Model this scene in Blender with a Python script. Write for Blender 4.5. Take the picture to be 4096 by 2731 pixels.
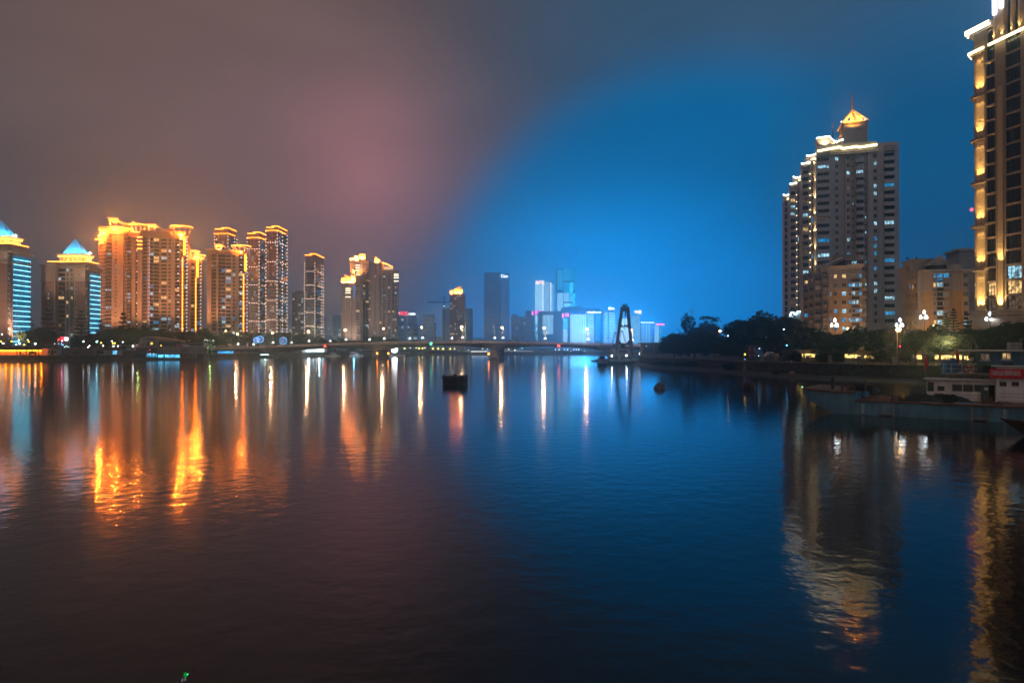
import bpy, bmesh, math, random
from math import sin, cos, tan, atan, pi, sqrt, radians
from mathutils import Vector, Matrix, noise

for o in list(bpy.data.objects):
    bpy.data.objects.remove(o)
SC = bpy.context.scene
COL = SC.collection
RNG = random.Random(11)

# ------------------------------------------------------------------ camera
F = 2731.0            # focal length in photo pixels (36 mm sensor, 24 mm lens, 4096 px wide)
HOR = 1385.0          # photo row of the horizon
CZ = 8.5              # eye height above the water, on a road bridge
TH = atan((HOR - 1365.5) / F)
cam = bpy.data.cameras.new('camera')
cam.lens = 24.0
cam.sensor_width = 36.0
cam.clip_start = 0.3
cam.clip_end = 20000
co = bpy.data.objects.new('camera', cam)
co.location = (0, 0, CZ)
co.rotation_euler = (pi / 2 + TH, 0, 0)
COL.objects.link(co)
SC.camera = co

SC.render.engine = 'CYCLES'
SC.cycles.use_denoising = True
SC.cycles.max_bounces = 5
SC.cycles.diffuse_bounces = 2
SC.cycles.glossy_bounces = 3
SC.cycles.transmission_bounces = 2
SC.cycles.volume_bounces = 2
SC.cycles.transparent_max_bounces = 8
SC.cycles.sample_clamp_indirect = 25.0
SC.cycles.caustics_reflective = False
SC.cycles.caustics_refractive = False
SC.cycles.use_light_tree = True
SC.view_settings.view_transform = 'Standard'
SC.view_settings.look = 'None'
SC.view_settings.exposure = 0.0
SC.view_settings.gamma = 1.0
SC.view_settings.use_curve_mapping = False


def ray(px, py):
    """direction with y = 1 through a photo pixel"""
    u = (px - 2048.0) / F
    v = (1365.5 - py) / F
    d = Vector((u, cos(TH) - v * sin(TH), sin(TH) + v * cos(TH)))
    return d / d.y


def P(px, py, Y):
    d = ray(px, py)
    return Vector((d.x * Y, Y, CZ + d.z * Y))


def PX(px, Y):
    return P(px, HOR, Y).x


def PZ(py, Y):
    return P(2048, py, Y).z


# ------------------------------------------------------------------ sky (night glow on low cloud)
def lin(r, g, b):
    f = lambda c: (c / 12.92 if c <= 0.04045 else ((c + 0.055) / 1.055) ** 2.4)
    return (f(r / 255), f(g / 255), f(b / 255), 1)


world = bpy.data.worlds.new('World')
SC.world = world
world.use_nodes = True
WN = world.node_tree.nodes
WL = world.node_tree.links
for n in list(WN):
    WN.remove(n)
w_out = WN.new('ShaderNodeOutputWorld')
w_tc = WN.new('ShaderNodeTexCoord')


def w_lobe(center, scale, r0, r1):
    """1 inside r0, 0 outside r1 of a direction, smooth in between"""
    a = WN.new('ShaderNodeVectorMath'); a.operation = 'SUBTRACT'
    WL.new(w_tc.outputs['Generated'], a.inputs[0]); a.inputs[1].default_value = center
    b = WN.new('ShaderNodeVectorMath'); b.operation = 'MULTIPLY'
    WL.new(a.outputs[0], b.inputs[0]); b.inputs[1].default_value = scale
    c = WN.new('ShaderNodeVectorMath'); c.operation = 'LENGTH'
    WL.new(b.outputs[0], c.inputs[0])
    m = WN.new('ShaderNodeMapRange'); m.interpolation_type = 'SMOOTHERSTEP'
    WL.new(c.outputs['Value'], m.inputs[0])
    m.inputs[1].default_value = r0; m.inputs[2].default_value = r1
    m.inputs[3].default_value = 1; m.inputs[4].default_value = 0
    return m.outputs[0]


def w_mix(fac, c0, c1, amount=1.0):
    m = WN.new('ShaderNodeMix'); m.data_type = 'RGBA'
    if amount != 1.0:
        k = WN.new('ShaderNodeMath'); k.operation = 'MULTIPLY'
        WL.new(fac, k.inputs[0]); k.inputs[1].default_value = amount
        fac = k.outputs[0]
    WL.new(fac, m.inputs[0])
    for s, c in ((6, c0), (7, c1)):
        if isinstance(c, tuple):
            m.inputs[s].default_value = c
        else:
            WL.new(c, m.inputs[s])
    return m.outputs[2]


def sky_dir(px2, py2):
    """direction through a pixel of the 2352 px wide overview"""
    return tuple(ray(px2 * 4096 / 2352, py2 * 4096 / 2352).normalized())


w_sep = WN.new('ShaderNodeSeparateXYZ')
WL.new(w_tc.outputs['Generated'], w_sep.inputs[0])


def w_range(sock, a, b):
    m = WN.new('ShaderNodeMapRange'); m.interpolation_type = 'SMOOTHSTEP'
    WL.new(sock, m.inputs[0]); m.inputs[1].default_value = a; m.inputs[2].default_value = b
    return m.outputs[0]


SKY_BLUE = (0.0, 0.14, 0.36, 1)


def w_half(px2, py2, nx, ny, a, b):
    """0 on one side of a straight edge across the sky, 1 on the other"""
    d = Vector(sky_dir(px2, py2))
    m = WN.new('ShaderNodeVectorMath'); m.operation = 'DOT_PRODUCT'
    WL.new(w_tc.outputs['Generated'], m.inputs[0]); m.inputs[1].default_value = (nx, 0, -ny)
    return w_range(m.outputs['Value'], a + d.x * nx - d.z * ny, b + d.x * nx - d.z * ny)


def w_mul(a, b):
    k = WN.new('ShaderNodeMath'); k.operation = 'MULTIPLY'
    WL.new(a, k.inputs[0]); WL.new(b, k.inputs[1])
    return k.outputs[0]


c = w_mix(w_range(w_sep.outputs[2], 0.0, 0.35), lin(62, 62, 78), lin(84, 74, 78))
c = w_mix(w_lobe(sky_dir(470, 150), (1, 1, 1), 0.0, 0.5), c, lin(122, 94, 88), 0.9)        # brown city glow on the left
c = w_mix(w_lobe(sky_dir(1750, 60), (1, 1, 0.8), 0.08, 0.55), c, lin(54, 84, 110), 0.95)   # grey blue overhead
c = w_mix(w_lobe(sky_dir(760, 400), (0.8, 1, 1.0), 0.0, 0.30), c, lin(130, 97, 100), 0.85)  # peach veil
c = w_mix(w_lobe(sky_dir(835, 420), (1.05, 1, 0.78), -0.09, 0.185), c, lin(188, 120, 122), 0.85)  # its core above the golden roofs
c = w_mix(w_mul(w_lobe(sky_dir(1600, 800), (1, 1, 1.0), 0.315, 0.445), w_half(930, 640, 0.66, 0.75, -0.12, -0.03)), c, SKY_BLUE)   # blue glow over the centre
c = w_mix(w_lobe(sky_dir(2330, 560), (1, 1, 1.0), 0.15, 0.42), c, (0.0, 0.088, 0.225, 1))
c = w_mix(w_mul(w_lobe(sky_dir(1440, 740), (0.8, 1, 1.2), 0.0, 0.33), w_half(930, 640, 0.66, 0.75, -0.10, 0.10)), c, (0.0, 0.44, 1.25, 1), 0.97)
c = w_mix(w_range(w_sep.outputs[1], 0.35, -0.25), c, w_mix(w_range(w_sep.outputs[0], -0.4, 0.7), lin(136, 110, 98), lin(104, 140, 168)))                   # the same warm glow all round behind
w_map = WN.new('ShaderNodeMapping'); w_map.inputs['Scale'].default_value = (1.0, 1.0, 2.6)
WL.new(w_tc.outputs['Generated'], w_map.inputs[0])
w_noise = WN.new('ShaderNodeTexNoise'); w_noise.inputs['Scale'].default_value = 3.2; w_noise.inputs['Detail'].default_value = 5
WL.new(w_map.outputs[0], w_noise.inputs[0])
w_cl = WN.new('ShaderNodeMapRange')           # thin unevenness of the cloud deck
WL.new(w_noise.outputs[0], w_cl.inputs[0])
for k_, v_ in ((1, 0.3), (2, 0.7), (3, 0.88), (4, 1.12)):
    w_cl.inputs[k_].default_value = v_
w_vm = WN.new('ShaderNodeVectorMath'); w_vm.operation = 'SCALE'
WL.new(c, w_vm.inputs[0]); WL.new(w_cl.outputs[0], w_vm.inputs['Scale'])
w_bg = WN.new('ShaderNodeBackground')
WL.new(w_vm.outputs[0], w_bg.inputs[0])
w_bg.inputs[1].default_value = 1.0
w_sky = WN.new('ShaderNodeTexSky')
w_sky.sky_type = 'NISHITA'
w_sky.sun_disc = False
w_sky.sun_elevation = radians(-8)
w_sky.sun_rotation = radians(160)
w_bg2 = WN.new('ShaderNodeBackground')
WL.new(w_sky.outputs[0], w_bg2.inputs[0])
w_bg2.inputs[1].default_value = 0.05
w_add = WN.new('ShaderNodeAddShader')
WL.new(w_bg.outputs[0], w_add.inputs[0]); WL.new(w_bg2.outputs[0], w_add.inputs[1])
WL.new(w_add.outputs[0], w_out.inputs[0])

# ------------------------------------------------------------------ materials
MATS = {}


def mat(name, color, rough=0.8, var=0.25, scale=0.6, metal=0.0, streak=0.0, bump=0.0, spec=0.3):
    """procedural surface: base colour broken up by noise, optional vertical dirt streaks and relief"""
    if name in MATS:
        return MATS[name]
    m = bpy.data.materials.new(name)
    m.use_nodes = True
    nt = m.node_tree
    b = nt.nodes['Principled BSDF']
    b.inputs['Roughness'].default_value = rough
    b.inputs['Metallic'].default_value = metal
    b.inputs['Specular IOR Level'].default_value = spec
    tc = nt.nodes.new('ShaderNodeTexCoord')
    n1 = nt.nodes.new('ShaderNodeTexNoise')
    n1.inputs['Scale'].default_value = scale
    n1.inputs['Detail'].default_value = 5
    nt.links.new(tc.outputs['Object'], n1.inputs[0])
    r = nt.nodes.new('ShaderNodeValToRGB')
    lo = tuple(c * (1 - var) for c in color) + (1,)
    hi = tuple(min(1, c * (1 + var)) for c in color) + (1,)
    r.color_ramp.elements[0].position = 0.3; r.color_ramp.elements[0].color = lo
    r.color_ramp.elements[1].position = 0.7; r.color_ramp.elements[1].color = hi
    nt.links.new(n1.outputs[0], r.inputs[0])
    col = r.outputs[0]
    if streak:
        mp = nt.nodes.new('ShaderNodeMapping')
        mp.inputs['Scale'].default_value = (1.6, 1.6, 0.07)
        nt.links.new(tc.outputs['Object'], mp.inputs[0])
        n2 = nt.nodes.new('ShaderNodeTexNoise')
        n2.inputs['Scale'].default_value = 1.0; n2.inputs['Detail'].default_value = 4
        nt.links.new(mp.outputs[0], n2.inputs[0])
        r2 = nt.nodes.new('ShaderNodeValToRGB')
        r2.color_ramp.elements[0].position = 0.38; r2.color_ramp.elements[0].color = (1 - streak, 1 - streak, 1 - streak, 1)
        r2.color_ramp.elements[1].position = 0.62; r2.color_ramp.elements[1].color = (1, 1, 1, 1)
        nt.links.new(n2.outputs[0], r2.inputs[0])
        mx = nt.nodes.new('ShaderNodeMix'); mx.data_type = 'RGBA'; mx.blend_type = 'MULTIPLY'
        mx.inputs[0].default_value = 1
        nt.links.new(col, mx.inputs[6]); nt.links.new(r2.outputs[0], mx.inputs[7])
        col = mx.outputs[2]
    nt.links.new(col, b.inputs['Base Color'])
    if bump:
        bn = nt.nodes.new('ShaderNodeBump')
        bn.inputs['Strength'].default_value = 0.6; bn.inputs['Distance'].default_value = bump
        n3 = nt.nodes.new('ShaderNodeTexNoise'); n3.inputs['Scale'].default_value = 3.0; n3.inputs['Detail'].default_value = 4
        nt.links.new(tc.outputs['Object'], n3.inputs[0])
        nt.links.new(n3.outputs[0], bn.inputs['Height']); nt.links.new(bn.outputs[0], b.inputs['Normal'])
    MATS[name] = m
    return m


def emit(name, color, strength, light=True, var=0.0, scale=1.2):
    """something that gives off light: a lamp, a lit window, a light strip, a screen"""
    if name in MATS:
        return MATS[name]
    m = bpy.data.materials.new(name)
    m.use_nodes = True
    nt = m.node_tree
    nt.nodes.clear()
    o = nt.nodes.new('ShaderNodeOutputMaterial')
    e = nt.nodes.new('ShaderNodeEmission')
    e.inputs[0].default_value = (*color, 1)
    e.inputs[1].default_value = strength
    if var:
        tc = nt.nodes.new('ShaderNodeTexCoord')
        n = nt.nodes.new('ShaderNodeTexNoise')
        n.inputs['Scale'].default_value = scale; n.inputs['Detail'].default_value = 2
        gi = nt.nodes.new('ShaderNodeObjectInfo')
        ad = nt.nodes.new('ShaderNodeVectorMath'); ad.operation = 'ADD'
        mu = nt.nodes.new('ShaderNodeVectorMath'); mu.operation = 'SCALE'
        nt.links.new(gi.outputs['Location'], mu.inputs[0]); mu.inputs['Scale'].default_value = 0.37
        nt.links.new(tc.outputs['Object'], ad.inputs[0]); nt.links.new(mu.outputs[0], ad.inputs[1])
        nt.links.new(ad.outputs[0], n.inputs[0])
        r = nt.nodes.new('ShaderNodeMapRange')
        r.inputs[1].default_value = 0.35; r.inputs[2].default_value = 0.65
        r.inputs[3].default_value = strength * (1 - var); r.inputs[4].default_value = strength * (1 + var * 0.6)
        nt.links.new(n.outputs[0], r.inputs[0]); nt.links.new(r.outputs[0], e.inputs[1])
    nt.links.new(e.outputs[0], o.inputs[0])
    m.cycles.emission_sampling = 'FRONT_BACK' if light else 'NONE'
    MATS[name] = m
    return m


# ------------------------------------------------------------------ mesh and object helpers
class MB:
    """collects faces for ONE mesh"""

    def __init__(s):
        s.v = []; s.f = []; s.m = []

    def face(s, pts, m=0):
        i = len(s.v)
        s.v += [tuple(p) for p in pts]
        s.f.append(tuple(range(i, i + len(pts)))); s.m.append(m)

    def box(s, x0, x1, y0, y1, z0, z1, m=0):
        i = len(s.v)
        s.v += [(x, y, z) for x in (x0, x1) for y in (y0, y1) for z in (z0, z1)]
        for f in ((0, 1, 3, 2), (4, 6, 7, 5), (0, 4, 5, 1), (2, 3, 7, 6), (0, 2, 6, 4), (1, 5, 7, 3)):
            s.f.append(tuple(i + k for k in f)); s.m.append(m)

    def prism(s, pts, z0, z1, m=0, top=None):
        """upright prism over a plan outline; top: optional second outline for the upper end"""
        n = len(pts); i = len(s.v); top = top or pts
        s.v += [(x, y, z0) for x, y in pts] + [(x, y, z1) for x, y in top]
        for k in range(n):
            j = (k + 1) % n
            s.f.append((i + k, i + j, i + n + j, i + n + k)); s.m.append(m)
        s.f.append(tuple(i + k for k in reversed(range(n)))); s.m.append(m)
        s.f.append(tuple(i + n + k for k in range(n))); s.m.append(m)

    def slab(s, pts, y0, y1, m=0):
        """outline in x,z given depth from y0 to y1"""
        n = len(pts); i = len(s.v)
        s.v += [(x, y0, z) for x, z in pts] + [(x, y1, z) for x, z in pts]
        for k in range(n):
            j = (k + 1) % n
            s.f.append((i + k, i + n + k, i + n + j, i + j)); s.m.append(m)
        s.f.append(tuple(i + k for k in range(n))); s.m.append(m)
        s.f.append(tuple(i + n + k for k in reversed(range(n)))); s.m.append(m)

    def tube(s, pts, r, n=6, m=0):
        """bent round bar through points; r a number or one radius per point"""
        pts = [Vector(p) for p in pts]
        rs = r if isinstance(r, (list, tuple)) else [r] * len(pts)
        base = len(s.v)
        for k, p in enumerate(pts):
            d = (pts[min(k + 1, len(pts) - 1)] - pts[max(k - 1, 0)]).normalized()
            a = d.cross(Vector((0, 0, 1)))
            if a.length < 0.05:
                a = d.cross(Vector((0, 1, 0)))
            a.normalize(); b = d.cross(a)
            for j in range(n):
                t = 2 * pi * j / n
                s.v.append(tuple(p + (a * cos(t) + b * sin(t)) * rs[k]))
        for k in range(len(pts) - 1):
            for j in range(n):
                j2 = (j + 1) % n
                s.f.append((base + k * n + j, base + k * n + j2, base + (k + 1) * n + j2, base + (k + 1) * n + j)); s.m.append(m)
        s.f.append(tuple(base + j for j in reversed(range(n)))); s.m.append(m)
        e = base + (len(pts) - 1) * n
        s.f.append(tuple(e + j for j in range(n))); s.m.append(m)

    def lathe(s, prof, n=10, c=(0, 0, 0), m=0, sx=1.0, sy=1.0):
        base = len(s.v)
        for r, z in prof:
            for j in range(n):
                t = 2 * pi * j / n
                s.v.append((c[0] + r * sx * cos(t), c[1] + r * sy * sin(t), c[2] + z))
        for k in range(len(prof) - 1):
            for j in range(n):
                j2 = (j + 1) % n
                s.f.append((base + k * n + j, base + k * n + j2, base + (k + 1) * n + j2, base + (k + 1) * n + j)); s.m.append(m)
        s.f.append(tuple(base + j for j in reversed(range(n)))); s.m.append(m)
        e = base + (len(prof) - 1) * n
        s.f.append(tuple(e + j for j in range(n))); s.m.append(m)

    def ball(s, c, r, n=8, m=0, sz=1.0):
        prof = [(r * sin(pi * k / 6), -r * sz * cos(pi * k / 6)) for k in range(7)]
        prof[0] = (r * 0.05, prof[0][1]); prof[-1] = (r * 0.05, prof[-1][1])
        s.lathe(prof, n, c, m)

    def beam(s, a, b, w, h, m=0):
        """straight bar of rectangular section between two points"""
        a = Vector(a); b = Vector(b); d = (b - a).normalized()
        q = d.cross(Vector((0, 0, 1)))
        if q.length < 0.05:
            q = Vector((1, 0, 0))
        q.normalize(); u = q.cross(d).normalized()
        i = len(s.v)
        for p in (a, b):
            for x, y in ((-1, -1), (1, -1), (1, 1), (-1, 1)):
                s.v.append(tuple(p + q * x * w / 2 + u * y * h / 2))
        for f in ((3, 2, 1, 0), (4, 5, 6, 7), (0, 1, 5, 4), (1, 2, 6, 5), (2, 3, 7, 6), (3, 0, 4, 7)):
            s.f.append(tuple(i + k for k in f)); s.m.append(m)

    def mesh(s, name, mats, smooth=False):
        me = bpy.data.meshes.new(name)
        me.from_pydata(s.v, [], s.f)
        for x in (mats if isinstance(mats, (list, tuple)) else [mats]):
            me.materials.append(x)
        me.polygons.foreach_set('material_index', s.m)
        if smooth:
            me.polygons.foreach_set('use_smooth', [True] * len(s.f))
        bm = bmesh.new(); bm.from_mesh(me)
        bmesh.ops.recalc_face_normals(bm, faces=bm.faces)
        bm.to_mesh(me); bm.free()
        return me


def link(name, data, parent=None, loc=(0, 0, 0), rot=0.0):
    o = bpy.data.objects.new(name, data)
    COL.objects.link(o)
    o.location = loc
    o.rotation_euler = (0, 0, rot) if not isinstance(rot, tuple) else rot
    if parent is not None:
        o.parent = parent
    return o


def tag(o, label, cat, group=None):
    o['label'] = label
    o['category'] = cat
    if group:
        o['group'] = group
    return o


def thing(name, label, cat, loc=(0, 0, 0), rot=0.0, group=None):
    return tag(link(name, None, None, loc, rot), label, cat, group)


def part(name, mb, mats, parent, loc=(0, 0, 0), rot=0.0, smooth=False):
    return link(name, mb.mesh(name, mats, smooth), parent, loc, rot)


def solo(name, mb, mats, label, cat, group=None, loc=(0, 0, 0), rot=0.0, smooth=False):
    return tag(link(name, mb.mesh(name, mats, smooth), None, loc, rot), label, cat, group)


def struct(name, mb, mats, smooth=False):
    o = link(name, mb.mesh(name, mats, smooth))
    o['kind'] = 'structure'
    return o


def twin(o, parent, loc, rot=0.0):
    """copy of a part that shares its mesh"""
    c = o.copy()
    COL.objects.link(c)
    c.parent = parent
    c.location = loc
    c.rotation_euler = (0, 0, rot) if not isinstance(rot, tuple) else rot
    return c


def twin_tree(root, loc, rot=0.0, label=None, scale=None):
    """copy of a thing with its parts and sub-parts"""
    c = root.copy()
    COL.objects.link(c)
    c.location = loc
    c.rotation_euler = (0, 0, rot)
    if label:
        c['label'] = label
    if scale:
        c.scale = (scale, scale, scale) if not isinstance(scale, tuple) else scale
    for ch in list(root.children):
        d = ch.copy(); COL.objects.link(d); d.parent = c
        for g in list(ch.children):
            e = g.copy(); COL.objects.link(e); e.parent = d
    return c


def lamp_light(name, parent, loc, color, watts, radius=0.3, spot=None, aim=None):
    l = bpy.data.lights.new(name, 'SPOT' if spot else 'POINT')
    l.color = color
    l.energy = watts
    l.shadow_soft_size = radius
    if spot:
        l.spot_size = radians(spot); l.spot_blend = 0.6
    o = bpy.data.objects.new(name, l)
    COL.objects.link(o)
    o.location = loc
    if aim is not None:
        o.rotation_euler = (Vector(aim) - Vector(loc)).to_track_quat('-Z', 'Y').to_euler()
    if parent is not None:
        o.parent = parent
    if name == 'facade_flood_fill' and watts > 1000:
        x, y, z = loc
        b = MB(); b.box(x - 0.5, x + 0.5, y - 0.5, y + 0.2, z - 0.9, z - 0.6); b.box(x - 0.08, x + 0.08, y - 0.3, y - 0.14, z - 2.4, z - 0.9)
        part('added_flood_housing', b, M_DARK, parent)  # housing added to give the flood a body, no fixture is visible
    return o


def text_mesh(name, body, size, mats, depth=0.05):
    """flat lettering standing upright in x,z, facing -y, centred"""
    cu = bpy.data.curves.new(name, 'FONT')
    cu.body = body; cu.size = size; cu.extrude = depth; cu.align_x = 'CENTER'; cu.align_y = 'CENTER'
    cu.resolution_u = 2
    o = bpy.data.objects.new(name, cu)
    COL.objects.link(o)
    dg = bpy.context.evaluated_depsgraph_get()
    me = bpy.data.meshes.new_from_object(o.evaluated_get(dg))
    bpy.data.objects.remove(o)
    bpy.data.curves.remove(cu)
    me.transform(Matrix.Rotation(pi / 2, 4, 'X'))
    me.materials.clear()
    me.materials.append(mats)
    return me


# shared colours
M_GLASS = mat('window_glass', (0.018, 0.026, 0.032), 0.12, 0.2, 0.5, spec=0.6)
M_FRAME = mat('pale_frame', (0.42, 0.41, 0.39), 0.6, 0.15)
M_DARKFRAME = mat('dark_frame', (0.06, 0.06, 0.06), 0.5)
E_COOL = emit('window_lit_cool', (0.42, 0.80, 1.0), 0.95, False, 0.85)
E_WARM = emit('window_lit_warm', (1.0, 0.62, 0.25), 1.1, False, 0.8)
E_BLUE = emit('window_lit_blue', (0.03, 0.35, 0.75), 0.8, False, 0.7)
E_DIM = emit('window_lit_dim', (0.5, 0.32, 0.22), 0.22, False, 0.9)
E_WHITE = emit('lamp_white', (0.85, 0.92, 1.0), 22)
E_NEON = emit('strip_gold', (1.0, 0.20, 0.012), 14.0)
E_NEONHOT = emit('strip_amber', (1.0, 0.23, 0.025), 15.0)
E_DOT = emit('dot_light', (1.0, 0.72, 0.55), 4.5)
E_DOTCOOL = emit('dot_light_cool', (0.75, 0.9, 1.0), 4.0)
E_LED = emit('led_white_blue', (0.42, 0.78, 1.0), 1.5)
E_TEAL = emit('led_teal', (0.25, 0.80, 1.0), 4.0)
M_CREAM = mat('crown_cream', (0.62, 0.55, 0.45), 0.7, 0.12)
M_ROOF = mat('roof_grey', (0.12, 0.12, 0.12), 0.8)
M_METAL = mat('painted_metal', (0.22, 0.22, 0.22), 0.5, 0.2, metal=0.3)
M_STEEL = mat('grey_steel', (0.3, 0.3, 0.31), 0.45, 0.15, metal=0.6)
M_DARK = mat('dark_metal', (0.035, 0.035, 0.038), 0.6)
M_CONC = mat('concrete', (0.28, 0.26, 0.25), 0.85, 0.25, 0.4, streak=0.35)

_WIN = {}
PANES = {'d': M_GLASS, 'c': E_COOL, 'w': E_WARM, 'b': E_BLUE, 'm': E_DIM}


def win_mesh(w, h, kind, frame=None, split=1, fw=0.09):
    """a window: glass set in a raised frame with a mullion; front faces -y, origin at its bottom middle"""
    key = (round(w, 1), round(h, 1), kind, frame.name if frame else '', split)
    if key in _WIN:
        return _WIN[key]
    w, h = key[0], key[1]
    b = MB()
    b.box(-w / 2 + 0.01, w / 2 - 0.01, -0.05, 0.0, 0.01, h - 0.01, 0)
    for x0, x1, z0, z1 in ((-w / 2, w / 2, 0, fw), (-w / 2, w / 2, h - fw, h), (-w / 2, -w / 2 + fw, fw, h - fw), (w / 2 - fw, w / 2, fw, h - fw)):
        b.box(x0, x1, -0.14, 0.0, z0, z1, 1)
    for k in range(split):
        x = -w / 2 + w * (k + 1) / (split + 1)
        b.box(x - fw / 2, x + fw / 2, -0.12, 0.0, fw, h - fw, 1)
    _WIN[key] = b.mesh('window', [PANES[kind], frame or M_FRAME])
    return _WIN[key]


def pick(rng, cool=0.06, warm=0.04, blue=0.03, dim=0.06):
    r = rng.random()
    for k, p in (('c', cool), ('w', warm), ('b', blue), ('m', dim)):
        if r < p:
            return k
        r -= p
    return 'd'


class Tower:
    """a building: local x along the front seen from the river, y into the building, z up"""

    def __init__(s, name, label, cat, px0, Y, rot=0.0, ground=3.3, group=None):
        s.x0 = PX(px0, Y); s.y0 = Y; s.rot = rot; s.g = ground
        s.root = thing(name, label, cat, (s.x0, s.y0, ground), rot, group)
        s.count = {}

    def at(s, x, y):
        """world plan position of a local point"""
        return (s.x0 + x * cos(s.rot) - y * sin(s.rot), s.y0 + x * sin(s.rot) + y * cos(s.rot))

    def lx(s, px, y=0.0):
        """local x of a photo column on the plane at local depth y"""
        r = (px - 2048) / F
        ox, oy = s.at(0, y)
        return (r * oy - ox) / (cos(s.rot) - r * sin(s.rot))

    def ly(s, px, x):
        """local y of a photo column on the side plane at local x"""
        r = (px - 2048) / F
        ox, oy = s.at(x, 0)
        return (r * oy - ox) / (-sin(s.rot) - r * cos(s.rot))

    def lz(s, py, x=0.0, y=0.0):
        return PZ(py, s.at(x, y)[1]) - s.g

    def put(s, name, me, x, y, z, rot=0.0):
        """a part by mesh; beyond 300 alike parts they are left to the last joined part"""
        return link(name, me, s.root, (x, y, z), rot)

    def add(s, name, mb, mats, smooth=False):
        return part(name, mb, mats, s.root, smooth=smooth)

    def windows(s, x, y, zs, w, h, rng, rot=0.0, frame=None, split=1, name='window', **kw):
        for z in zs:
            s.put(name, win_mesh(w, h, pick(rng, **kw), frame, split), x, y, z, rot)

    def balconies(s, x, y, zs, w, d, mats, h=1.05, rot=0.0, name='balcony'):
        b = MB()
        b.box(-w / 2, w / 2, -d, 0, -0.15, 0.0, 0)
        b.box(-w / 2, w / 2, -d, -d + 0.12, 0.0, h, 1)
        b.box(-w / 2, -w / 2 + 0.12, -d + 0.12, 0, 0, h, 1)
        b.box(w / 2 - 0.12, w / 2, -d + 0.12, 0, 0, h, 1)
        b.box(-w / 2 - 0.05, w / 2 + 0.05, -d - 0.05, -d + 0.18, h, h + 0.12, 0)
        me = b.mesh(name, mats)
        for z in zs:
            s.put(name, me, x, y, z, rot)


def frange(z0, z1, step):
    out = []
    z = z0
    while z <= z1 + 1e-6:
        out.append(z); z += step
    return out


# ------------------------------------------------------------------ haze, water, ground
hz = MB()
hz.box(-1500, 1500, -60, 2500, -3.0, 250)
haze = bpy.data.materials.new('haze_air')
haze.use_nodes = True
nt = haze.node_tree
nt.nodes.clear()
o_ = nt.nodes.new('ShaderNodeOutputMaterial')
v_ = nt.nodes.new('ShaderNodeVolumePrincipled')
v_.inputs['Color'].default_value = (0.50, 0.87, 1.0, 1)
v_.inputs['Density'].default_value = 5.0e-4
v_.inputs['Anisotropy'].default_value = 0.9
nt.links.new(v_.outputs[0], o_.inputs['Volume'])
ho = link('haze', hz.mesh('haze', haze))
ho['kind'] = 'stuff'

wat = bpy.data.materials.new('river_water')
wat.use_nodes = True
nt = wat.node_tree
b_ = nt.nodes['Principled BSDF']
b_.inputs['Base Color'].default_value = (0.006, 0.0055, 0.0045, 1)
b_.inputs['Roughness'].default_value = 0.088
b_.inputs['IOR'].default_value = 1.38
tc_ = nt.nodes.new('ShaderNodeTexCoord')
h_ = None
for sc, amp in ((0.25, 0.010), (0.9, 0.022), (3.0, 0.005)):
    n_ = nt.nodes.new('ShaderNodeTexNoise'); n_.inputs['Scale'].default_value = sc; n_.inputs['Detail'].default_value = 2
    nt.links.new(tc_.outputs['Object'], n_.inputs[0])
    k_ = nt.nodes.new('ShaderNodeMath'); k_.operation = 'MULTIPLY'; k_.inputs[1].default_value = amp
    nt.links.new(n_.outputs[0], k_.inputs[0])
    if h_ is None:
        h_ = k_.outputs[0]
    else:
        a_ = nt.nodes.new('ShaderNodeMath'); a_.operation = 'ADD'
        nt.links.new(h_, a_.inputs[0]); nt.links.new(k_.outputs[0], a_.inputs[1]); h_ = a_.outputs[0]
bp_ = nt.nodes.new('ShaderNodeBump'); bp_.inputs['Strength'].default_value = 1.0; bp_.inputs['Distance'].default_value = 1.0
nt.links.new(h_, bp_.inputs['Height']); nt.links.new(bp_.outputs[0], b_.inputs['Normal'])
wm = MB()
wm.face([(-1490, -55, 0), (1490, -55, 0), (1490, 2490, 0), (-1490, 2490, 0)])
struct('water', wm, wat)

M_SOIL = mat('dark_soil', (0.045, 0.04, 0.03), 0.9, 0.4, 0.3)
M_MUD = mat('river_mud', (0.035, 0.03, 0.024), 0.75, 0.4, 0.4, bump=0.05)
GL, GR = 3.3, 3.9                     # ground height on the left and right bank
LEFT = [(-1490, 360), (PX(0, 387), 387), (PX(540, 424), 424), (PX(870, 476), 476), (PX(1180, 548), 548),
        (PX(1500, 610), 610), (PX(1700, 703), 703), (PX(2330, 712), 712), (PX(2470, 650), 650)]
WALL = [(PX(2470, 420), 420), (PX(2560, 330), 330), (PX(2600, 285), 285), (PX(2850, 243), 243), (PX(2995, 214), 214), (PX(3200, 192), 192),
        (PX(3400, 178), 178), (PX(3700, 166), 166), (PX(4300, 150), 150), (430, 60), (430, -54)]
SHORE = [(PX(2450, 415), 415), (PX(2530, 318), 318), (PX(2604, 254), 254), (PX(2798, 232), 232), (PX(2900, 211), 211), (PX(3104, 183), 183),
         (PX(3328, 167), 167), (PX(3700, 155), 155), (PX(4300, 138), 138), (405, 50), (405, -54)]
g = MB()
g.face([(x, y, GL) for x, y in LEFT + [(1489, 650), (1489, 2489), (-1489, 2489)]])
struct('ground', g, M_SOIL)
g = MB()
g.face([(x, y, GR) for x, y in [(PX(2470, 650), 651)] + WALL + [(1488, -54), (1488, 651)]])
struct('ground', g, M_SOIL)
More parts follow.
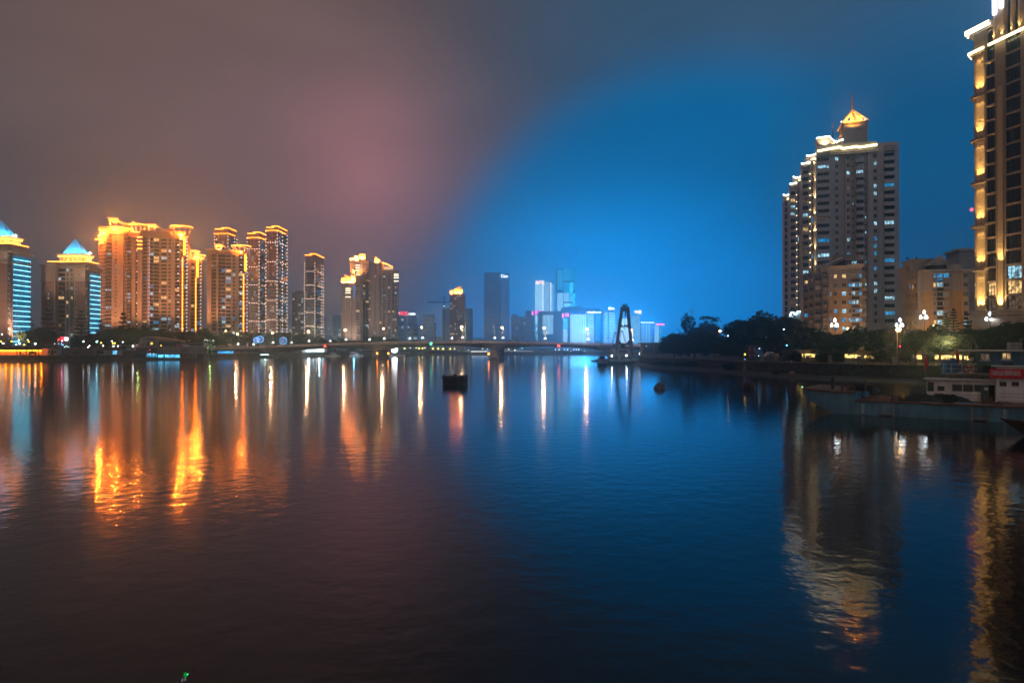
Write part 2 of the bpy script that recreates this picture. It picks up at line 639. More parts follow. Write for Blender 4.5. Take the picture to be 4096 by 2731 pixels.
# beach between the right retaining wall and the water
g = MB()
for k in range(len(WALL) - 1):
    w0, w1, s0, s1 = WALL[k], WALL[k + 1], SHORE[k], SHORE[k + 1]
    n = 8
    for i in range(n):
        a, b = i / n, (i + 1) / n
        for j in range(3):
            c0, c1 = j / 3, (j + 1) / 3
            pt = lambda t, c: (w0[0] * (1 - t) * (1 - c) + w1[0] * t * (1 - c) + s0[0] * (1 - t) * c + s1[0] * t * c,
                               w0[1] * (1 - t) * (1 - c) + w1[1] * t * (1 - c) + s0[1] * (1 - t) * c + s1[1] * t * c)
            q = []
            for t, c in ((a, c0), (b, c0), (b, c1), (a, c1)):
                x, y = pt(t, c)
                z = 0.9 * (1 - c) - 0.12 * c + (0.12 * noise.noise((x * 0.3, y * 0.3, 0)) if 0 < c else 0)
                q.append((x, y, z))
            g.face(q)
struct('beach', g, M_MUD, True)

# ------------------------------------------------------------------ left bank: embankment
M_EMB = mat('embankment_stone', (0.10, 0.085, 0.075), 0.9, 0.4, 0.5, streak=0.3, bump=0.08)
M_COPE = mat('coping_stone', (0.15, 0.135, 0.12), 0.85, 0.2)
em_root = thing('embankment_wall', 'long dark stone river wall below the orange lit pavilion and the ferry', 'river wall')
b = MB()
for k in range(len(LEFT) - 1):
    (xa, ya), (xb, yb) = LEFT[k], LEFT[k + 1]
    b.face([(xa, ya - 1.2, -1), (xb, yb - 1.2, -1), (xb, yb, GL - 0.25), (xa, ya, GL - 0.25)])
    b.face([(xa, ya, GL - 0.25), (xb, yb, GL - 0.25), (xb, yb + 0.6, GL - 0.25), (xa, ya + 0.6, GL - 0.25)])
part('wall', b, M_EMB, em_root)
b = MB()
for k in range(len(LEFT) - 1):
    (xa, ya), (xb, yb) = LEFT[k], LEFT[k + 1]
    b.beam((xa, ya + 0.15, GL - 0.1), (xb, yb + 0.15, GL - 0.1), 0.7, 0.3)
part('coping', b, M_COPE, em_root)
b = MB()
for k in range(len(LEFT) - 1):
    (xa, ya), (xb, yb) = LEFT[k], LEFT[k + 1]
    b.beam((xa, ya - 2.0, 0.1), (xb, yb - 2.0, 0.1), 1.6, 0.25)
part('footing', b, M_COPE, em_root)

# ------------------------------------------------------------------ two towers with blue pyramid roofs
M_BRICK = mat('brown_brick', (0.22, 0.125, 0.095), 0.85, 0.15, 0.5)
M_TAN = mat('tan_stone', (0.40, 0.31, 0.23), 0.8, 0.12, 0.3, streak=0.15)
M_PYR = mat('blue_roof_glass', (0.03, 0.36, 0.62), 0.35, 0.15, 0.2)
M_LEDGLASS = emit('blue_lit_glass', (0.0, 0.16, 0.32), 1.1, False, 0.6, 0.5)


def pyramid_tower(label, px0, px1, Y, ytop, rng_seed, dep, ground=3.3):
    rng = random.Random(rng_seed)
    t = Tower('pyramid_tower', label, 'apartment tower', px0, Y, 0.0, ground, 'towers with blue pyramid roofs')
    W = t.lx(px1)
    s = W / 30.8                     # everything is laid out on a 30.8 m front
    D = dep
    zl = lambda y: PZ(y - 945 + ytop, Y) - ground
    z_band, z_corn, z_up, z_eave, z_tip = zl(1122), zl(1060), zl(1046), zl(1014), zl(945)
    out = [(0, D), (0, 0), (10.2 * s, 0), (10.2 * s, 2.2), (16.8 * s, 2.2), (16.8 * s, 0.4), (24 * s, 0.4), (24 * s, -0.2), (W, -0.2), (W, 2.5),
           (W + 1.2, 2.5), (W + 1.2, D - 1), (W, D - 1), (W, D)]
    b = MB(); b.prism(out, 0, z_band, 0); t.add('wall', b, M_BRICK)
    b = MB(); b.prism(out, z_band, z_corn, 0); t.add('upper_wall', b, M_TAN)
    grow = lambda k: [(x + (k if x > W / 2 else -k), y + (k if y > D / 2 else -k)) for x, y in out]
    b = MB()
    b.prism(grow(0.5), z_band - 0.6, z_band + 0.6); t.add('cornice', b, M_TAN)
    b = MB(); b.prism([(-0.8, D), (-0.8, -0.8), (10.9 * s, -0.8), (10.9 * s, D)], z_corn - 0.9, z_corn + 0.4); t.add('cornice', b, M_TAN)
    b = MB(); b.prism([(24 * s - 0.6, D), (24 * s - 0.6, -1.0), (W + 2.8, -1.0), (W + 2.8, D)], z_corn - 3.2, z_corn - 2.0); t.add('cornice', b, M_TAN)
    # stepped-back storey, lit colonnade and pyramid
    x0, x1, y0, y1 = 7.5 * s, W - 0.6, 3.0, D - 3
    b = MB(); b.prism([(x0, y0), (x1, y0), (x1, y1), (x0, y1)], z_corn, z_up - 0.4); t.add('attic_wall', b, M_TAN)
    b = MB(); b.box(x0 - 4, x1 + 1.4, y0 - 1.5, y1 + 1, z_up - 0.4, z_up + 0.3); t.add('attic_slab', b, M_CREAM)
    b = MB()
    b.box(x0 - 4, x1 + 1.4, y0 - 1.72, y0 - 1.52, z_up + 0.02, z_up + 0.3); b.box(x1 + 1.42, x1 + 1.62, y0 - 1.5, y1 + 1, z_up + 0.02, z_up + 0.3)
    t.add('light_strip', b, E_NEONHOT)
    bx0, bx1, by0, by1 = x0 + 2.2, x1 - 1.2, y0 + 1.0, y1 - 2
    b = MB(); b.box(bx0 + 1.4, bx1 - 1.4, by0 + 1.4, by1 - 1.4, z_up + 0.3, z_eave - 1.0); t.add('belvedere_wall', b, M_CREAM)
    pil = MB(); pil.box(-0.35, 0.35, -0.35, 0.35, 0, z_eave - 1.2 - z_up - 0.3)
    pme = pil.mesh('pillar', M_CREAM)
    n = 7
    for k in range(n):
        t.put('pillar', pme, bx0 + 0.6 + (bx1 - bx0 - 1.2) * k / (n - 1), by0 + 0.6, z_up + 0.3)
        t.put('pillar', pme, bx1 - 0.6, by0 + 0.6 + (by1 - by0 - 1.2) * (k + 1) / n, z_up + 0.3)
    b = MB(); b.prism([(bx0 - 0.4, by0 - 0.4), (bx1 + 0.4, by0 - 0.4), (bx1 + 0.4, by1 + 0.4), (bx0 - 0.4, by1 + 0.4)], z_eave - 1.2, z_eave,
                      0, [(bx0 - 1.3, by0 - 1.3), (bx1 + 1.3, by0 - 1.3), (bx1 + 1.3, by1 + 1.3), (bx0 - 1.3, by1 + 1.3)]); t.add('eave', b, M_CREAM)
    b = MB(); b.box(bx0 - 0.5, bx1 + 0.5, by0 - 0.62, by0 - 0.5, z_eave - 1.9, z_eave - 1.25); b.box(bx1 + 0.5, bx1 + 0.62, by0 - 0.5, by1, z_eave - 1.9, z_eave - 1.25)
    t.add('light_strip', b, E_NEONHOT)
    cx, cy = (bx0 + bx1) / 2 - 0.2, (by0 + by1) / 2
    r0, r1 = bx0 + 1.5, bx1 - 1.5
    b = MB()
    base = [(r0, by0 + 0.6), (r1, by0 + 0.6), (r1, by1 - 0.6), (r0, by1 - 0.6)]
    for k in range(4):
        p, q = base[k], base[(k + 1) % 4]
        b.face([(*p, z_eave), (*q, z_eave), (cx, cy, z_tip)])
    b.face([(*p, z_eave) for p in reversed(base)])
    rf = t.add('pyramid_roof', b, M_PYR)
    b = MB()
    for p in base:
        b.beam((*p, z_eave + 0.05), (cx, cy, z_tip + 0.1), 0.3, 0.3)
    part('rib', b, M_STEEL, rf)
    # dormer arch on the right eave
    b = MB(); b.tube([(r1 + 0.9, by0 + 5 + 1.7 * cos(a * pi / 8), z_eave - 4 + (4.4 + 1.8 * sin(a * pi / 8)) * (1 if 0 < a < 8 else 0)) for a in range(9)], 0.4, 6)
    t.add('dormer_arch', b, M_CREAM)
    for k in range(5):
        fx = bx0 + 1.5 + (bx1 - bx0 - 3) * k / 4
        lamp_light('roof_floodlight', t.root, (fx, by0 - 0.5, z_eave + 0.35), (0.65, 0.88, 1.0), 5000, 0.2, 120, (cx * 0.3 + fx * 0.7, cy, z_tip))
        lamp_light('roof_floodlight', t.root, (fx, by0 - 1.2, z_up + 0.6), (1.0, 0.42, 0.08), 1500, 0.2, 130, (fx, by0 + 1, z_eave))
    for k in range(3):
        fy = by0 + 2 + (by1 - by0 - 4) * k / 2
        lamp_light('roof_floodlight', t.root, (bx1 + 0.9, fy, z_eave + 0.35), (0.65, 0.88, 1.0), 5000, 0.2, 120, (cx, cy * 0.3 + fy * 0.7, z_tip))
        lamp_light('roof_floodlight', t.root, (bx1 + 1.4, fy, z_up + 0.6), (1.0, 0.42, 0.08), 1500, 0.2, 130, (bx1 - 1, fy, z_eave))
    # windows, floor by floor
    st = 3.1
    zs = frange(9, z_corn - 4.2, st)
    t.windows(5.2 * s, 0, zs[4:], 0.9, 0.8, rng, warm=0.1, cool=0.04)
    for x, w in ((11.6 * s, 1.9), (13.6 * s, 2.0), (15.7 * s, 1.8)):
        t.windows(x, 2.2, zs, w, 2.1, rng, frame=M_DARKFRAME)
    for x in (18.2 * s, 21.2 * s):
        t.windows(x, 0.4, zs, 1.3, 1.9, rng)
    t.windows(24.8 * s, -0.2, zs, 0.6, 0.8, rng, cool=0.2, warm=0.35)
    pi_ = MB(); pi_.box(-0.3, 0.3, -0.35, 0, 0, z_corn - 6)
    pm = pi_.mesh('pilaster', M_TAN)
    for x in (0.5, 9.6 * s, 17.1 * s, 19.7 * s, 23.2 * s):
        t.put('pilaster', pm, x, 0.4 if 16 * s < x else 0, 3)
    # the blue lit glass bay on the right side, a light line at every floor
    gx, gy0, gy1 = W + 1.2, 3.0, D - 1.6
    b = MB(); b.box(gx, gx + 0.3, gy0, gy1, 6, z_corn - 5); t.add('glass_bay', b, M_LEDGLASS)
    b = MB(); b.box(0, 0.25, 0, gy1 - gy0 + 0.6, 0, 0.32)
    lme = b.mesh('light_line', E_TEAL)
    mu = MB(); mu.box(0, 0.12, -0.06, 0.06, 0, z_corn - 11)
    mme = mu.mesh('mullion', M_STEEL)
    for k in range(1, 7):
        t.put('mullion', mme, gx + 0.31, gy0 + (gy1 - gy0) * k / 7, 6)
    for z in frange(8, z_corn - 5.2, st * 1.03):
        t.put('light_line', lme, gx + 0.36, gy0 - 0.3, z)
    for k in range(2):
        t.windows(W, 0.7 + k * 1.0, zs, 0.7, 1.6, rng, rot=pi / 2, cool=0.15)
    lamp_light('facade_flood_fill', t.root, (W * 0.4, -42, 8), (1.0, 0.66, 0.45), 110000, 0.5, 95, (W * 0.45, 0, 50))  # added flood that lifts the dark brick front
    lamp_light('facade_flood_fill', t.root, (W - 1.5, -1.2, z_band + 0.9), (0.95, 0.8, 1.0), 500, 0.1, 60, (W - 1.5, -0.6, z_corn))
    return t


pyramid_tower('brown brick tower with a blue pyramid roof standing beside the golden roofed block', 163, 340, 458, 945, 3, 15.5)
pyramid_tower('brown brick tower with a larger blue pyramid roof cut off by the frame edge', -150, 29, 420, 872, 4, 19)

# ------------------------------------------------------------------ towers with golden curled roofs
M_WARMWALL = mat('warm_render', (0.47, 0.31, 0.21), 0.85, 0.1, 0.25, streak=0.12)
M_WARMTRIM = mat('warm_trim', (0.42, 0.30, 0.24), 0.8, 0.1)
M_DIMTRIM = mat('dim_trim', (0.16, 0.125, 0.11), 0.8, 0.1)
M_BALC = mat('balcony_front', (0.10, 0.09, 0.085), 0.5, 0.2)
GOLD = (1.0, 0.18, 0.014)
GROUP_GOLD = 'apartment towers with golden lit roofs'


def curl_roof(t, name, x0, x1, y0, y1, z, rise=3.0, tilt=1.0):
    """flared canopy: flat slab whose left edge sweeps up, slats under it, posts and a lamp inside"""
    w = x1 - x0
    pts_top = [(x0 - 0.12 * w, z + rise), (x0 + 0.62 * w, z + rise * 1.02), (x0 + 0.8 * w, z + rise * 0.45), (x1, z + 0.25 * rise * tilt)]
    pts_bot = [(x1, z + 0.25 * rise * tilt - 0.45), (x0 + 0.76 * w, z + rise * 0.2), (x0 + 0.55 * w, z + rise * 0.62), (x0 + 0.08 * w, z + rise * 0.5)]
    b = MB(); b.slab(pts_top + pts_bot, y0, y1)
    r = t.add(name, b, M_CREAM)
    b = MB()
    for k in range(7):
        xx = x0 + 0.12 * w + 0.45 * w * k / 6
        b.box(xx, xx + 0.03 * w, y0 - 0.25, y0 - 0.02, z + rise * 0.5, z + rise * 0.8)
    part('slat', b, E_NEONHOT, r)
    b = MB()
    for xx in (x0 + 0.1 * w, x0 + 0.5 * w):
        b.box(xx, xx + 0.6, y0 + 0.5, y0 + 1.1, z - 2.2, z + rise * 0.55)
    part('post', b, M_CREAM, r)
    lamp_light('roof_floodlight', t.root, (x0 + 0.35 * w, y0 - 0.8, z - 0.8), GOLD, 50000, 0.3, 150, (x0 + 0.35 * w, y0 + 1.5, z + rise))


def round_crown(t, cx, cy, z, r, h):
    """open flared drum: inverted cone ring on fins, lit from inside"""
    n = 12
    b = MB()
    for k in range(n):
        a0, a1 = pi * 0.85 + pi * 1.3 * k / n, pi * 0.85 + pi * 1.3 * (k + 1) / n
        q = lambda a, rr, zz: (cx + rr * cos(a), cy + rr * sin(a), zz)
        b.face([q(a0, r * 0.95, z + h * 0.78), q(a1, r * 0.95, z + h * 0.78), q(a1, r * 1.12, z + h), q(a0, r * 1.12, z + h)])
        b.face([q(a0, r * 0.8, z + h * 0.82), q(a1, r * 0.8, z + h * 0.82), q(a1, r * 0.95, z + h * 0.78), q(a0, r * 0.95, z + h * 0.78)])
        b.face([q(a0, r * 1.12, z + h), q(a1, r * 1.12, z + h), q(a1, r * 0.8, z + h), q(a0, r * 0.8, z + h)])
    dr = t.add('crown_ring', b, M_CREAM)
    b = MB()
    for k in range(0, n + 1, 2):
        a = pi * 0.85 + pi * 1.3 * k / n
        b.beam((cx + r * 0.72 * cos(a), cy + r * 0.72 * sin(a), z), (cx + r * 0.95 * cos(a), cy + r * 0.95 * sin(a), z + h * 0.8), 0.45, 0.45)
    part('fin', b, M_CREAM, dr)
    b = MB()
    for k in range(n):
        a0, a1 = pi * 0.85 + pi * 1.3 * k / n, pi * 0.85 + pi * 1.3 * (k + 1) / n
        b.beam((cx + r * 1.14 * cos(a0), cy + r * 1.14 * sin(a0), z + h), (cx + r * 1.14 * cos(a1), cy + r * 1.14 * sin(a1), z + h), 0.25, 0.25)
    part('light_strip', b, E_NEONHOT, dr)
    lamp_light('roof_floodlight', t.root, (cx, cy - r * 0.3, z + 0.5), GOLD, 60000, 0.3)
    lamp_light('roof_floodlight', t.root, (cx - 0.4 * r, cy - r * 1.5, z + 0.3), GOLD, 20000, 0.3, 120, (cx, cy, z + h))


def bay_front(t, bays, z1, storey, rng, z0=6.0, walls=M_WARMWALL, depth=12.0, dim=1.0, cap=None):
    """front made of bays (left px, right px, kind, offset): w wall, n small window, N window pair, b balcony bay, g glazed bay"""
    out = [(t.lx(bays[0][0]), depth)]
    for a, c, kind, off in bays:
        xa, xc = t.lx(a), t.lx(c)
        rec = 1.3 if kind == 'b' else 0.0
        out += [(xa, -off + rec), (xc, -off + rec)]
    out.append((t.lx(bays[-1][1]), depth))
    b = MB(); b.prism(out, 0, z1); t.add('wall', b, walls)
    zs = frange(z0, z1 - storey * 0.9, storey)
    for a, c, kind, off in bays:
        xa, xc = t.lx(a), t.lx(c)
        x, w = (xa + xc) / 2, xc - xa
        if kind == 'n':
            t.windows(x, -off, zs, min(1.1, w * 0.5), 1.2, rng, frame=M_DARKFRAME, split=0, cool=0.05, warm=0.02)
        elif kind == 'N':
            t.windows(x, -off, zs, w * 0.8, storey * 0.62, rng, cool=0.12, warm=0.09)
        elif kind == 'g':
            t.windows(x, -off, zs, w * 0.94, storey * 0.78, rng, frame=M_DIMTRIM, split=3, cool=0.05, warm=0.03, blue=0.05, dim=0.08)
        elif kind == 'b':
            t.windows(x, -off + 1.3, [z + 0.1 for z in zs], w * 0.9, storey * 0.72, rng, frame=M_DARKFRAME, split=2, cool=0.08, warm=0.05)
            t.balconies(x, -off + 1.3, zs, w * 0.98, 1.5, [M_WARMTRIM, M_BALC])
    return zs


def led_column(t, px, y, ztop, zmid, zbot, w=0.7):
    """amber strip down a corner: two full bars above, broken pieces below"""
    x = t.lx(px, y)
    b = MB()
    b.box(x - w, x - w * 0.3, y - 0.35, y - 0.05, zmid, ztop); t.add('light_strip', b, E_NEON)
    b = MB(); b.box(x + w * 0.3, x + w, y - 0.35, y - 0.05, zmid, ztop); t.add('light_strip', b, E_NEON)
    b = MB(); b.box(-w * 0.35, w * 0.35, -0.3, 0, 0, 2.5)
    me = b.mesh('light_strip', E_NEON)
    x -= w * 2.2
    for k, z in enumerate(frange(zbot, zmid - 2.6, 3.05)):
        t.put('light_strip', me, x, y, z)


def corner_lamps(t, px, y, zs, step=1, side=0.4, m=None):
    b = MB(); b.box(-0.35, 0.35, -0.9, 0, 0, 0.28)
    me = b.mesh('corner_lamp', m or E_DOTCOOL)
    for z in zs[::step]:
        t.put('corner_lamp', me, t.lx(px, y), y, z)


FL = (1.0, 0.43, 0.19)


def wall_flood(t, x, y, z, aim, watts, size=70):
    lamp_light('facade_flood_fill', t.root, (x, y, z), FL, watts, 0.5, size, aim)


# left block: cream flanks, balcony stack, stepped curled roofs
rng = random.Random(21)
A = Tower('golden_roof_tower', 'tall tan tower with three stepped golden curled roofs next to the pyramid roof', 'apartment tower', 392, 575, radians(12), GL, GROUP_GOLD)
zA = A.lz(936)
zs = bay_front(A, [(392, 402, 'n', 0.2), (402, 412, 'n', 0.6), (412, 421, 'n', 0.9), (421, 448, 'b', 2.4), (448, 457, 'w', 1.6), (457, 472, 'n', 1.6), (472, 494, 'w', 1.6),
                   (494, 502, 'n', -1.5), (502, 517, 'b', -2.0), (517, 533, 'w', -4.5), (533, 551, 'b', -4.0)], zA, 3.0, rng)
b = MB(); b.box(A.lx(402), A.lx(500), -2.8, 12, zA, A.lz(921)); A.add('attic_wall', b, M_WARMWALL)
b = MB(); b.box(A.lx(430), A.lx(498), 1, 12, A.lz(921), A.lz(899)); A.add('penthouse_wall', b, M_CREAM)
b = MB(); b.box(A.lx(398), A.lx(514), -3.2, 12, A.lz(911), A.lz(907)); A.add('roof_slab', b, M_CREAM)
curl_roof(A, 'curled_roof', A.lx(432), A.lx(492), -1, 10, A.lz(896), A.lz(869) - A.lz(896))
curl_roof(A, 'curled_roof', A.lx(398), A.lx(452), -3.4, 4, A.lz(938), A.lz(915) - A.lz(938))
b = MB()
for k in range(8):
    u0, u1 = k / 8, (k + 1) / 8
    f = lambda u: (A.lx(492) + (A.lx(528) - A.lx(492)) * u, A.lz(889) + 2.2 * (2 * u - 1) ** 2 * (1 if u > 0.5 else 0.2))
    (xa, za), (xb, zb) = f(u0), f(u1)
    b.slab([(xa, za), (xb, zb), (xb, zb - 0.6), (xa, za - 0.6)], 0, 9)
A.add('curved_canopy', b, M_CREAM)
round_crown(A, A.lx(545), 3.0, A.lz(925), 6.0, A.lz(892) - A.lz(925))
b = MB(); b.box(A.lx(514), A.lx(560), -2.2, 12, zA - 1, A.lz(925)); A.add('attic_wall', b, M_WARMWALL)
b = MB(); b.box(A.lx(381), A.lx(402), -1.6, 2, A.lz(961), A.lz(957)); A.add('cornice', b, M_CREAM)
ls = MB(); ls.box(-1.5, 1.5, -0.3, 0, 0, 0.45)
lsm = ls.mesh('light_strip', E_NEONHOT)
for k in range(5):
    A.put('light_strip', lsm, A.lx(406), -1.7, A.lz(975) + k * 1.05)
corner_lamps(A, 547, 2.6, zs, 3, m=E_DOT)
wall_flood(A, A.lx(470), -38, 8, (A.lx(470), 0, 62), 160000, 75)
lamp_light('roof_floodlight', A.root, (A.lx(404), -5, A.lz(950)), GOLD, 60000, 0.3)
lamp_light('roof_floodlight', A.root, (A.lx(470), -5.5, A.lz(918)), GOLD, 50000, 0.3)

B = Tower('golden_roof_tower', 'wide tan tower with a golden slatted roof and an open round crown above the ferry', 'apartment tower', 550, 566, radians(12), GL, GROUP_GOLD)
zB = B.lz(938)
zs = bay_front(B, [(550, 569, 'w', 1.4), (569, 588, 'b', 0.9), (588, 598, 'w', 0.9), (598, 612, 'g', -0.5), (612, 634, 'g', -0.8), (634, 642, 'n', -0.5), (642, 669, 'N', 0.4), (669, 672, 'w', 0.4),
                   (672, 684, 'N', 0.4), (684, 700, 'w', 1.4), (700, 718, 'g', 0.9), (718, 735, 'b', 0.6), (735, 746, 'g', -1.0)], zB, 3.0, rng)
b = MB(); b.box(B.lx(560), B.lx(738), 0, 14, zB, B.lz(919)); B.add('attic_wall', b, M_WARMWALL)
curl_roof(B, 'curled_roof', B.lx(585), B.lx(648), -1.4, 10, B.lz(915), B.lz(893) - B.lz(915))
b = MB()
for k in range(8):
    u0, u1 = k / 8, (k + 1) / 8
    f = lambda u: (B.lx(642) + (B.lx(683) - B.lx(642)) * u, B.lz(913) + 2.0 * (2 * u - 1) ** 2 * (1 if u > 0.5 else 0.1))
    (xa, za), (xb, zb) = f(u0), f(u1)
    b.slab([(xa, za), (xb, zb), (xb, zb - 0.6), (xa, za - 0.6)], 0, 9)
B.add('curved_canopy', b, M_CREAM)
b = MB(); b.box(B.lx(682), B.lx(684), -0.5, 0.1, B.lz(935), B.lz(902)); b.box(B.lx(682), B.lx(722), -0.5, 0.1, B.lz(902), B.lz(900)); B.add('pergola_frame', b, M_CREAM)
round_crown(B, B.lx(722), 2.0, B.lz(938), 7.6, B.lz(901) - B.lz(938))
led_column(B, 737, -1.2, B.lz(942), B.lz(1016), 10)
corner_lamps(B, 747, 0.8, zs, 1)
corner_lamps(B, 712, -1.0, zs, 2)
b = MB(); b.box(-1.8, 1.8, -0.35, 0, 0, 0.4)
lsm2 = b.mesh('light_strip', E_NEONHOT)
for k, y in enumerate((950, 966, 980, 996)):
    B.put('light_strip', lsm2, B.lx(559), -1.45, B.lz(y))
bd = MB(); bd.box(-0.22, 0.22, -0.3, 0, 0, 0.35)
bdm = bd.mesh('corner_lamp', emit('dot_violet', (0.5, 0.55, 1.0), 4.0))
for z in zs[::1]:
    B.put('corner_lamp', bdm, B.lx(597), -1.0, z)
wall_flood(B, B.lx(575), -32, 8, (B.lx(575), 0, 55), 105000, 60)
wall_flood(B, B.lx(692), -32, 8, (B.lx(692), 0, 60), 90000, 55)

Cc = Tower('golden_roof_tower', 'narrow lower tower with a golden round crown squeezed behind the wide tan tower', 'apartment tower', 742, 590, radians(12), GL, GROUP_GOLD)
zC = Cc.lz(1036)
zs = bay_front(Cc, [(742, 758, 'g', 0.4), (758, 764, 'w', 0.8), (764, 778, 'g', 0.2), (778, 786, 'w', 0.8), (786, 803, 'g', -0.6)], zC, 3.0, rng)
round_crown(Cc, Cc.lx(765), 4, zC, 5.0, Cc.lz(1002) - zC)
round_crown(Cc, Cc.lx(795), 2, zC, 4.0, Cc.lz(1028) - zC + 2.0)
led_column(Cc, 789, -0.9, zC, Cc.lz(1110), 10, 0.6)
corner_lamps(Cc, 803, 0.5, zs, 1)

Dt = Tower('golden_roof_tower', 'tan tower with amber corner strip and golden roof left of the twin dotted towers', 'apartment tower', 829, 556, radians(12), GL, GROUP_GOLD)
zD = Dt.lz(1009)
zs = bay_front(Dt, [(829, 846, 'w', 1.4), (846, 865, 'b', 0.9), (865, 872, 'w', 0.7), (872, 886, 'g', -0.4), (886, 901, 'g', -0.6), (901, 925, 'N', 0.3), (925, 929, 'w', 0.3), (929, 941, 'N', 0.3),
                    (941, 955, 'w', 1.3), (955, 972, 'g', 0.8), (972, 984, 'b', 0.3)], zD, 3.0, rng)
b = MB(); b.box(Dt.lx(833), Dt.lx(975), 0, 14, zD, Dt.lz(998)); Dt.add('attic_wall', b, M_WARMWALL)
b = MB(); b.box(Dt.lx(821), Dt.lx(865), -1.8, 3, Dt.lz(997), Dt.lz(994)); Dt.add('roof_slab', b, M_CREAM)
curl_roof(Dt, 'curled_roof', Dt.lx(858), Dt.lx(908), -1.4, 10, Dt.lz(993), Dt.lz(975) - Dt.lz(993))
b = MB(); b.box(Dt.lx(866), Dt.lx(935), -1.3, 6, Dt.lz(1002), Dt.lz(996)); Dt.add('terrace_wall', b, M_CREAM)
round_crown(Dt, Dt.lx(962), 2.0, zD, 6.6, Dt.lz(980) - zD)
led_column(Dt, 981, -1.0, Dt.lz(1014), Dt.lz(1082), 10, 0.65)
corner_lamps(Dt, 988, 0.8, zs, 1)
corner_lamps(Dt, 964, -0.9, zs, 2)
b = MB(); b.box(-2.4, 1.8, -1.0, 0, 0, 0.3)
fin = b.mesh('ledge', M_WARMTRIM)
for k in range(5):
    Dt.put('ledge', fin, Dt.lx(836), -1.4, Dt.lz(1030) - k * 3.0)
wall_flood(Dt, Dt.lx(840), -32, 8, (Dt.lx(840), 0, 50), 120000, 55)
wall_flood(Dt, Dt.lx(946), -32, 8, (Dt.lx(946), 0, 50), 80000, 50)

# ------------------------------------------------------------------ towers outlined with dots of light
M_DIMWALL = mat('grey_brown_render', (0.26, 0.19, 0.165), 0.85, 0.12, 0.3, streak=0.15)
M_BLUEGREY = mat('blue_grey_render', (0.14, 0.15, 0.18), 0.8, 0.12, 0.3)
dot = MB(); dot.ball((0, -0.3, 0), 0.34, 6)
DOTM = dot.mesh('dot_lamp', E_DOT)


def dotted_tower(label, px0, pxm, px1, Y, ytop, ylow, seed, cols, sidecols, storey=3.1, bands=6, plain=0.0, walls=None, group='towers outlined with dots of light'):
    rng = random.Random(seed)
    t = Tower('dotted_tower', label, 'apartment tower', px0, Y, 0.0, GL, group)
    W = t.lx(pxm)
    D = t.ly(px1, W)
    z1, zl = t.lz(ytop), t.lz(ylow)
    b = MB(); b.prism([(0, 0), (W * 0.28, 0), (W * 0.28, 1.0), (W * 0.55, 1.0), (W * 0.55, 0), (W, 0), (W, D), (0, D)], 0, zl - 1.5); t.add('wall', b, walls or M_DIMWALL)
    b = MB(); b.box(W * 0.07, W - 0.6, 0.8, D - 1, zl - 1.5, z1 - 1.2); t.add('attic_wall', b, walls or M_DIMWALL)
    for (xa, xb, ya, z) in ((W * 0.05, W * 0.62, 0.4, z1 - 1.4), (W * 0.5, W - 0.3, 0.5, z1 - 0.2)):
        b = MB(); b.box(xa, xb, ya, D - 0.8, z - 0.8, z)
        t.add('parapet', b, M_CREAM)
        b = MB(); b.box(xa - 0.2, xb + 0.2, ya - 0.3, ya - 0.05, z - 0.4, z + 0.1); b.box(xb + 0.05, xb + 0.3, ya, D - 0.8, z - 0.4, z + 0.1)
        t.add('light_strip', b, E_NEON)
    if plain:
        b = MB(); b.box(-0.3, W * 0.34, -0.35, -0.1, zl - 2.0, zl - 1.6); t.add('light_strip', b, E_NEON)
        b = MB(); b.box(W * 0.36, W + 0.2, -0.35, -0.1, zl - 1.7, zl - 1.3); b.box(W + 0.1, W + 0.35, -0.1, D * 0.8, zl - 1.7, zl - 1.3); t.add('light_strip', b, E_NEON)
    zs = frange(7, zl - 5, storey)
    for fx in (0.14, 0.41, 0.63, 0.8):
        t.windows(W * fx, 1.0 if 0.28 < fx < 0.55 else 0, zs, W * 0.1, 1.7, rng, frame=M_DARKFRAME, cool=0.05, warm=0.04)
    for fy in (0.15, 0.4, 0.62, 0.86):
        t.windows(W, D * fy, zs, D * 0.14, 2.2, rng, rot=pi / 2, frame=M_DARKFRAME, cool=0.03, blue=0.25)
    lamp_light('facade_flood_fill', t.root, (W * 0.4, -45, 8), (1.0, 0.62, 0.45), 70000, 0.5, 95, (W * 0.45, 0, 60))  # added flood to warm and brighten the brown front
    zd = frange(9, zl - 2, 3.35)
    for px in cols:
        for z in zd:
            t.put('dot_lamp', DOTM, t.lx(px), 0, z)
    for px in sidecols:
        y = t.ly(px, W)
        for z in zd:
            t.put('dot_lamp', DOTM, W + 0.3, y, z, pi / 2)
    for k in range(bands):
        z = 12 + k * (zl - 14) / (bands - 0.4)
        for q in range(1, 5):
            t.put('dot_lamp', DOTM, W * q / 5, 0, z)
        for q in range(1, 4):
            t.put('dot_lamp', DOTM, W + 0.3, D * q / 4, z, pi / 2)
    return t


dotted_tower('dotted tower with a gold edge rising behind the tan tower with amber corner strip', 856, 912, 946, 690, 910, 928, 31, (857, 911), (935, 944), bands=0, plain=1)
dotted_tower('left and lower of the twin dotted towers', 987, 1037, 1072, 660, 927, 944, 32, (988, 1036), (), plain=1)
dotted_tower('right and taller of the twin dotted towers with gold parapet', 1062, 1110, 1149, 640, 903, 915, 33, (1063, 1108), (1126, 1145), plain=1)
dotted_tower('slim dark dotted tower standing alone with one gold parapet band', 1217, 1261, 1297, 720, 1014, 1045, 34, (1218, 1259), (1284, 1291), walls=M_BLUEGREY)
b = MB()
PT = Tower('apartment_tower', 'plain dark unlit tower tucked left of the slim dotted tower', 'apartment tower', 1168, 740, 0.0, GL)
W = PT.lx(1222); z1 = PT.lz(1170)
b.prism([(0, 0), (W, 0), (W, 16), (0, 16)], 0, z1); PT.add('wall', b, M_BLUEGREY)
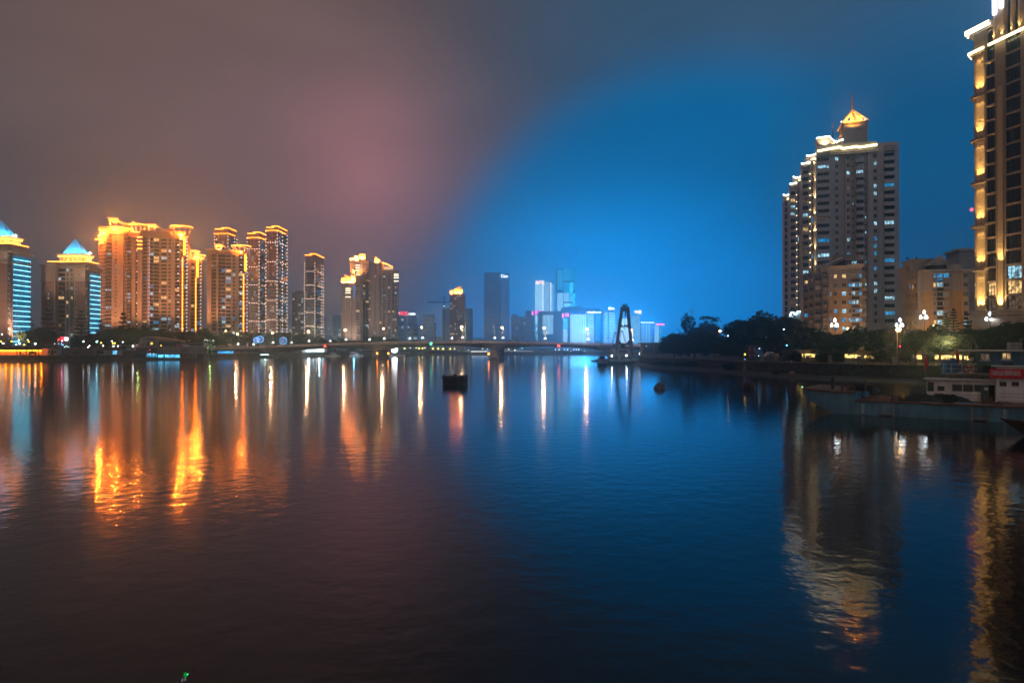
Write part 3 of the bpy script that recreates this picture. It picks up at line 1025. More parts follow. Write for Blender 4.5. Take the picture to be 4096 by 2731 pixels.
b = MB(); b.box(3, W, 2, 14, z1, PT.lz(1163)); PT.add('attic_wall', b, M_BLUEGREY)
rng = random.Random(5)
for fx in (0.12, 0.3, 0.55, 0.75):
    PT.windows(W * fx, 0, frange(6, z1 - 5, 3.1), 1.8, 1.6, rng, frame=M_DARKFRAME, cool=0.06, warm=0.03)
PT.windows(W, 8, frange(6, z1 - 5, 3.1), 3, 1.6, rng, rot=pi / 2, frame=M_DARKFRAME)

# ------------------------------------------------------------------ the complex with blazing golden roof blocks
M_GREYWALL = mat('grey_render', (0.34, 0.27, 0.25), 0.85, 0.1, 0.3, streak=0.2)
E_BARS = emit('bar_light', (1.0, 0.85, 0.6), 4.0)
rng = random.Random(41)


def complex_block(t, bays, z1, Yd, storey=3.1):
    out = [(t.lx(bays[0][0]), Yd)]
    for a, c, kind, off in bays:
        out += [(t.lx(a), -off), (t.lx(c), -off)]
    out.append((t.lx(bays[-1][1]), Yd))
    b = MB(); b.prism(out, 0, z1); t.add('wall', b, M_GREYWALL)
    xm = (t.lx(bays[0][0]) + t.lx(bays[-1][1])) / 2
    lamp_light('facade_flood_fill', t.root, (xm, -45, 10), (1.0, 0.68, 0.52), 20000, 0.5, 90, (xm, 0, 60))  # flood added to lighten the grey walls
    zs = frange(7, z1 - 4, storey)
    for a, c, kind, off in bays:
        x, w = (t.lx(a) + t.lx(c)) / 2, t.lx(c) - t.lx(a)
        if kind == 'N':
            t.windows(x, -off, zs, w * 0.7, 1.9, rng, frame=M_GREYWALL, cool=0.04, warm=0.05, dim=0.1)
    return zs


def gold_block(t, name, x0, x1, y0, y1, z0, z1, watts=2500, off=1.6):
    b = MB(); b.box(x0, x1, y0, y1, z0, z1); o = t.add(name, b, M_CREAM)
    n = max(1, int((x1 - x0) / 5))
    for k in range(n):
        x = x0 + (x1 - x0) * (k + 0.5) / n
        lamp_light('roof_floodlight', t.root, (x, y0 - off, z0 + 0.3), (1.0, 0.20, 0.018), watts * 18 / n, 0.2, 140, (x, y0, z0 + (z1 - z0) * 0.6))
    return o


def sail(t, x0, x1, y0, y1, z0, zl, zr, curve=0.4):
    pts = [(x0, z0), (x0, zl)]
    for k in range(1, 7):
        u = k / 6
        pts.append((x0 + (x1 - x0) * u, zl + (zr - zl) * u ** (1 + curve * 2)))
    pts.append((x1, z0))
    b = MB(); b.slab(pts, y0, y1); o = t.add('sail_fin', b, M_CREAM)
    return o


K1 = Tower('golden_block_tower', 'front tower with blazing yellow roof blocks and white bars of light below them', 'apartment tower', 1365, 770, 0.0, GL, 'complex of towers with blazing golden tops')
z1 = K1.lz(1133)
complex_block(K1, [(1365, 1373, 'w', 0), (1373, 1382, 'w', 0.6), (1382, 1403, 'w', 0.2), (1403, 1408, 'N', -0.6), (1408, 1420, 'w', 0.4), (1420, 1440, 'N', -0.5)], z1, 14)
gold_block(K1, 'roof_block', K1.lx(1364), K1.lx(1420), 0, 10, z1, K1.lz(1111), 9000)
gold_block(K1, 'roof_block', K1.lx(1404), K1.lx(1421), -1.5, 6, z1 + 3, K1.lz(1101), 3500)
sail(K1, K1.lx(1377), K1.lx(1400), -0.8, 3, K1.lz(1128), K1.lz(1098), K1.lz(1110))
gold_block(K1, 'roof_block', K1.lx(1389), K1.lx(1412), 6, 14, z1, K1.lz(1090), 3000, 6.5)
b = MB(); b.box(-2.8, 2.8, -0.4, 0, 0, 0.6)
bm_ = b.mesh('light_bar', E_BARS)
for y in (1155, 1163, 1172, 1189):
    K1.put('light_bar', bm_, K1.lx(1392), -0.3, K1.lz(y))
b = MB(); b.box(K1.lx(1416.5), K1.lx(1419.5), -0.9, -0.45, K1.lz(1191), K1.lz(1140)); K1.add('blue_light_column', b, emit('blue_column', (0.0, 0.25, 0.9), 1.2))

K2 = Tower('golden_block_tower', 'tallest golden topped tower behind the blazing roof blocks, with a thin mast', 'apartment tower', 1400, 800, 0.0, GL, 'complex of towers with blazing golden tops')
z1 = K2.lz(1042)
complex_block(K2, [(1400, 1418, 'w', 0), (1418, 1426, 'N', 0.3), (1426, 1436, 'w', 0.2), (1436, 1450, 'w', -0.8), (1450, 1460, 'N', -1.2), (1460, 1476, 'N', -0.5)], z1, 16)
gold_block(K2, 'roof_block', K2.lx(1399), K2.lx(1436), -0.2, 10, z1, K2.lz(1031), 6000)
gold_block(K2, 'roof_block', K2.lx(1416), K2.lx(1434), 0.8, 8, z1 + 3, K2.lz(1024), 3000)
gold_block(K2, 'roof_block', K2.lx(1436), K2.lx(1462), -0.4, 8, K2.lz(1040), K2.lz(1016), 6000)
gold_block(K2, 'stair_block', K2.lx(1411), K2.lx(1420), -2.5, -0.3, K2.lz(1102), K2.lz(1078), 3500)
b = MB(); b.tube([(K2.lx(1459), 3, K2.lz(1020)), (K2.lx(1459), 3, K2.lz(1010))], 0.25); K2.add('mast', b, M_STEEL)
for y in (1062, 1072, 1083, 1100):
    K2.put('light_bar', bm_, K2.lx(1431), -0.6, K2.lz(y))
lamp_light('facade_flood_fill', K2.root, (K2.lx(1420), -12, K2.lz(1105)), (1.0, 0.42, 0.1), 42000, 0.3, 90, (K2.lx(1420), 0, K2.lz(1068)))
lamp_light('facade_flood_fill', K2.root, (K2.lx(1450), -9, K2.lz(1105)), (1.0, 0.42, 0.1), 12000, 0.3, 90, (K2.lx(1450), 0, K2.lz(1068)))

K3 = Tower('golden_block_tower', 'right tower of the golden complex with a lit sail fin and sloping glass top', 'apartment tower', 1474, 785, 0.0, GL, 'complex of towers with blazing golden tops')
z1 = K3.lz(1052)
complex_block(K3, [(1474, 1482, 'N', 0), (1482, 1497, 'w', 0.8), (1497, 1503, 'N', 0.2), (1503, 1516, 'w', 0.9), (1516, 1526, 'N', 0), (1526, 1530, 'w', 0.3)], z1, 14)
z2 = K3.lz(1078)
b = MB()
complex_block(K3, [(1530, 1540, 'N', -1), (1540, 1551, 'w', 0.2), (1551, 1560, 'N', -0.6), (1560, 1568, 'w', 0.2), (1568, 1577, 'N', -1.5), (1577, 1586, 'N', -2)], z2, 14)
sail(K3, K3.lx(1498), K3.lx(1521), -0.6, 3, z1, K3.lz(1027), K3.lz(1040))
lamp_light('roof_floodlight', K3.root, (K3.lx(1508), -3.5, z1 + 0.5), (1.0, 0.42, 0.06), 16000, 0.2, 130, (K3.lx(1508), 0, K3.lz(1036)))
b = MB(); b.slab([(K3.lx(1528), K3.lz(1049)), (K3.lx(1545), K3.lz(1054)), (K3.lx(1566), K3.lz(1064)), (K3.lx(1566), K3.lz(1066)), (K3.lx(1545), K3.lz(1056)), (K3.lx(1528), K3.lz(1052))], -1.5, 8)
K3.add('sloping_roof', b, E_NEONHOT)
b = MB()
for k in range(8):
    x = K3.lx(1536 + k * 4.2)
    b.box(x, x + 0.3, -1.2, -0.9, z2, K3.lz(1054 + k * 1.6))
K3.add('glazing_bar', b, M_STEEL)
b = MB(); b.box(K3.lx(1536), K3.lx(1567), 0.5, 6, z2, K3.lz(1066)); K3.add('glass_top', b, emit('warm_glass', (1.0, 0.6, 0.25), 1.6, True))
for y in (1098, 1105, 1112, 1125):
    K3.put('light_bar', bm_, K3.lx(1584), 1.5, K3.lz(y))

# ------------------------------------------------------------------ far skyline beyond the bridge
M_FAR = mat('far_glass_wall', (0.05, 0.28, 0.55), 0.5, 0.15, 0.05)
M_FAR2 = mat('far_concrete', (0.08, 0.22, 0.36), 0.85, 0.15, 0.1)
E_RED = emit('sign_red', (1.0, 0.03, 0.05), 5.0)
E_PINK = emit('sign_pink', (1.0, 0.12, 0.55), 5.0)
E_SIGNW = emit('sign_white', (0.85, 0.95, 1.0), 6.0)
E_SIGNY = emit('sign_yellow', (1.0, 0.75, 0.1), 6.0)
E_SIGNO = emit('sign_orange', (1.0, 0.45, 0.25), 6.0)
E_SOFT = emit('led_soft', (0.15, 0.55, 1.0), 0.8)
E_SCREEN = emit('led_screen', (0.22, 0.65, 1.0), 2.0, True, 0.7, 0.12)
FARG = 'office towers far beyond the bridge'
FS = 1.7      # the far skyline stands well back in the haze


def far_block(label, px0, px1, Y, ytop, side=0.0, cat='office tower', wall=None, name='office_tower', depth=30, roof=None, rows=0, seed=0, group=None, cool=0.05, warm=0.01):
    """plain far building; roof: list of (px0, px1, y) steps; rows: window rows at a coarse pitch"""
    t = Tower(name, label, cat, px0, Y * FS, side, GL, group)
    rows *= FS
    W = t.lx(px1); z1 = t.lz(ytop)
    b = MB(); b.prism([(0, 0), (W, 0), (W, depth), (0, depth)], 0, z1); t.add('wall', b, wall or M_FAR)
    for a, c, y in roof or []:
        b = MB(); b.box(t.lx(a), t.lx(c), 3, depth - 4, z1, t.lz(y)); t.add('roof_block', b, wall or M_FAR)
    if rows:
        rng = random.Random(seed)
        n = max(2, int(W / 11))
        for z in frange(12, z1 - 5, rows):
            for k in range(n):
                t.put('window', win_mesh(W / n * 0.6, min(4, rows * 0.6), pick(rng, cool, warm, 0.05, 0.02), M_DARKFRAME), W * (k + 0.5) / n, 0, z)
    t.W = W; t.z1 = z1
    return t


def add_haze_glow(t, x, watts=4.0e5):
    """added bodiless lamp standing in for the glow of lit fronts in haze"""
    lamp_light('added_haze_glow', t.root, (x, -25, PZ(1300, t.y0) - GL), (0.0, 0.36, 1.0), watts * 0.45, 28)  # added fill lamp, no real lamp hangs before these fronts


def strips(t, pxs, y0, y1, w, m, name='light_strip', yl=0.0):
    """upright LED lines down a front"""
    w *= FS
    for px in pxs:
        b = MB(); x = t.lx(px, yl)
        b.box(x - w / 2, x + w / 2, yl - 0.5, yl - 0.05, t.lz(y1), t.lz(y0)); t.add(name, b, m)


def sign(t, body, px, py, size, m, y=-1.2, scale=(1, 1, 1), name='sign'):
    o = t.put(name, text_mesh('sign', body, size * FS, m, 0.3), t.lx(px, y), y, t.lz(py))
    o.scale = scale
    return o


# between the golden complex and the centre
t = far_block('low dark block with a red roof sign right of the golden complex', 1586, 1617, 900, 1262, cat='apartment block', rows=5, seed=1, cool=0.04)
sign(t, '川州汉', 1604, 1255, 6.0, E_RED); sign(t, '▪▪', 1591, 1252, 4.0, E_SIGNW)
t = far_block('faint tower with a long white roof sign', 1633, 1662, 1150, 1262, cat='office tower', wall=M_FAR2)
b = MB(); b.box(t.lx(1640), t.lx(1661), -1.5, -1, t.lz(1259), t.lz(1253)); t.add('sign', b, E_SIGNW)
b = MB(); b.box(t.lx(1635), t.lx(1637), -1.5, -1, t.lz(1259), t.lz(1252)); t.add('sign', b, E_SIGNW)
far_block('squat dark block with stepped roof in front of the white sign tower', 1624, 1674, 850, 1312, cat='apartment block', roof=[(1632, 1670, 1300), (1642, 1664, 1293)], rows=5, seed=2, cool=0.1)
far_block('pale faint block behind the squat dark block', 1690, 1738, 1400, 1257, cat='apartment block', wall=M_FAR2, rows=8, seed=3, cool=0.03)
far_block('faint grey tower in the haze left of the golden complex', 1330, 1366, 1350, 1263, cat='apartment block', wall=M_FAR2, roof=[(1338, 1360, 1259)], rows=9, seed=44)
far_block('low hazy block at the far end of the bridge lamps', 1674, 1702, 1000, 1322, cat='apartment block', rows=6, seed=4)

# tower with the golden sail
rng = random.Random(8)
KS = Tower('golden_block_tower', 'slim grey tower with a small golden sail top near the crane', 'apartment tower', 1799, 860, 0.0, GL)
W = KS.lx(1859); zt = KS.lz(1176)
b = MB(); b.prism([(0, 0), (KS.lx(1811), 0), (KS.lx(1811), 1.5), (KS.lx(1831), 1.5), (KS.lx(1831), -0.5), (W, -0.5), (W, 16), (0, 16)], 0, zt); KS.add('wall', b, M_GREYWALL)
gold_block(KS, 'roof_block', 0, KS.lx(1811), 0, 8, zt, KS.lz(1162), 1500)
gold_block(KS, 'roof_block', KS.lx(1815), KS.lx(1850), -0.4, 8, zt, KS.lz(1154), 7000)
sail(KS, KS.lx(1825), KS.lx(1844), -1.2, 3, zt, KS.lz(1150), KS.lz(1144), 0.0)
KS.windows(KS.lx(1805), 0, frange(7, zt - 3, 3.2), 1.6, 1.8, rng, frame=M_GREYWALL)
for px in (1815, 1821, 1827):
    KS.windows(KS.lx(px), 1.5, frange(7, zt - 3, 3.2), 1.3, 1.9, rng, frame=M_GREYWALL)
for px in (1835, 1844, 1853):
    KS.windows(KS.lx(px), -0.5, frange(7, zt - 3, 3.2), 1.1, 1.5, rng, frame=M_GREYWALL)
far_block('dark unfinished block left of the golden sail tower', 1769, 1802, 900, 1237, cat='building site', wall=M_FAR2, roof=[(1781, 1800, 1230)])
far_block('dark unfinished block right of the golden sail tower', 1858, 1889, 900, 1233, cat='building site', wall=M_FAR2)
# tower crane over the building site
tc = thing('tower_crane', 'faint tower crane above the dark unfinished block', 'crane', (*P(1777, 1300, 905).xy, GL))
b = MB()
zc = PZ(1209, 905) - GL; h = zc + 8
for dx, dy in ((-0.8, -0.8), (0.8, -0.8), (0.8, 0.8), (-0.8, 0.8)):
    b.beam((dx, dy, 0), (dx, dy, h), 0.3, 0.3)
for k in range(20):
    b.beam((-0.8, -0.8, h * k / 20), (0.8, -0.8, h * (k + 1) / 20), 0.2, 0.2)
part('mast', b, M_DARK, tc)
b = MB(); b.beam((-22, 0, zc), (8, 0, zc), 0.8, 0.9); b.beam((0, 0, h), (-15, 0, zc + 0.5), 0.2, 0.2); b.beam((0, 0, h), (7, 0, zc + 0.5), 0.2, 0.2); part('jib', b, M_DARK, tc)
b = MB(); b.ball((0, -1.2, PZ(1224, 905) - GL), 0.7); part('lamp', b, E_DOTCOOL, tc)

# dark tower with white sign
rng = random.Random(9)
L = Tower('office_tower', 'tall dark tower with rows of tiny lights and a bright white sign at its corner', 'office tower', 1936, 980 * 2.3, 0.0, GL, FARG)
xm = L.lx(2004); z1 = L.lz(1092)
out = [(0, 0), (xm, 0), (L.lx(2008), 1.5), (L.lx(2038, 16), 16), (0, 30)]
b = MB(); b.prism(out, 0, z1); L.add('wall', b, M_FAR)
b = MB(); b.box(L.lx(1941), L.lx(2000), 2, 12, z1, L.lz(1089)); L.add('roof_block', b, M_FAR)
for z in frange(10, z1 - 14, 7.4):
    for k in range(7):
        u = (k + 0.5) / 7
        if rng.random() < 0.85:
            L.put('window', win_mesh(1.6, 1.4, 'c', None, 0), L.lx(2008) + (L.lx(2038, 16) - L.lx(2008)) * u, 1.5 + 14.5 * u, z, math.atan2(14.5, L.lx(2038, 16) - L.lx(2008)))
for px, y in ((1962, 1152), (1967, 1151), (1973, 1152), (1980, 1148), (1988, 1143), (1970, 1206), (1976, 1205), (1950, 1244), (1956, 1243), (1948, 1253), (1952, 1261), (1960, 1262), (1967, 1262), (1974, 1261), (1981, 1262), (1988, 1262), (1955, 1333), (1965, 1332), (1972, 1332)):
    L.put('window', win_mesh(1.7, 4.0, 'c', M_DARKFRAME, 0), L.lx(px), 0, L.lz(y))
o = L.put('sign', text_mesh('sign', 'Cno', 15.0, E_SIGNW, 0.4), L.lx(2017, 4), 3.0, L.lz(1104), 0.5)
for px, y in ((1998, 1200), (1998, 1281), (1937, 1201), (1999, 1112)):
    b = MB(); b.ball((L.lx(px), -0.6, L.lz(y)), 0.6, 6); L.add('beacon', b, E_DOT)

far_block('hazy twin block with a small gabled top left of the striped towers', 2044, 2092, 1250, 1266, cat='apartment block', wall=M_FAR2, roof=[(2048, 2070, 1257)], rows=7, seed=10, cool=0.01, warm=0)
far_block('hazy twin block with a small gabled top beside the pink sign tower', 2090, 2136, 1200, 1271, cat='apartment block', wall=M_FAR2, roof=[(2096, 2112, 1263)], rows=7, seed=11, cool=0.01, warm=0)

# tower with orange roof lettering
t = far_block('tall striped tower of bright white light lines with orange LFC lettering', 2141, 2171, 1320, 1124, group=FARG)
b = MB(); b.prism([(t.lx(2171), 0), (t.lx(2185), -1), (t.lx(2199), 2), (t.lx(2214), 5), (t.lx(2214), 30), (t.lx(2171), 30)], 0, t.lz(1125)); t.add('wing_wall', b, M_FAR)
strips(t, [2142 + 4.0 * k for k in range(8)], 1124, 1243, 0.95, emit('led_line_bright', (0.48, 0.86, 1.0), 2.4), yl=-0.1)
strips(t, [2172.5], 1124, 1247, 1.3, emit('led_line_hot', (0.85, 0.95, 1.0), 2.6), yl=-0.4)
strips(t, [2176 + 2.6 * k for k in range(9)], 1127, 1247, 0.75, E_LED, yl=-0.9)
strips(t, [2202.5, 2204], 1130, 1246, 0.9, MATS['led_line_hot'], yl=1.8)
strips(t, [2207, 2210, 2213], 1133, 1246, 0.7, E_LED, yl=3.8)
add_haze_glow(t, t.lx(2178), 6e5)
sign(t, 'LFC', 2162, 1130, 9.5, E_SIGNO, -2)
b = MB()
for k in range(10):
    a0, a1 = 2 * pi * k / 10, 2 * pi * (k + 1) / 10
    c0 = (t.lx(2148.5), -2, t.lz(1130.5))
    b.beam((c0[0] + 3.2 * cos(a0), -2, c0[2] + 3.2 * sin(a0)), (c0[0] + 3.2 * cos(a1), -2, c0[2] + 3.2 * sin(a1)), 1.5, 1.5)
b.ball((c0[0], -2, c0[2]), 1.5); t.add('emblem', b, E_SIGNO)

# tall glass tower with dark bands
G = Tower('office_tower', 'tallest pale glowing glass tower with dark stepped bands fading into the blue', 'office tower', 2227, 1450 * 1.3, 0.0, GL, FARG)
zt = G.lz(1074)
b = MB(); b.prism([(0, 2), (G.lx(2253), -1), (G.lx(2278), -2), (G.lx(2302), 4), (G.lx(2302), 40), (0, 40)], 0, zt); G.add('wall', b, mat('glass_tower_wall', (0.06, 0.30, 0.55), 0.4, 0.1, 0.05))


def glow(t, px0, px1, y0, y1, yl, m, name='lit_panel'):
    b = MB(); b.box(t.lx(px0, yl), t.lx(px1, yl), yl - 0.4, yl - 0.05, t.lz(y1), t.lz(y0)); return t.add(name, b, m)


E_PALE1 = emit('led_veil', (0.0, 0.48, 1.0), 1.0, True, 0.25, 0.05)
E_PALE2 = emit('led_veil_bright', (0.04, 0.62, 1.0), 1.6, True, 0.35, 0.08)
glow(G, 2229, 2252, 1078, 1161, -2.0, E_PALE1); glow(G, 2254, 2292, 1075, 1124, -3.4, E_PALE1); glow(G, 2293, 2301, 1080, 1160, -0.5, E_PALE1)
glow(G, 2230, 2252, 1172, 1244, -2.0, E_PALE1); glow(G, 2254, 2278, 1130, 1207, -3.4, E_PALE1); glow(G, 2279, 2292, 1130, 1207, -3.4, E_PALE2)
glow(G, 2293, 2301, 1172, 1226, -0.5, E_PALE2); glow(G, 2254, 2290, 1213, 1228, -3.4, E_PALE2)
strips(G, [2230 + 3 * k for k in range(8)], 1172, 1244, 0.7, E_LED, yl=-2.4)
strips(G, [2256 + 3.3 * k for k in range(7)], 1172, 1207, 0.7, E_LED, yl=-3.8)
strips(G, [2256 + 3.3 * k for k in range(8)], 1213, 1228, 0.7, E_LED, yl=-3.8)
strips(G, [2230 + 4 * k for k in range(6)] , 1080, 1160, 0.35, E_SOFT, yl=-2.4)
strips(G, [2256 + 4 * k for k in range(6)], 1076, 1124, 0.35, E_SOFT, yl=-3.8)

add_haze_glow(G, G.lx(2265), 6e5)
# nearer dark blocks in front of the striped towers
t = far_block('dark blue block with a pink roof sign and a column of scattered lights', 2102, 2156, 1130, 1241, roof=None)
sign(t, '▮圆圆', 2146, 1251, 6.5, E_PINK)
rng = random.Random(13)
for k in range(75):
    u = rng.random()
    b = MB()
    if k == 0:
        b.box(-0.6, 0.6, -0.5, 0, 0, 1.5)
        sp = b.mesh('spark_light', E_TEAL)
    t.put('spark_light', sp, t.lx(2139 + 13 * rng.random()), 0, t.lz(1262 + 98 * u))
t = far_block('broad dark block with a panel of thin white lines', 2152, 2279, 1080, 1247, roof=[(2160, 2240, 1244)])
strips(t, [2172 + 3.05 * k for k in range(14)], 1260, 1337, 0.6, E_LED)
glow(t, 2192.5, 2196, 1260, 1337, -0.1, emit('led_line_cyan', (0.10, 0.65, 1.0), 1.5), 'light_strip')
sign(t, '▮国', 2260, 1261, 6.5, E_PINK)
glow(t, 2252, 2270, 1272, 1318, 0, E_PALE2, 'screen')
glow(t, 2252, 2270, 1318, 1371, 0, emit('screen_white', (0.5, 0.8, 1.0), 1.2, True, 0.5, 0.25), 'screen')
far_block('faint wide block with a stepped top behind the white striped block', 2245, 2400, 1095, 1232, roof=[(2270, 2330, 1226)], wall=M_FAR)
t = far_block('white striped block of tall upright light lines', 2282, 2349, 1000, 1245)
strips(t, [2283.5 + 7.25 * k for k in range(9)], 1257, 1375, 0.85, emit('led_line_white', (0.46, 0.84, 1.0), 2.4))
strips(t, [2287.5 + 7.25 * k for k in range(9)], 1257, 1375, 0.6, E_LED)
add_haze_glow(t, t.W / 2)
t = far_block('block of slanting horizontal white light lines beside the striped block', 2349, 2374, 990, 1248)
b = MB(); b.slab([(t.lx(2350), t.lz(1251)), (t.lx(2350), t.lz(1247)), (t.lx(2362), t.lz(1246)), (t.lx(2373), t.lz(1249)), (t.lx(2373), t.lz(1253))], -0.6, -0.1); t.add('sign', b, E_SIGNW)
b = MB(); b.beam((t.lx(2350), -0.3, 0.35), (t.lx(2372.5), -0.3, -0.6), 0.4, 1.7); lm = b.mesh('light_line', E_LED)
for k in range(17):
    t.put('light_line', lm, 0, 0, t.lz(1260 + 6.6 * k))
strips(t, [2373], 1255, 1374, 0.7, E_LED)
add_haze_glow(t, t.W / 2)
t = far_block('pale blue screen block with small white lettering', 2374, 2411, 1050, 1240)
sign(t, 'Element', 2390, 1249, 4.2, E_SIGNW)
glow(t, 2382, 2399, 1257, 1363, 0, emit('led_veil_deep', (0.0, 0.42, 1.0), 0.8, True, 0.25, 0.1), 'screen')
t = far_block('block of stacked white horizontal light lines with a glaring white roof sign', 2411, 2463, 1020, 1246)
b = MB(); b.slab([(t.lx(2435), t.lz(1238)), (t.lx(2434), t.lz(1230)), (t.lx(2440), t.lz(1229)), (t.lx(2457), t.lz(1232)), (t.lx(2457), t.lz(1238))], -1, 0); t.add('sign', b, E_SIGNW)
b = MB(); b.box(t.lx(2436), t.lx(2456), 0, 1, t.z1, t.lz(1236)); t.add('sign_frame', b, M_DARK)
for k in range(21):
    y = 1251 + 6.05 * k
    b = MB(); b.box(t.lx(2418 - 0.22 * k), t.lx(2431), -0.5, -0.05, t.lz(y + 0.75), t.lz(y - 0.75)); t.add('light_line', b, MATS['led_line_white'])
    b = MB(); b.beam((t.lx(2436), -0.3, t.lz(y)), (t.lx(2461), -0.3, t.lz(y + 2.2)), 0.4, 0.95); t.add('light_line', b, MATS['led_line_white'])
add_haze_glow(t, t.W / 2)
t = far_block('bright white striped block seen through the crane frame', 2475, 2523, 1060, 1272)
strips(t, [2477 + 3.1 * k for k in range(15)], 1274, 1375, 0.9, emit('led_line_warmwhite', (0.6, 0.84, 0.98), 1.6))
add_haze_glow(t, t.W / 2)
Sl = Tower('office_tower', 'sail shaped tower of speckled blue light with yellow roof characters', 'office tower', 2522, 1000 * FS, 0.0, GL, FARG)
pts = [(0, 0), (0, Sl.lz(1272)), (Sl.lx(2526), Sl.lz(1266)), (Sl.lx(2558), Sl.lz(1256)), (Sl.lx(2561), Sl.lz(1258)), (Sl.lx(2561), 0)]
b = MB(); b.slab(pts, 0, 25); Sl.add('wall', b, M_FAR)
pts = [(0.4, 4), (0.4, Sl.lz(1272)), (Sl.lx(2526), Sl.lz(1267)), (Sl.lx(2558), Sl.lz(1257)), (Sl.lx(2560), Sl.lz(1259)), (Sl.lx(2560), 4)]
b = MB(); b.slab(pts, -0.5, -0.1); Sl.add('screen', b, emit('screen_speckle', (0.25, 0.68, 1.0), 0.9, True, 0.95, 0.45))
sign(Sl, '中昆', 2552, 1249, 5.5, E_SIGNY)
t = far_block('rounded block of blue and white light strips right of the crane', 2563, 2616, 1080, 1291)
strips(t, [2565 + 3.6 * k for k in range(14)], 1295, 1372, 0.8, E_SOFT)
strips(t, [2572, 2586, 2597], 1295, 1372, 0.9, E_LED)
b = MB(); b.box(-1.8, 1.8, -0.5, 0, 0, 1.4); rl = b.mesh('roof_lamp', E_SIGNW)
for k in range(8):
    t.put('roof_lamp', rl, t.lx(2566 + 6.8 * k), 0, t.z1 + 0.1)
add_haze_glow(t, t.W / 2)
t = far_block('last lit block beside the dark riverside tree with a pink roof sign', 2618, 2653, 1050, 1302)
strips(t, [2619.5 + 2.5 * k for k in range(7)], 1303, 1368, 0.6, E_LED)
glow(t, 2637, 2652, 1303, 1360, 0, E_PALE1, 'screen')
sign(t, '▬▬', 2641, 1296, 6.5, E_PINK)

# faint low city between, and the far quay with its line of light
for k, (a, c, y, Y, lb) in enumerate(((1702, 1768, 1345, 1200, 'low faint block left of the building site'), (1890, 1936, 1352, 1200, 'low faint block between the building site and the dark tower'),
                                      (2040, 2100, 1345, 1100, 'low faint block right of the dark signed tower'), (1297, 1332, 1340, 1100, 'low faint block right of the slim dotted tower'))):
    far_block(lb, a, c, Y, y, cat='apartment block', wall=M_FAR2, rows=9, seed=60 + k, cool=0.03, warm=0.02)
b = MB()
qa, qb = PX(1885, 706), PX(2132, 712)
b.beam((qa, 705, GL - 0.1), (qb, 711, GL - 0.1), 0.4, 0.55)
solo('quay_light_line', b, emit('quay_white', (0.9, 0.95, 1.0), 2.2), 'long thin white line of light along the far quay below the bridge', 'light strip')

# ------------------------------------------------------------------ the bridge
BA = radians(-17)
B0 = Vector((PX(1970, 446), 446, 0))
br = thing('road_bridge', 'long low concrete road bridge with haunched girders across the river', 'bridge', (B0.x, B0.y, 0), BA)


def bt(px, y=0.0):
    """distance along the bridge for a photo column, on the plane at local depth y"""
    r = (px - 2048) / F
    ox, oy = B0.x - y * sin(BA), B0.y + y * cos(BA)
    return (r * oy - ox) / (cos(BA) - r * sin(BA))


def bw(t, y=0.0):
    return Vector((B0.x + t * cos(BA) - y * sin(BA), B0.y + t * sin(BA) + y * cos(BA), 0))


import numpy as np
_t = [-240, -212.9, -171, -125, -87, -59, 0, 22, 75.9, 101, 125]
_z = [6.9, 7.6, 9.3, 10.7, 11.7, 12.2, 12.2, 11.8, 10.5, 9.9, 9.3]
_c = np.polyfit(_t, _z, 4)
rail_z = lambda t: float(np.polyval(_c, t))
deck_z = lambda t: rail_z(t) - 1.25
PIERS = [-171, -87, 0, 77]
ENDS = (-245, 130)


def soffit(t):
    xs = [ENDS[0] - 20] + PIERS + [ENDS[1] + 30]
    for a, c in zip(xs, xs[1:]):
        if a <= t <= c:
            u = abs(2 * (t - a) / (c - a) - 1)
            return deck_z(t) - 1.9 - 2.6 * u ** 2.2
    return deck_z(t) - 2


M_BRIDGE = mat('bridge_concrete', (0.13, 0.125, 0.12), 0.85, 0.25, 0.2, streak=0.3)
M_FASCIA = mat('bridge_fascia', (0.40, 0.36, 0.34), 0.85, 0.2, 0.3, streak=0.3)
M_ASPH = mat('asphalt', (0.05, 0.05, 0.05), 0.9, 0.2, 1.0)
W_ = 22.0
ts = [ENDS[0] + (ENDS[1] - ENDS[0]) * k / 90 for k in range(91)]
g_, f_, d_ = MB(), MB(), MB()
for a, c in zip(ts, ts[1:]):
    def band(mb, prof_a, prof_c):
        n = len(prof_a)
        for i in range(n):
            j = (i + 1) % n
            mb.face([(a, *prof_a[i]), (c, *prof_c[i]), (c, *prof_c[j]), (a, *prof_a[j])])
    za, zc = deck_z(a), deck_z(c)
    sa, sc_ = soffit(a), soffit(c)
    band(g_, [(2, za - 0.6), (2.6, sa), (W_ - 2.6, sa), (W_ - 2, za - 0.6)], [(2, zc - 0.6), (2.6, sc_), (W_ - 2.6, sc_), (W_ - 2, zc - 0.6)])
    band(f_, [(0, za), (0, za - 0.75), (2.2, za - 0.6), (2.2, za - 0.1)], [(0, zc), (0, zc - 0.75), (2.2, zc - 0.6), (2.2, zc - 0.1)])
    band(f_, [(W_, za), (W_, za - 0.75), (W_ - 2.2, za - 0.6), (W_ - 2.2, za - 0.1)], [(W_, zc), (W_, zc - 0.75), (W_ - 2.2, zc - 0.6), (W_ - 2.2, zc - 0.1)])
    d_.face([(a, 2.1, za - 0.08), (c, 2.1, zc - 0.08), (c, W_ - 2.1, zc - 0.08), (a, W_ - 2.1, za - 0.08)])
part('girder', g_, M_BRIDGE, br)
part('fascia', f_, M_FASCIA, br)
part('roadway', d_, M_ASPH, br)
M_CHEV = mat('chevron_paint', (0.55, 0.5, 0.5), 0.7)
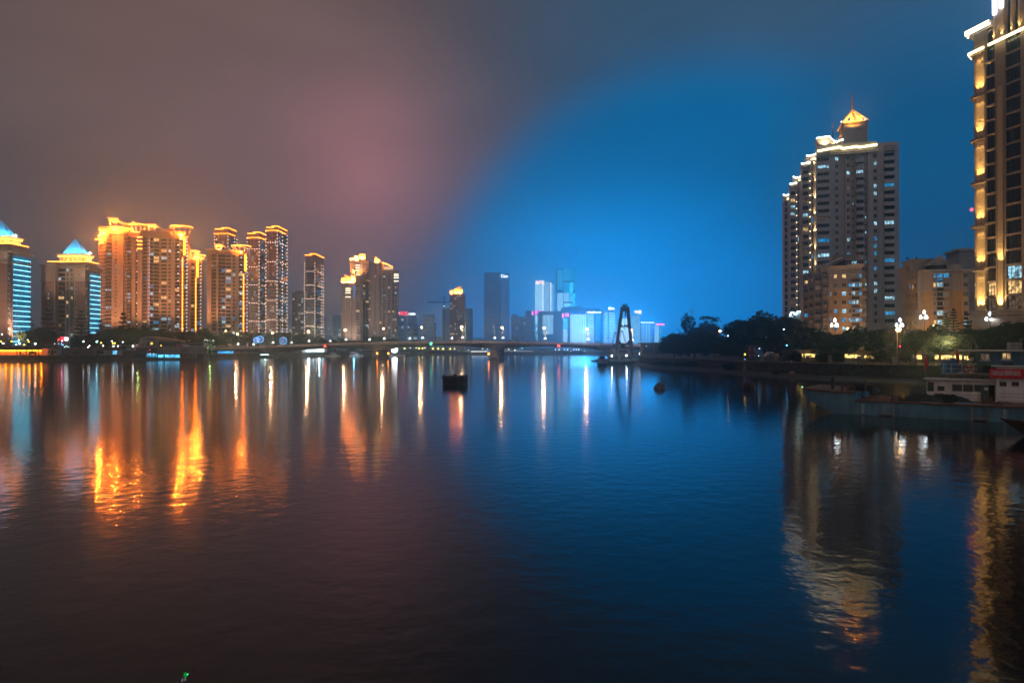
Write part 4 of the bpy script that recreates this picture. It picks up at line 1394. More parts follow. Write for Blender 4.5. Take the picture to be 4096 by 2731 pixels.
for t0 in PIERS:
    zt = soffit(t0)
    b = MB(); b.box(t0 - 2.3, t0 + 2.3, 2.6, 17.5, -2, zt + 0.2)
    p_ = part('pier', b, M_BRIDGE, br)
    b = MB(); b.box(t0 - 2.9, t0 + 2.9, 1.6, 18.5, -2, 0.8); part('pier_foot', b, M_BRIDGE, p_)
    for k in range(4):
        z = zt - 0.6 - k * 1.15
        b = MB()
        b.slab([(t0 - 2.25, z - 0.55), (t0, z), (t0 + 2.25, z - 0.55), (t0 + 2.25, z - 1.05), (t0, z - 0.5), (t0 - 2.25, z - 1.05)], 2.45, 2.58)
        part('chevron', b, M_CHEV, p_)
    for k in range(5):
        b = MB()
        r = 2.2 + 1.5 * k
        pts = []
        for j in range(9):
            a = pi * (1.08 + 0.84 * j / 8)
            pts.append((t0 + r * cos(a), 2.0 - 0.12, zt + 4.4 + r * 0.55 * sin(a)))
        b.tube(pts, 0.13, 4); part('fan_rib', b, M_CHEV, br)
# abutment on the left bank
b = MB(); b.box(ENDS[0] - 10, ENDS[0] + 4, 0.5, W_ - 0.5, 0, deck_z(ENDS[0]) - 0.3); part('abutment', b, M_BRIDGE, br)
b = MB(); b.box(ENDS[1] - 4, ENDS[1] + 10, 0.5, W_ - 0.5, 0, deck_z(ENDS[1]) - 0.3); part('abutment', b, M_BRIDGE, br)
# railings: one panel every three metres, each with its posts, bars and pale plate
M_RAILPLATE = mat('railing_plate', (0.75, 0.58, 0.52), 0.7, 0.15)
b = MB()
b.box(-0.09, 0.09, -0.09, 0.09, 0, 1.32, 0)
b.box(0.09, 2.95, -0.05, 0.05, 1.08, 1.2, 0); b.box(0.09, 2.95, -0.05, 0.05, 0.16, 0.26, 0)
for k in range(3):
    b.box(0.7 + 0.75 * k, 0.75 + 0.75 * k, -0.03, 0.03, 0.26, 1.08, 0)
b.box(0.35, 1.25, -0.12, -0.05, 0.34, 0.95, 1); b.box(1.65, 2.6, -0.12, -0.05, 0.34, 0.95, 1)
rp = b.mesh('railing_panel', [M_DARK, M_RAILPLATE])
t = ENDS[0]
while t < ENDS[1]:
    sl = math.atan2(deck_z(t + 2.95) - deck_z(t), 2.95)
    link('railing_panel', rp, br, (t, 0.25, deck_z(t)), (0, -sl, 0))
    if int((t - ENDS[0]) / 2.95) % 2 == 0:
        link('railing_panel', rp, br, (t, W_ - 0.25, deck_z(t)), (0, -sl, 0))
    t += 2.95

# street lamps on the bridge: tall warm head over a cluster of white globes
E_SODIUM = emit('lamp_sodium', (1.0, 0.50, 0.18), 26)
E_GLOBE = emit('lamp_globe', (0.80, 0.88, 1.0), 7)
M_POST = mat('lamp_post_paint', (0.45, 0.42, 0.40), 0.6, 0.1)


def bridge_lamp(label, px, ytop, front, bright):
    y = 0.9 if front else W_ - 0.9
    t_ = bt(px, y)
    w = bw(t_, y)
    z = deck_z(t_)
    h = PZ(ytop, w.y) - z
    r = thing('street_lamp', label, 'street lamp', (w.x, w.y, z), BA, 'street lamps on the bridge')
    b = MB(); b.tube([(0, 0, 0), (0, 0, h * 0.96)], [0.16, 0.09], 6); part('post', b, M_POST, r)
    s = -1 if front else 1
    b = MB(); b.tube([(0, 0, h * 0.95), (-0.35, 0.3 * -s, h), (-0.8, 0.5 * -s, h + 0.08)], 0.07, 5); part('arm', b, M_POST, r)
    b = MB(); b.ball((-0.85, 0.5 * -s, h), 0.7 if bright else 0.26, 8, 0, 0.7); part('lamp_head', b, E_SODIUM if bright else E_DOT, r)
    for dx, dz in ((-0.55, 3.1), (0.55, 3.1), (0.15, 3.7)):
        b = MB(); b.ball((dx, 0, dz), 0.27, 8); part('globe', b, E_GLOBE, r)
    b = MB(); b.tube([(-0.55, 0, 2.85), (0, 0, 2.7), (0.55, 0, 2.85)], 0.05, 4); part('bracket', b, M_POST, r)
    if bright:
        lamp_light('street_light', r, (-0.85, 1.6 * s, h - 0.8), (1.0, 0.52, 0.26), 9000, 0.3)
    return r


near = [(952, 1336), (1092, 1331), (1236, 1325), (1384, 1320), (1537, 1314), (1690, 1309), (1851, 1307), (2012, 1310), (2181, 1312), (2352, 1315), (2530, 1320)]
names_n = ['leftmost bright street lamp on the bridge, over the palm', 'bright bridge lamp above the leftmost pier', 'bright bridge lamp right of the blue light wheels', 'bright bridge lamp below the slim dotted tower',
           'bright bridge lamp below the blazing gold tower', 'bright bridge lamp at the right foot of the golden complex', 'bright bridge lamp in front of the golden sail tower',
           'bright bridge lamp in front of the dark signed tower', 'bright bridge lamp over the panel of thin white lines', 'bright bridge lamp over the slanting light lines', 'bright bridge lamp hidden behind the crane legs']
for (px, y), nm in zip(near, names_n):
    bridge_lamp(nm, px, y, True, True)
far_l = [(1014, 1326), (1166, 1321), (1321, 1316), (1478, 1310), (1640, 1308), (1808, 1304), (1979, 1306)]
names_f = ['dim far side bridge lamp above the left pair of blue wheels', 'dim far side bridge lamp between the dotted towers', 'dim far side bridge lamp above the red cross sign', 'dim far side bridge lamp in front of the golden complex',
           'dim far side bridge lamp by the squat dark block', 'dim far side bridge lamp left of the golden sail tower', 'dim far side bridge lamp against the dark signed tower']
for (px, y), nm in zip(far_l, names_f):
    bridge_lamp(nm, px, y, False, False)
# plain mast without lamp on the bridge and a utility pole behind
w = bw(bt(1424, 3), 3)
b = MB(); b.tube([(0, 0, 0), (0, 0, PZ(1288, w.y) - 9)], [0.28, 0.18], 6)
solo('flag_mast', b, M_POST, 'tall bare grey mast on the bridge below the blazing gold tower', 'mast', None, (w.x, w.y, 9))
w = P(1741, 1400, 620)
b = MB(); b.tube([(0, 0, 0), (0, 0, PZ(1290, 620) - GL)], 0.35, 6)
for k in range(5):
    b.box(-1.0, 1.0, -0.12, 0.12, PZ(1296 + 6 * k, 620) - GL, PZ(1294.8 + 6 * k, 620) - GL)
solo('utility_pole', b, M_DARK, 'dark pole with cross arms rising behind the middle of the bridge', 'pole', None, (w.x, w.y, GL))

# channel signs hung on the fascia
E_SIGNX = emit('sign_cross_red', (1.0, 0.06, 0.04), 9.0)
E_SIGNG = emit('sign_green', (0.1, 1.0, 0.55), 6.0)
M_PANEL = mat('sign_back', (0.25, 0.03, 0.03), 0.6)
for px, py, lb in ((1302, 1384, 'red glowing cross channel sign hung on the left part of the bridge'), (2236, 1383, 'red glowing cross channel sign hung near the right part of the bridge')):
    t_ = bt(px); w = bw(t_, -0.5)
    r = thing('channel_sign', lb, 'sign', (w.x, w.y, PZ(py, w.y)), BA, 'glowing signs on the bridge')
    b = MB(); b.box(-1.0, 1.0, 0, 0.25, -1.0, 1.0); part('panel', b, mat('sign_red_panel', (0.35, 0.02, 0.02), 0.5), r)
    for s in (-1, 1):
        b = MB(); b.beam((-0.8 * s, -0.1 - 0.02 * s, -0.8), (0.8 * s, -0.1 - 0.02 * s, 0.8), 0.12, 0.26); part('cross_bar', b, E_SIGNX, r)
    b = MB(); b.box(-0.08, 0.08, 0.1, 0.3, 1.0, 1.7); part('hanger', b, M_DARK, r)
t_ = bt(1725); w = bw(t_, -0.5)
r = thing('channel_sign', 'green glowing channel sign with two arrows hung at mid bridge', 'sign', (w.x, w.y, PZ(1374, w.y)), BA, 'glowing signs on the bridge')
b = MB(); b.box(-1.0, 1.0, 0, 0.25, -1.0, 1.0); part('panel', b, mat('sign_green_panel', (0.02, 0.2, 0.13), 0.5), r)
b = MB(); b.box(-0.5, -0.25, -0.1, -0.02, -0.75, 0.8); b.slab([(-0.95, -0.15), (-0.5, -0.85), (-0.25, -0.85), (-0.5, -0.15)], -0.1, -0.02); part('arrow', b, E_SIGNG, r)
b = MB(); b.box(0.25, 0.5, -0.1, -0.02, -0.8, 0.75); b.slab([(0.95, 0.15), (0.5, 0.85), (0.25, 0.85), (0.5, 0.15)], -0.1, -0.02); part('arrow', b, E_SIGNG, r)
# orange marker lamps by the piers
for px, py, lb in ((1509, 1413, 'left orange marker lamp at the second pier'), (1553, 1413, 'right orange marker lamp at the second pier'), (1955, 1415, 'orange marker lamp left of the big chevron pier')):
    Yl = 470 if px < 1900 else 443
    w = P(px, py, Yl)
    r = thing('marker_lamp', lb, 'marker lamp', (w.x, w.y, 0), 0, 'orange marker lamps by the bridge piers')
    b = MB(); b.tube([(0, 0, -1), (0, 0, w.z)], 0.16, 6); part('pole', b, M_DARK, r)
    b = MB(); b.ball((0, -0.2, w.z), 0.45, 8); part('lamp', b, emit('lamp_orange', (1.0, 0.22, 0.02), 30), r)

# blue light wheels on the bridge end
E_BLUEDOT = emit('dot_blue', (0.10, 0.45, 1.0), 8.0)
for px, py, rr, lb in ((1026, 1360, 2.0, 'small blue light wheel, left of the linked pair'), (1041, 1357, 2.4, 'larger blue light wheel of the linked pair'), (1133, 1363, 2.6, 'blue light wheel standing alone left of the third lamp')):
    Yb = 520
    w = P(px, py, Yb)
    zg = 8.2
    r = thing('light_decoration', lb, 'light decoration', (w.x, w.y, zg), 0, 'blue wheels of light at the bridge end')
    b = MB(); b.tube([(0, 0, -4), (0, 0, w.z - zg)], 0.12, 5); part('post', b, M_POST, r)
    b = MB()
    for k in range(12):
        a = 2 * pi * k / 12
        b.tube([(0.3 * rr * cos(a), 0, w.z - zg + 0.3 * rr * sin(a)), (0.85 * rr * cos(a), 0, w.z - zg + 0.85 * rr * sin(a))], 0.09, 4)
    part('spokes', b, emit('spoke_blue', (0.03, 0.30, 0.85), 2.0), r)
    for k in range(12):
        a = 2 * pi * k / 12
        b = MB(); b.ball((rr * cos(a), -0.1, w.z - zg + rr * sin(a)), 0.22, 6); part('bulb', b, E_BLUEDOT, r)
    b = MB(); b.ball((0, -0.2, w.z - zg), 0.3, 6); part('hub', b, E_RED, r)

# ------------------------------------------------------------------ craft and pontoons under the bridge
M_WHITE = mat('white_paint', (0.62, 0.62, 0.60), 0.5, 0.12, 0.5, streak=0.2)
M_GREYP = mat('grey_paint', (0.26, 0.26, 0.26), 0.6, 0.2, 0.5, streak=0.3)
M_HULL = mat('dark_hull', (0.05, 0.055, 0.06), 0.6, 0.3)
Yp = 585
w = P(1190, 1425, Yp)
r = thing('floating_house', 'white pillared floating pier house with a row of bright lamps under the bridge', 'pontoon', (w.x, w.y, 0))
W = PX(1296, Yp) - w.x
b = MB(); b.box(0, W, 0, 12, -0.5, 1.0); part('pontoon', b, M_HULL, r)
b = MB(); b.box(-0.5, W + 0.5, -0.8, 12.5, 6.3, 6.9); part('roof', b, M_WHITE, r)
b = MB(); b.box(0.5, W - 0.5, 4, 11, 1.0, 6.3); part('wall', b, M_WHITE, r)
b = MB(); b.box(-0.25, 0.25, -0.25, 0.25, 1.0, 6.3); pm = b.mesh('pillar', M_WHITE)
b = MB(); b.ball((0, 0, 0), 0.4, 8); lm_ = b.mesh('lamp', E_WHITE)
b = MB(); b.box(-0.9, 0.9, -0.1, 0, 0, 2.6); dm = b.mesh('window', M_GLASS)
for k in range(9):
    link('pillar', pm, r, (0.4 + (W - 0.8) * k / 8, 0, 0))
    if k < 8:
        link('window', dm, r, (0.4 + (W - 0.8) * (k + 0.5) / 8, 3.98, 1.6))
        if k > 1:
            link('lamp', lm_, r, (0.4 + (W - 0.8) * (k + 0.5) / 8, 3.4, 4.6))
lamp_light('porch_light', r, (W * 0.4, 2, 5.2), (0.55, 0.9, 1.0), 1500); lamp_light('porch_light', r, (W * 0.8, 2, 5.2), (0.55, 0.9, 1.0), 1500)


def boat(label, px0, px1, Y, kind, seed=0, name='motor_yacht'):
    w = P(px0, 1400, Y)
    Lb = PX(px1, Y) - w.x
    r = thing(name, label, 'boat', (w.x, Y, 0), 0)
    b = MB()
    h = 0.075 * Lb
    pts = [(0, h * 1.15), (Lb, h * 0.9), (Lb * 0.98, -0.4), (Lb * 0.08, -0.4)]
    n = 6
    for k in range(n):
        y0, y1 = -2.0 + 4.0 * k / n, -2.0 + 4.0 * (k + 1) / n
    b.prism([(Lb * 0.05, -1.2), (Lb, -2.2), (Lb, 2.2), (Lb * 0.05, 1.2)], -0.4, h, 0, [(0, -0.4), (Lb, -2.5), (Lb, 2.5), (0, 0.4)])
    part('hull', b, M_WHITE if kind != 'dark' else M_HULL, r)
    b = MB(); b.prism([(Lb * 0.25, -1.7), (Lb * 0.8, -1.8), (Lb * 0.8, 1.8), (Lb * 0.25, 1.7)], h, h * 2.1, 0, [(Lb * 0.38, -1.4), (Lb * 0.78, -1.6), (Lb * 0.78, 1.6), (Lb * 0.38, 1.4)]); part('cabin', b, M_WHITE if kind != 'dark' else M_GREYP, r)
    b = MB(); b.prism([(Lb * 0.32, -1.75), (Lb * 0.76, -1.8), (Lb * 0.76, -1.6), (Lb * 0.32, -1.6)], h * 1.25, h * 1.75); part('window', b, E_COOL if kind == 'lit' else M_GLASS, r)
    b = MB(); b.prism([(Lb * 0.42, -1.2), (Lb * 0.7, -1.3), (Lb * 0.7, 1.3), (Lb * 0.42, 1.2)], h * 2.1, h * 2.8, 0, [(Lb * 0.47, -1), (Lb * 0.7, -1.1), (Lb * 0.7, 1.1), (Lb * 0.47, 1)]); part('wheelhouse', b, M_WHITE if kind != 'dark' else M_GREYP, r)
    b = MB(); b.tube([(Lb * 0.6, 0, h * 2.8), (Lb * 0.6, 0, h * 4)], 0.08, 5); part('mast', b, M_STEEL, r)
    return r


boat('small white cabin cruiser moored right of the floating pier house', 1298, 1360, 570, 'white')
boat('larger pale yacht with wheelhouse moored between two piers', 1368, 1450, 590, 'white', name='motor_yacht')
r = boat('blue lit workboat moored in front of the pale yacht', 1396, 1450, 560, 'lit', name='workboat')
lamp_light('deck_light', r, (5, -4, 5), (0.1, 0.5, 1.0), 900, 0.3)
w = P(1042, 1434, 500)
r = thing('lit_kiosk_boat', 'tiny kiosk boat lit cold white at the foot of the leftmost pier', 'boat', (w.x, w.y, 0))
W = PX(1074, 500) - w.x
b = MB(); b.box(0, W, 0, 2.4, -0.3, 0.5); part('hull', b, M_HULL, r)
b = MB(); b.box(0, W, 0, 2.4, 2.3, 2.6); part('roof', b, M_WHITE, r)
for k in range(5):
    b = MB(); b.box(W * k / 4 - 0.06, W * k / 4 + 0.06, 0, 0.12, 0.5, 2.3); part('post', b, M_WHITE, r)
b = MB(); b.box(0, W, -0.12, -0.02, 2.25, 2.5); part('lamp', b, emit('tube_white', (0.7, 1.0, 0.95), 9.0), r)
lamp_light('kiosk_light', r, (W / 2, 1, 2.1), (0.7, 1.0, 0.9), 120, 0.2)
w = P(1108, 1420, 505)
r = thing('marker_lamp', 'white marker light on a slim post right of the leftmost pier', 'marker lamp', (w.x, w.y, 0))
b = MB(); b.tube([(0, 0, -1), (0, 0, 3.2)], 0.12, 5); part('pole', b, M_WHITE, r)
b = MB(); b.ball((0, -0.1, 3.0), 0.45, 8); part('lamp', b, emit('lamp_cyan', (0.6, 1.0, 1.0), 14), r)
# glowing half dome on a float
w = P(1578, 1418, 600)
r = thing('glowing_buoy_shade', 'glaring white half disc lamp on a float beside the second pier', 'lamp', (w.x, w.y, 0))
b = MB(); b.box(-9, 9, -2, 2, -0.3, 1.2); part('float', b, M_WHITE, r)
b = MB(); b.box(-6, 13, -1.5, 1.5, 2.6, 3.0); part('canopy', b, M_WHITE, r)
for x in (-5, 4, 12):
    b = MB(); b.box(x - 0.15, x + 0.15, -1, -0.7, 1.2, 2.6); part('post', b, M_WHITE, r)
b = MB()
pts = [(2.6 * cos(a), 5.6 + 2.6 * sin(a) * 1.0) for a in [pi + (pi + 0.5) * k / 12 for k in range(13)]]
b.slab(pts, -0.6, 0.2); part('lamp_disc', b, emit('lamp_glare', (1.0, 0.97, 1.0), 14), r)
b = MB(); b.tube([(-2.5, 0, 1), (-2.5, 0, 6)], 0.15, 5); part('pole', b, M_WHITE, r)

# lights along the far quay seen under the bridge
E_YEL = emit('lamp_yellow', (1.0, 0.72, 0.12), 9.0)
QN = ['yellow lantern', 'white quay lamp', 'blue quay lamp']
ql = []
for k, (px, py, kind) in enumerate(((1618, 1393, 0), (1641, 1391, 1), (1665, 1391, 1), (1676, 1393, 0), (1690, 1393, 0), (1700, 1391, 1), (1731, 1394, 0), (1753, 1394, 0), (1773, 1395, 0), (1801, 1395, 0), (1818, 1395, 1), (1833, 1406, 1), (1842, 1408, 2),
                                      (1855, 1408, 1), (1866, 1406, 1), (1874, 1400, 1), (1930, 1394, 1), (1950, 1396, 2), (2035, 1397, 1), (2060, 1400, 1), (2088, 1393, 2), (2222, 1398, 1), (2236, 1398, 1), (2258, 1398, 2), (2270, 1398, 1), (2295, 1398, 1), (2305, 1398, 2), (2315, 1398, 1), (2284, 1405, 1), (2338, 1405, 1))):
    Yq = 712 if px < 2330 else 720
    w = P(px, py, Yq)
    r = thing('quay_lamp', QN[kind] + ' on the far quay seen under the bridge', 'quay lamp', (w.x, w.y, GL), 0, QN[kind] + 's along the far quay')
    b = MB(); b.tube([(0, 0, 0), (0, 0, max(0.3, w.z - GL))], 0.1, 4); part('post', b, M_DARK, r)
    b = MB(); b.ball((0, -0.1, w.z - GL), 0.5 if kind else 0.6, 6); part('lamp', b, (E_YEL, E_DOTCOOL, E_BLUEDOT)[kind], r)

# ------------------------------------------------------------------ trees
M_LEAF = mat('leaf_green', (0.022, 0.040, 0.016), 0.7, 0.45, 0.25, spec=0.15)
M_LEAF2 = mat('leaf_olive', (0.040, 0.052, 0.020), 0.7, 0.4, 0.3, spec=0.15)
M_BARK = mat('bark', (0.055, 0.042, 0.032), 0.9, 0.3, 1.5)


def crown_mesh(name, seed, n_clump, per, r, h, leaf, flat=0.8, droop=0.0, loose=0.16):
    """foliage: leaf sprays spread through uneven clumps; origin at the crown's foot"""
    rg = random.Random(seed)
    v, f, mi = [], [], []
    for c_ in range(n_clump):
        while True:
            x, y, z = rg.uniform(-1, 1), rg.uniform(-1, 1), rg.uniform(-0.9, 1)
            d = x * x + y * y + z * z
            if 0.12 < d < 1:
                break
        k = 0.8 + 0.35 * noise.noise((x * 1.3 + seed, y * 1.3, z * 1.3))
        cx, cy, cz = x * r * k, y * r * k, h * (0.5 + 0.5 * z * k)
        cr = r * loose * rg.uniform(0.7, 1.5)
        m = 0 if rg.random() < 0.65 else 1
        for q in range(per):
            a, e = rg.uniform(0, 2 * pi), rg.gauss(0, 0.45)
            rr = cr * rg.random() ** 0.45
            px, py, pz = cx + rr * cos(a) * cos(e), cy + rr * sin(a) * cos(e), cz + rr * sin(e) * flat - droop * rr * rg.random()
            s = leaf * rg.uniform(0.6, 1.3)
            d1 = Vector((rg.gauss(0, 1), rg.gauss(0, 1), rg.gauss(0, 0.6) - droop)).normalized()
            d2 = d1.cross(Vector((rg.gauss(0, 1), rg.gauss(0, 1), rg.gauss(0, 1)))).normalized()
            i = len(v)
            p = Vector((px, py, pz))
            v += [tuple(p - d1 * s), tuple(p + d2 * s * 0.42), tuple(p + d1 * s), tuple(p - d2 * s * 0.42)]
            f.append((i, i + 1, i + 2, i + 3)); mi.append(m)
    me = bpy.data.meshes.new(name)
    me.from_pydata(v, [], f)
    me.materials.append(M_LEAF); me.materials.append(M_LEAF2)
    me.polygons.foreach_set('material_index', mi)
    return me


def trunk_mesh(seed, h, r, spread, limbs=6):
    rg = random.Random(seed)
    b = MB()
    b.tube([(0, 0, -0.5), (0.1 * h * rg.uniform(-.3, .3), 0, h * 0.35), (0.08 * h * rg.uniform(-.5, .5), 0.02 * h, h * 0.75)], [r, r * 0.75, r * 0.4], 7)
    for k in range(limbs):
        a = 2 * pi * k / limbs + rg.uniform(-0.4, 0.4)
        z0 = h * rg.uniform(0.25, 0.6)
        b.tube([(0, 0, z0), (spread * 0.5 * cos(a), spread * 0.5 * sin(a), z0 + h * 0.16), (spread * cos(a), spread * sin(a), z0 + h * rg.uniform(0.22, 0.42))], [r * 0.45, r * 0.28, r * 0.08], 5)
    return b.mesh('trunk', M_BARK)


PROTO = []
_crowns = [crown_mesh('crown', s, n, p_, 1.0, 1.5, l, lo_, dr, lp) for s, n, p_, l, lo_, dr, lp in
           ((1, 190, 70, 0.055, 0.8, 0.0, 0.17), (2, 210, 66, 0.05, 0.7, 0.5, 0.16), (3, 170, 76, 0.056, 0.8, 0.2, 0.19), (4, 130, 36, 0.045, 0.9, 0.0, 0.14), (5, 380, 60, 0.038, 0.75, 0.35, 0.12), (6, 400, 56, 0.036, 0.8, 0.1, 0.12))]
_trunks = [trunk_mesh(s, 1.0, 0.05, 0.45) for s in (1, 2, 3)]


def tree(name, label, px, Y, ytop, wpx, kind=0, ground=GL, low=0.30, group=None, cat='tree', turn=None):
    """a broad tree whose crown spans wpx photo pixels and tops out at photo row ytop"""
    x = PX(px, Y)
    h = PZ(ytop, Y) - ground
    r = wpx / F * Y / 2
    t = thing(name, label, cat, (x, Y, ground), turn if turn is not None else (px * 7.3) % 6.28, group)
    c = link('crown', _crowns[kind], t, (0, 0, h * low)); c.scale = (r, r, h * (1 - low) / 1.5)
    k = link('trunk', _trunks[(kind + int(px)) % 3], t); k.scale = (h * 0.8, h * 0.8, h * 0.8)
    return t


def pine_mesh(seed, tiers, leaf):
    """araucaria: level whorls of boughs with upright tufts along them; height 1"""
    rg = random.Random(seed)
    b = MB()
    trunk = MB(); trunk.tube([(0, 0, -0.03), (0, 0, 0.5), (0, 0, 0.99)], [0.022, 0.014, 0.003], 6)
    for k in range(tiers):
        u = k / (tiers - 1)
        z = 0.16 + 0.82 * u
        R = (0.21 * (1 - u) ** 0.75 + 0.012) * rg.uniform(0.8, 1.15)
        n = 9
        for j in range(n):
            a = 2 * pi * j / n + rg.uniform(-0.25, 0.25)
            rr = R * rg.uniform(0.75, 1.1)
            tip = (rr * cos(a), rr * sin(a), z + 0.02 + 0.01 * rg.random())
            b.tube([(0, 0, z), tip], [0.004, 0.002], 3, 1)
            for q in range(12):
                t_ = rg.uniform(0.15, 1.0)
                p = Vector((0, 0, z)).lerp(Vector(tip), t_) + Vector((rg.gauss(0, 1), rg.gauss(0, 1), rg.gauss(0.3, 0.4))) * leaf * 0.5
                d1 = Vector((cos(a) + rg.gauss(0, 0.5), sin(a) + rg.gauss(0, 0.5), rg.gauss(0.5, 0.3))).normalized()
                d2 = d1.cross(Vector((rg.gauss(0, 1), rg.gauss(0, 1), rg.gauss(0, 1)))).normalized()
                s = leaf * rg.uniform(0.7, 1.2)
                b.face([p - d1 * s, p + d2 * s * 0.35, p + d1 * s, p - d2 * s * 0.35])
    return b.mesh('crown', [M_LEAF, M_BARK]), trunk.mesh('trunk', M_BARK)


_pines = [pine_mesh(1, 11, 0.030), pine_mesh(2, 16, 0.022), pine_mesh(3, 9, 0.036)]


def pine(label, px, Y, ytop, kind, ground=GL, group='araucaria pines on the left bank', wide=1.0):
    h = PZ(ytop, Y) - ground
    t = thing('araucaria_tree', label, 'tree', (PX(px, Y), Y, ground), px * 3.1 % 6.28, group)
    for nm, me in zip(('crown', 'trunk'), _pines[kind]):
        o = link(nm, me, t); o.scale = (h * wide, h * wide, h)
    return t


def palm(label, px, Y, ytop, ground, group=None, n=13, drop=1.0, length=3.2, thin=1.0):
    h = PZ(ytop, Y) - ground - length * 0.35
    t = thing('palm_tree', label, 'palm', (PX(px, Y), Y, ground), 0, group)
    b = MB(); b.tube([(0, 0, -0.3), (0.15, 0, h * 0.5), (0, 0, h)], [0.28 * thin, 0.2 * thin, 0.16 * thin], 7); part('trunk', b, M_BARK, t)
    rg = random.Random(int(px))
    for k in range(n):
        a = 2 * pi * k / n + rg.uniform(-.2, .2)
        el = rg.uniform(0.2, 1.0)
        b = MB()
        pts = []
        for j in range(6):
            u = j / 5
            rr = length * u * (0.75 + 0.25 * (1 - el))
            pts.append(Vector((rr * cos(a), rr * sin(a), h + length * (el * u - (0.55 + 0.5 * el) * drop * u * u))))
        for p, q in zip(pts, pts[1:]):
            s = Vector((-sin(a), cos(a), 0)) * 0.42
            dn = Vector((0, 0, -0.28))
            b.face([p, q, q + s + dn, p + s + dn]); b.face([p, q, q - s + dn, p - s + dn])
        part('frond', b, M_LEAF2 if k % 3 else M_LEAF, t)
    return t


# --- left bank trees
GT = 'leafy trees in the left bank park'
for (px, Y, yt, w, k, lb) in (
        (20, 432, 1318, 110, 0, 'low leafy tree at the frame edge below the larger pyramid tower'),
        (125, 428, 1312, 120, 1, 'rounded dark tree right of the frame edge pine'),
        (172, 420, 1308, 120, 5, 'big round dark tree above the small grey hut'),
        (320, 440, 1338, 75, 2, 'small low olive tree right of the red neon sign'),
        (362, 446, 1330, 70, 0, 'low tree under the blue lit bay of the pyramid tower'),
        (420, 450, 1312, 95, 1, 'dark tree between two araucaria pines'),
        (470, 452, 1302, 100, 5, 'dark bushy tree under the tan tower with stepped roofs'),
        (530, 455, 1300, 100, 4, 'broad tree left above the ferry roof with a green lit patch'),
        (585, 460, 1298, 95, 0, 'broad tree above the arched ferry roof'),
        (640, 462, 1308, 85, 2, 'tree above the ferry hall windows'),
        (700, 476, 1316, 90, 3, 'thin tree left of the broken amber light strip'),
        (755, 480, 1314, 90, 1, 'tree behind the stern of the ferry'),
        (838, 466, 1328, 95, 4, 'dark tree with strings of green lights at the ferry stern'),
        (815, 500, 1308, 90, 0, 'taller tree behind the green lit tree'),
        (905, 525, 1322, 105, 5, 'wide leafy tree behind the left end of the bridge'),
        (965, 535, 1318, 80, 2, 'leafy tree behind the leftmost palm'),
        (1030, 545, 1324, 90, 0, 'dim tree behind the pair of blue light wheels'),
        (1085, 550, 1322, 85, 1, 'dim tree between the blue light wheels'),
        (1150, 555, 1322, 90, 4, 'dim tree behind the single blue light wheel'),
        (1205, 560, 1326, 90, 2, 'dim tree right of the single blue light wheel'),
        (1265, 600, 1340, 110, 0, 'low dim tree by the foot of the slim dotted tower'),
        (1340, 640, 1348, 110, 3, 'low dim tree behind the red cross sign'),
        (1420, 690, 1352, 120, 1, 'low hazy tree under the blazing gold tower'),
        (1500, 690, 1338, 70, 2, 'rounded hazy tree under the right golden tower'),
        (1560, 720, 1352, 120, 5, 'low hazy tree at the right foot of the golden complex'),
        (1660, 740, 1356, 150, 0, 'low wide hazy tree below the squat dark block'),
        (2050, 760, 1352, 80, 1, 'low hazy tree beside the foot of the dark signed tower')):
    tree('broadleaf_tree', lb, px, Y, yt, w, k, GL, 0.28 if yt < 1345 else 0.05, GT)
pine('araucaria pine at the foot of the larger pyramid tower', 38, 440, 1234, 0)
pine('shorter araucaria pine between the two pyramid towers', 118, 446, 1258, 1)
pine('araucaria pine with separate tiers at the left foot of the pyramid tower', 190, 442, 1240, 2, wide=1.15)
pine('tall dense araucaria pine at the right foot of the pyramid tower', 324, 440, 1246, 0, wide=1.15)
pine('small araucaria pine below the blue lit glass bay', 403, 446, 1281, 1, wide=1.2)
pine('araucaria pine in front of the tan tower with stepped roofs', 492, 446, 1256, 2)
pine('small dark cypress shaped pine above the ferry hall', 674, 470, 1304, 1, wide=0.8)
palm('palm beside the leftmost bright bridge lamp', 972, 514, 1336, 7, 'palms behind the bridge')
palm('palm with drooping fronds right of the leftmost bright bridge lamp', 986, 528, 1340, 7, 'palms behind the bridge')
palm('palm left of the third bright bridge lamp', 1212, 540, 1344, 6, 'palms behind the bridge')
palm('palm behind the third bright bridge lamp', 1240, 545, 1340, 6, 'palms behind the bridge')
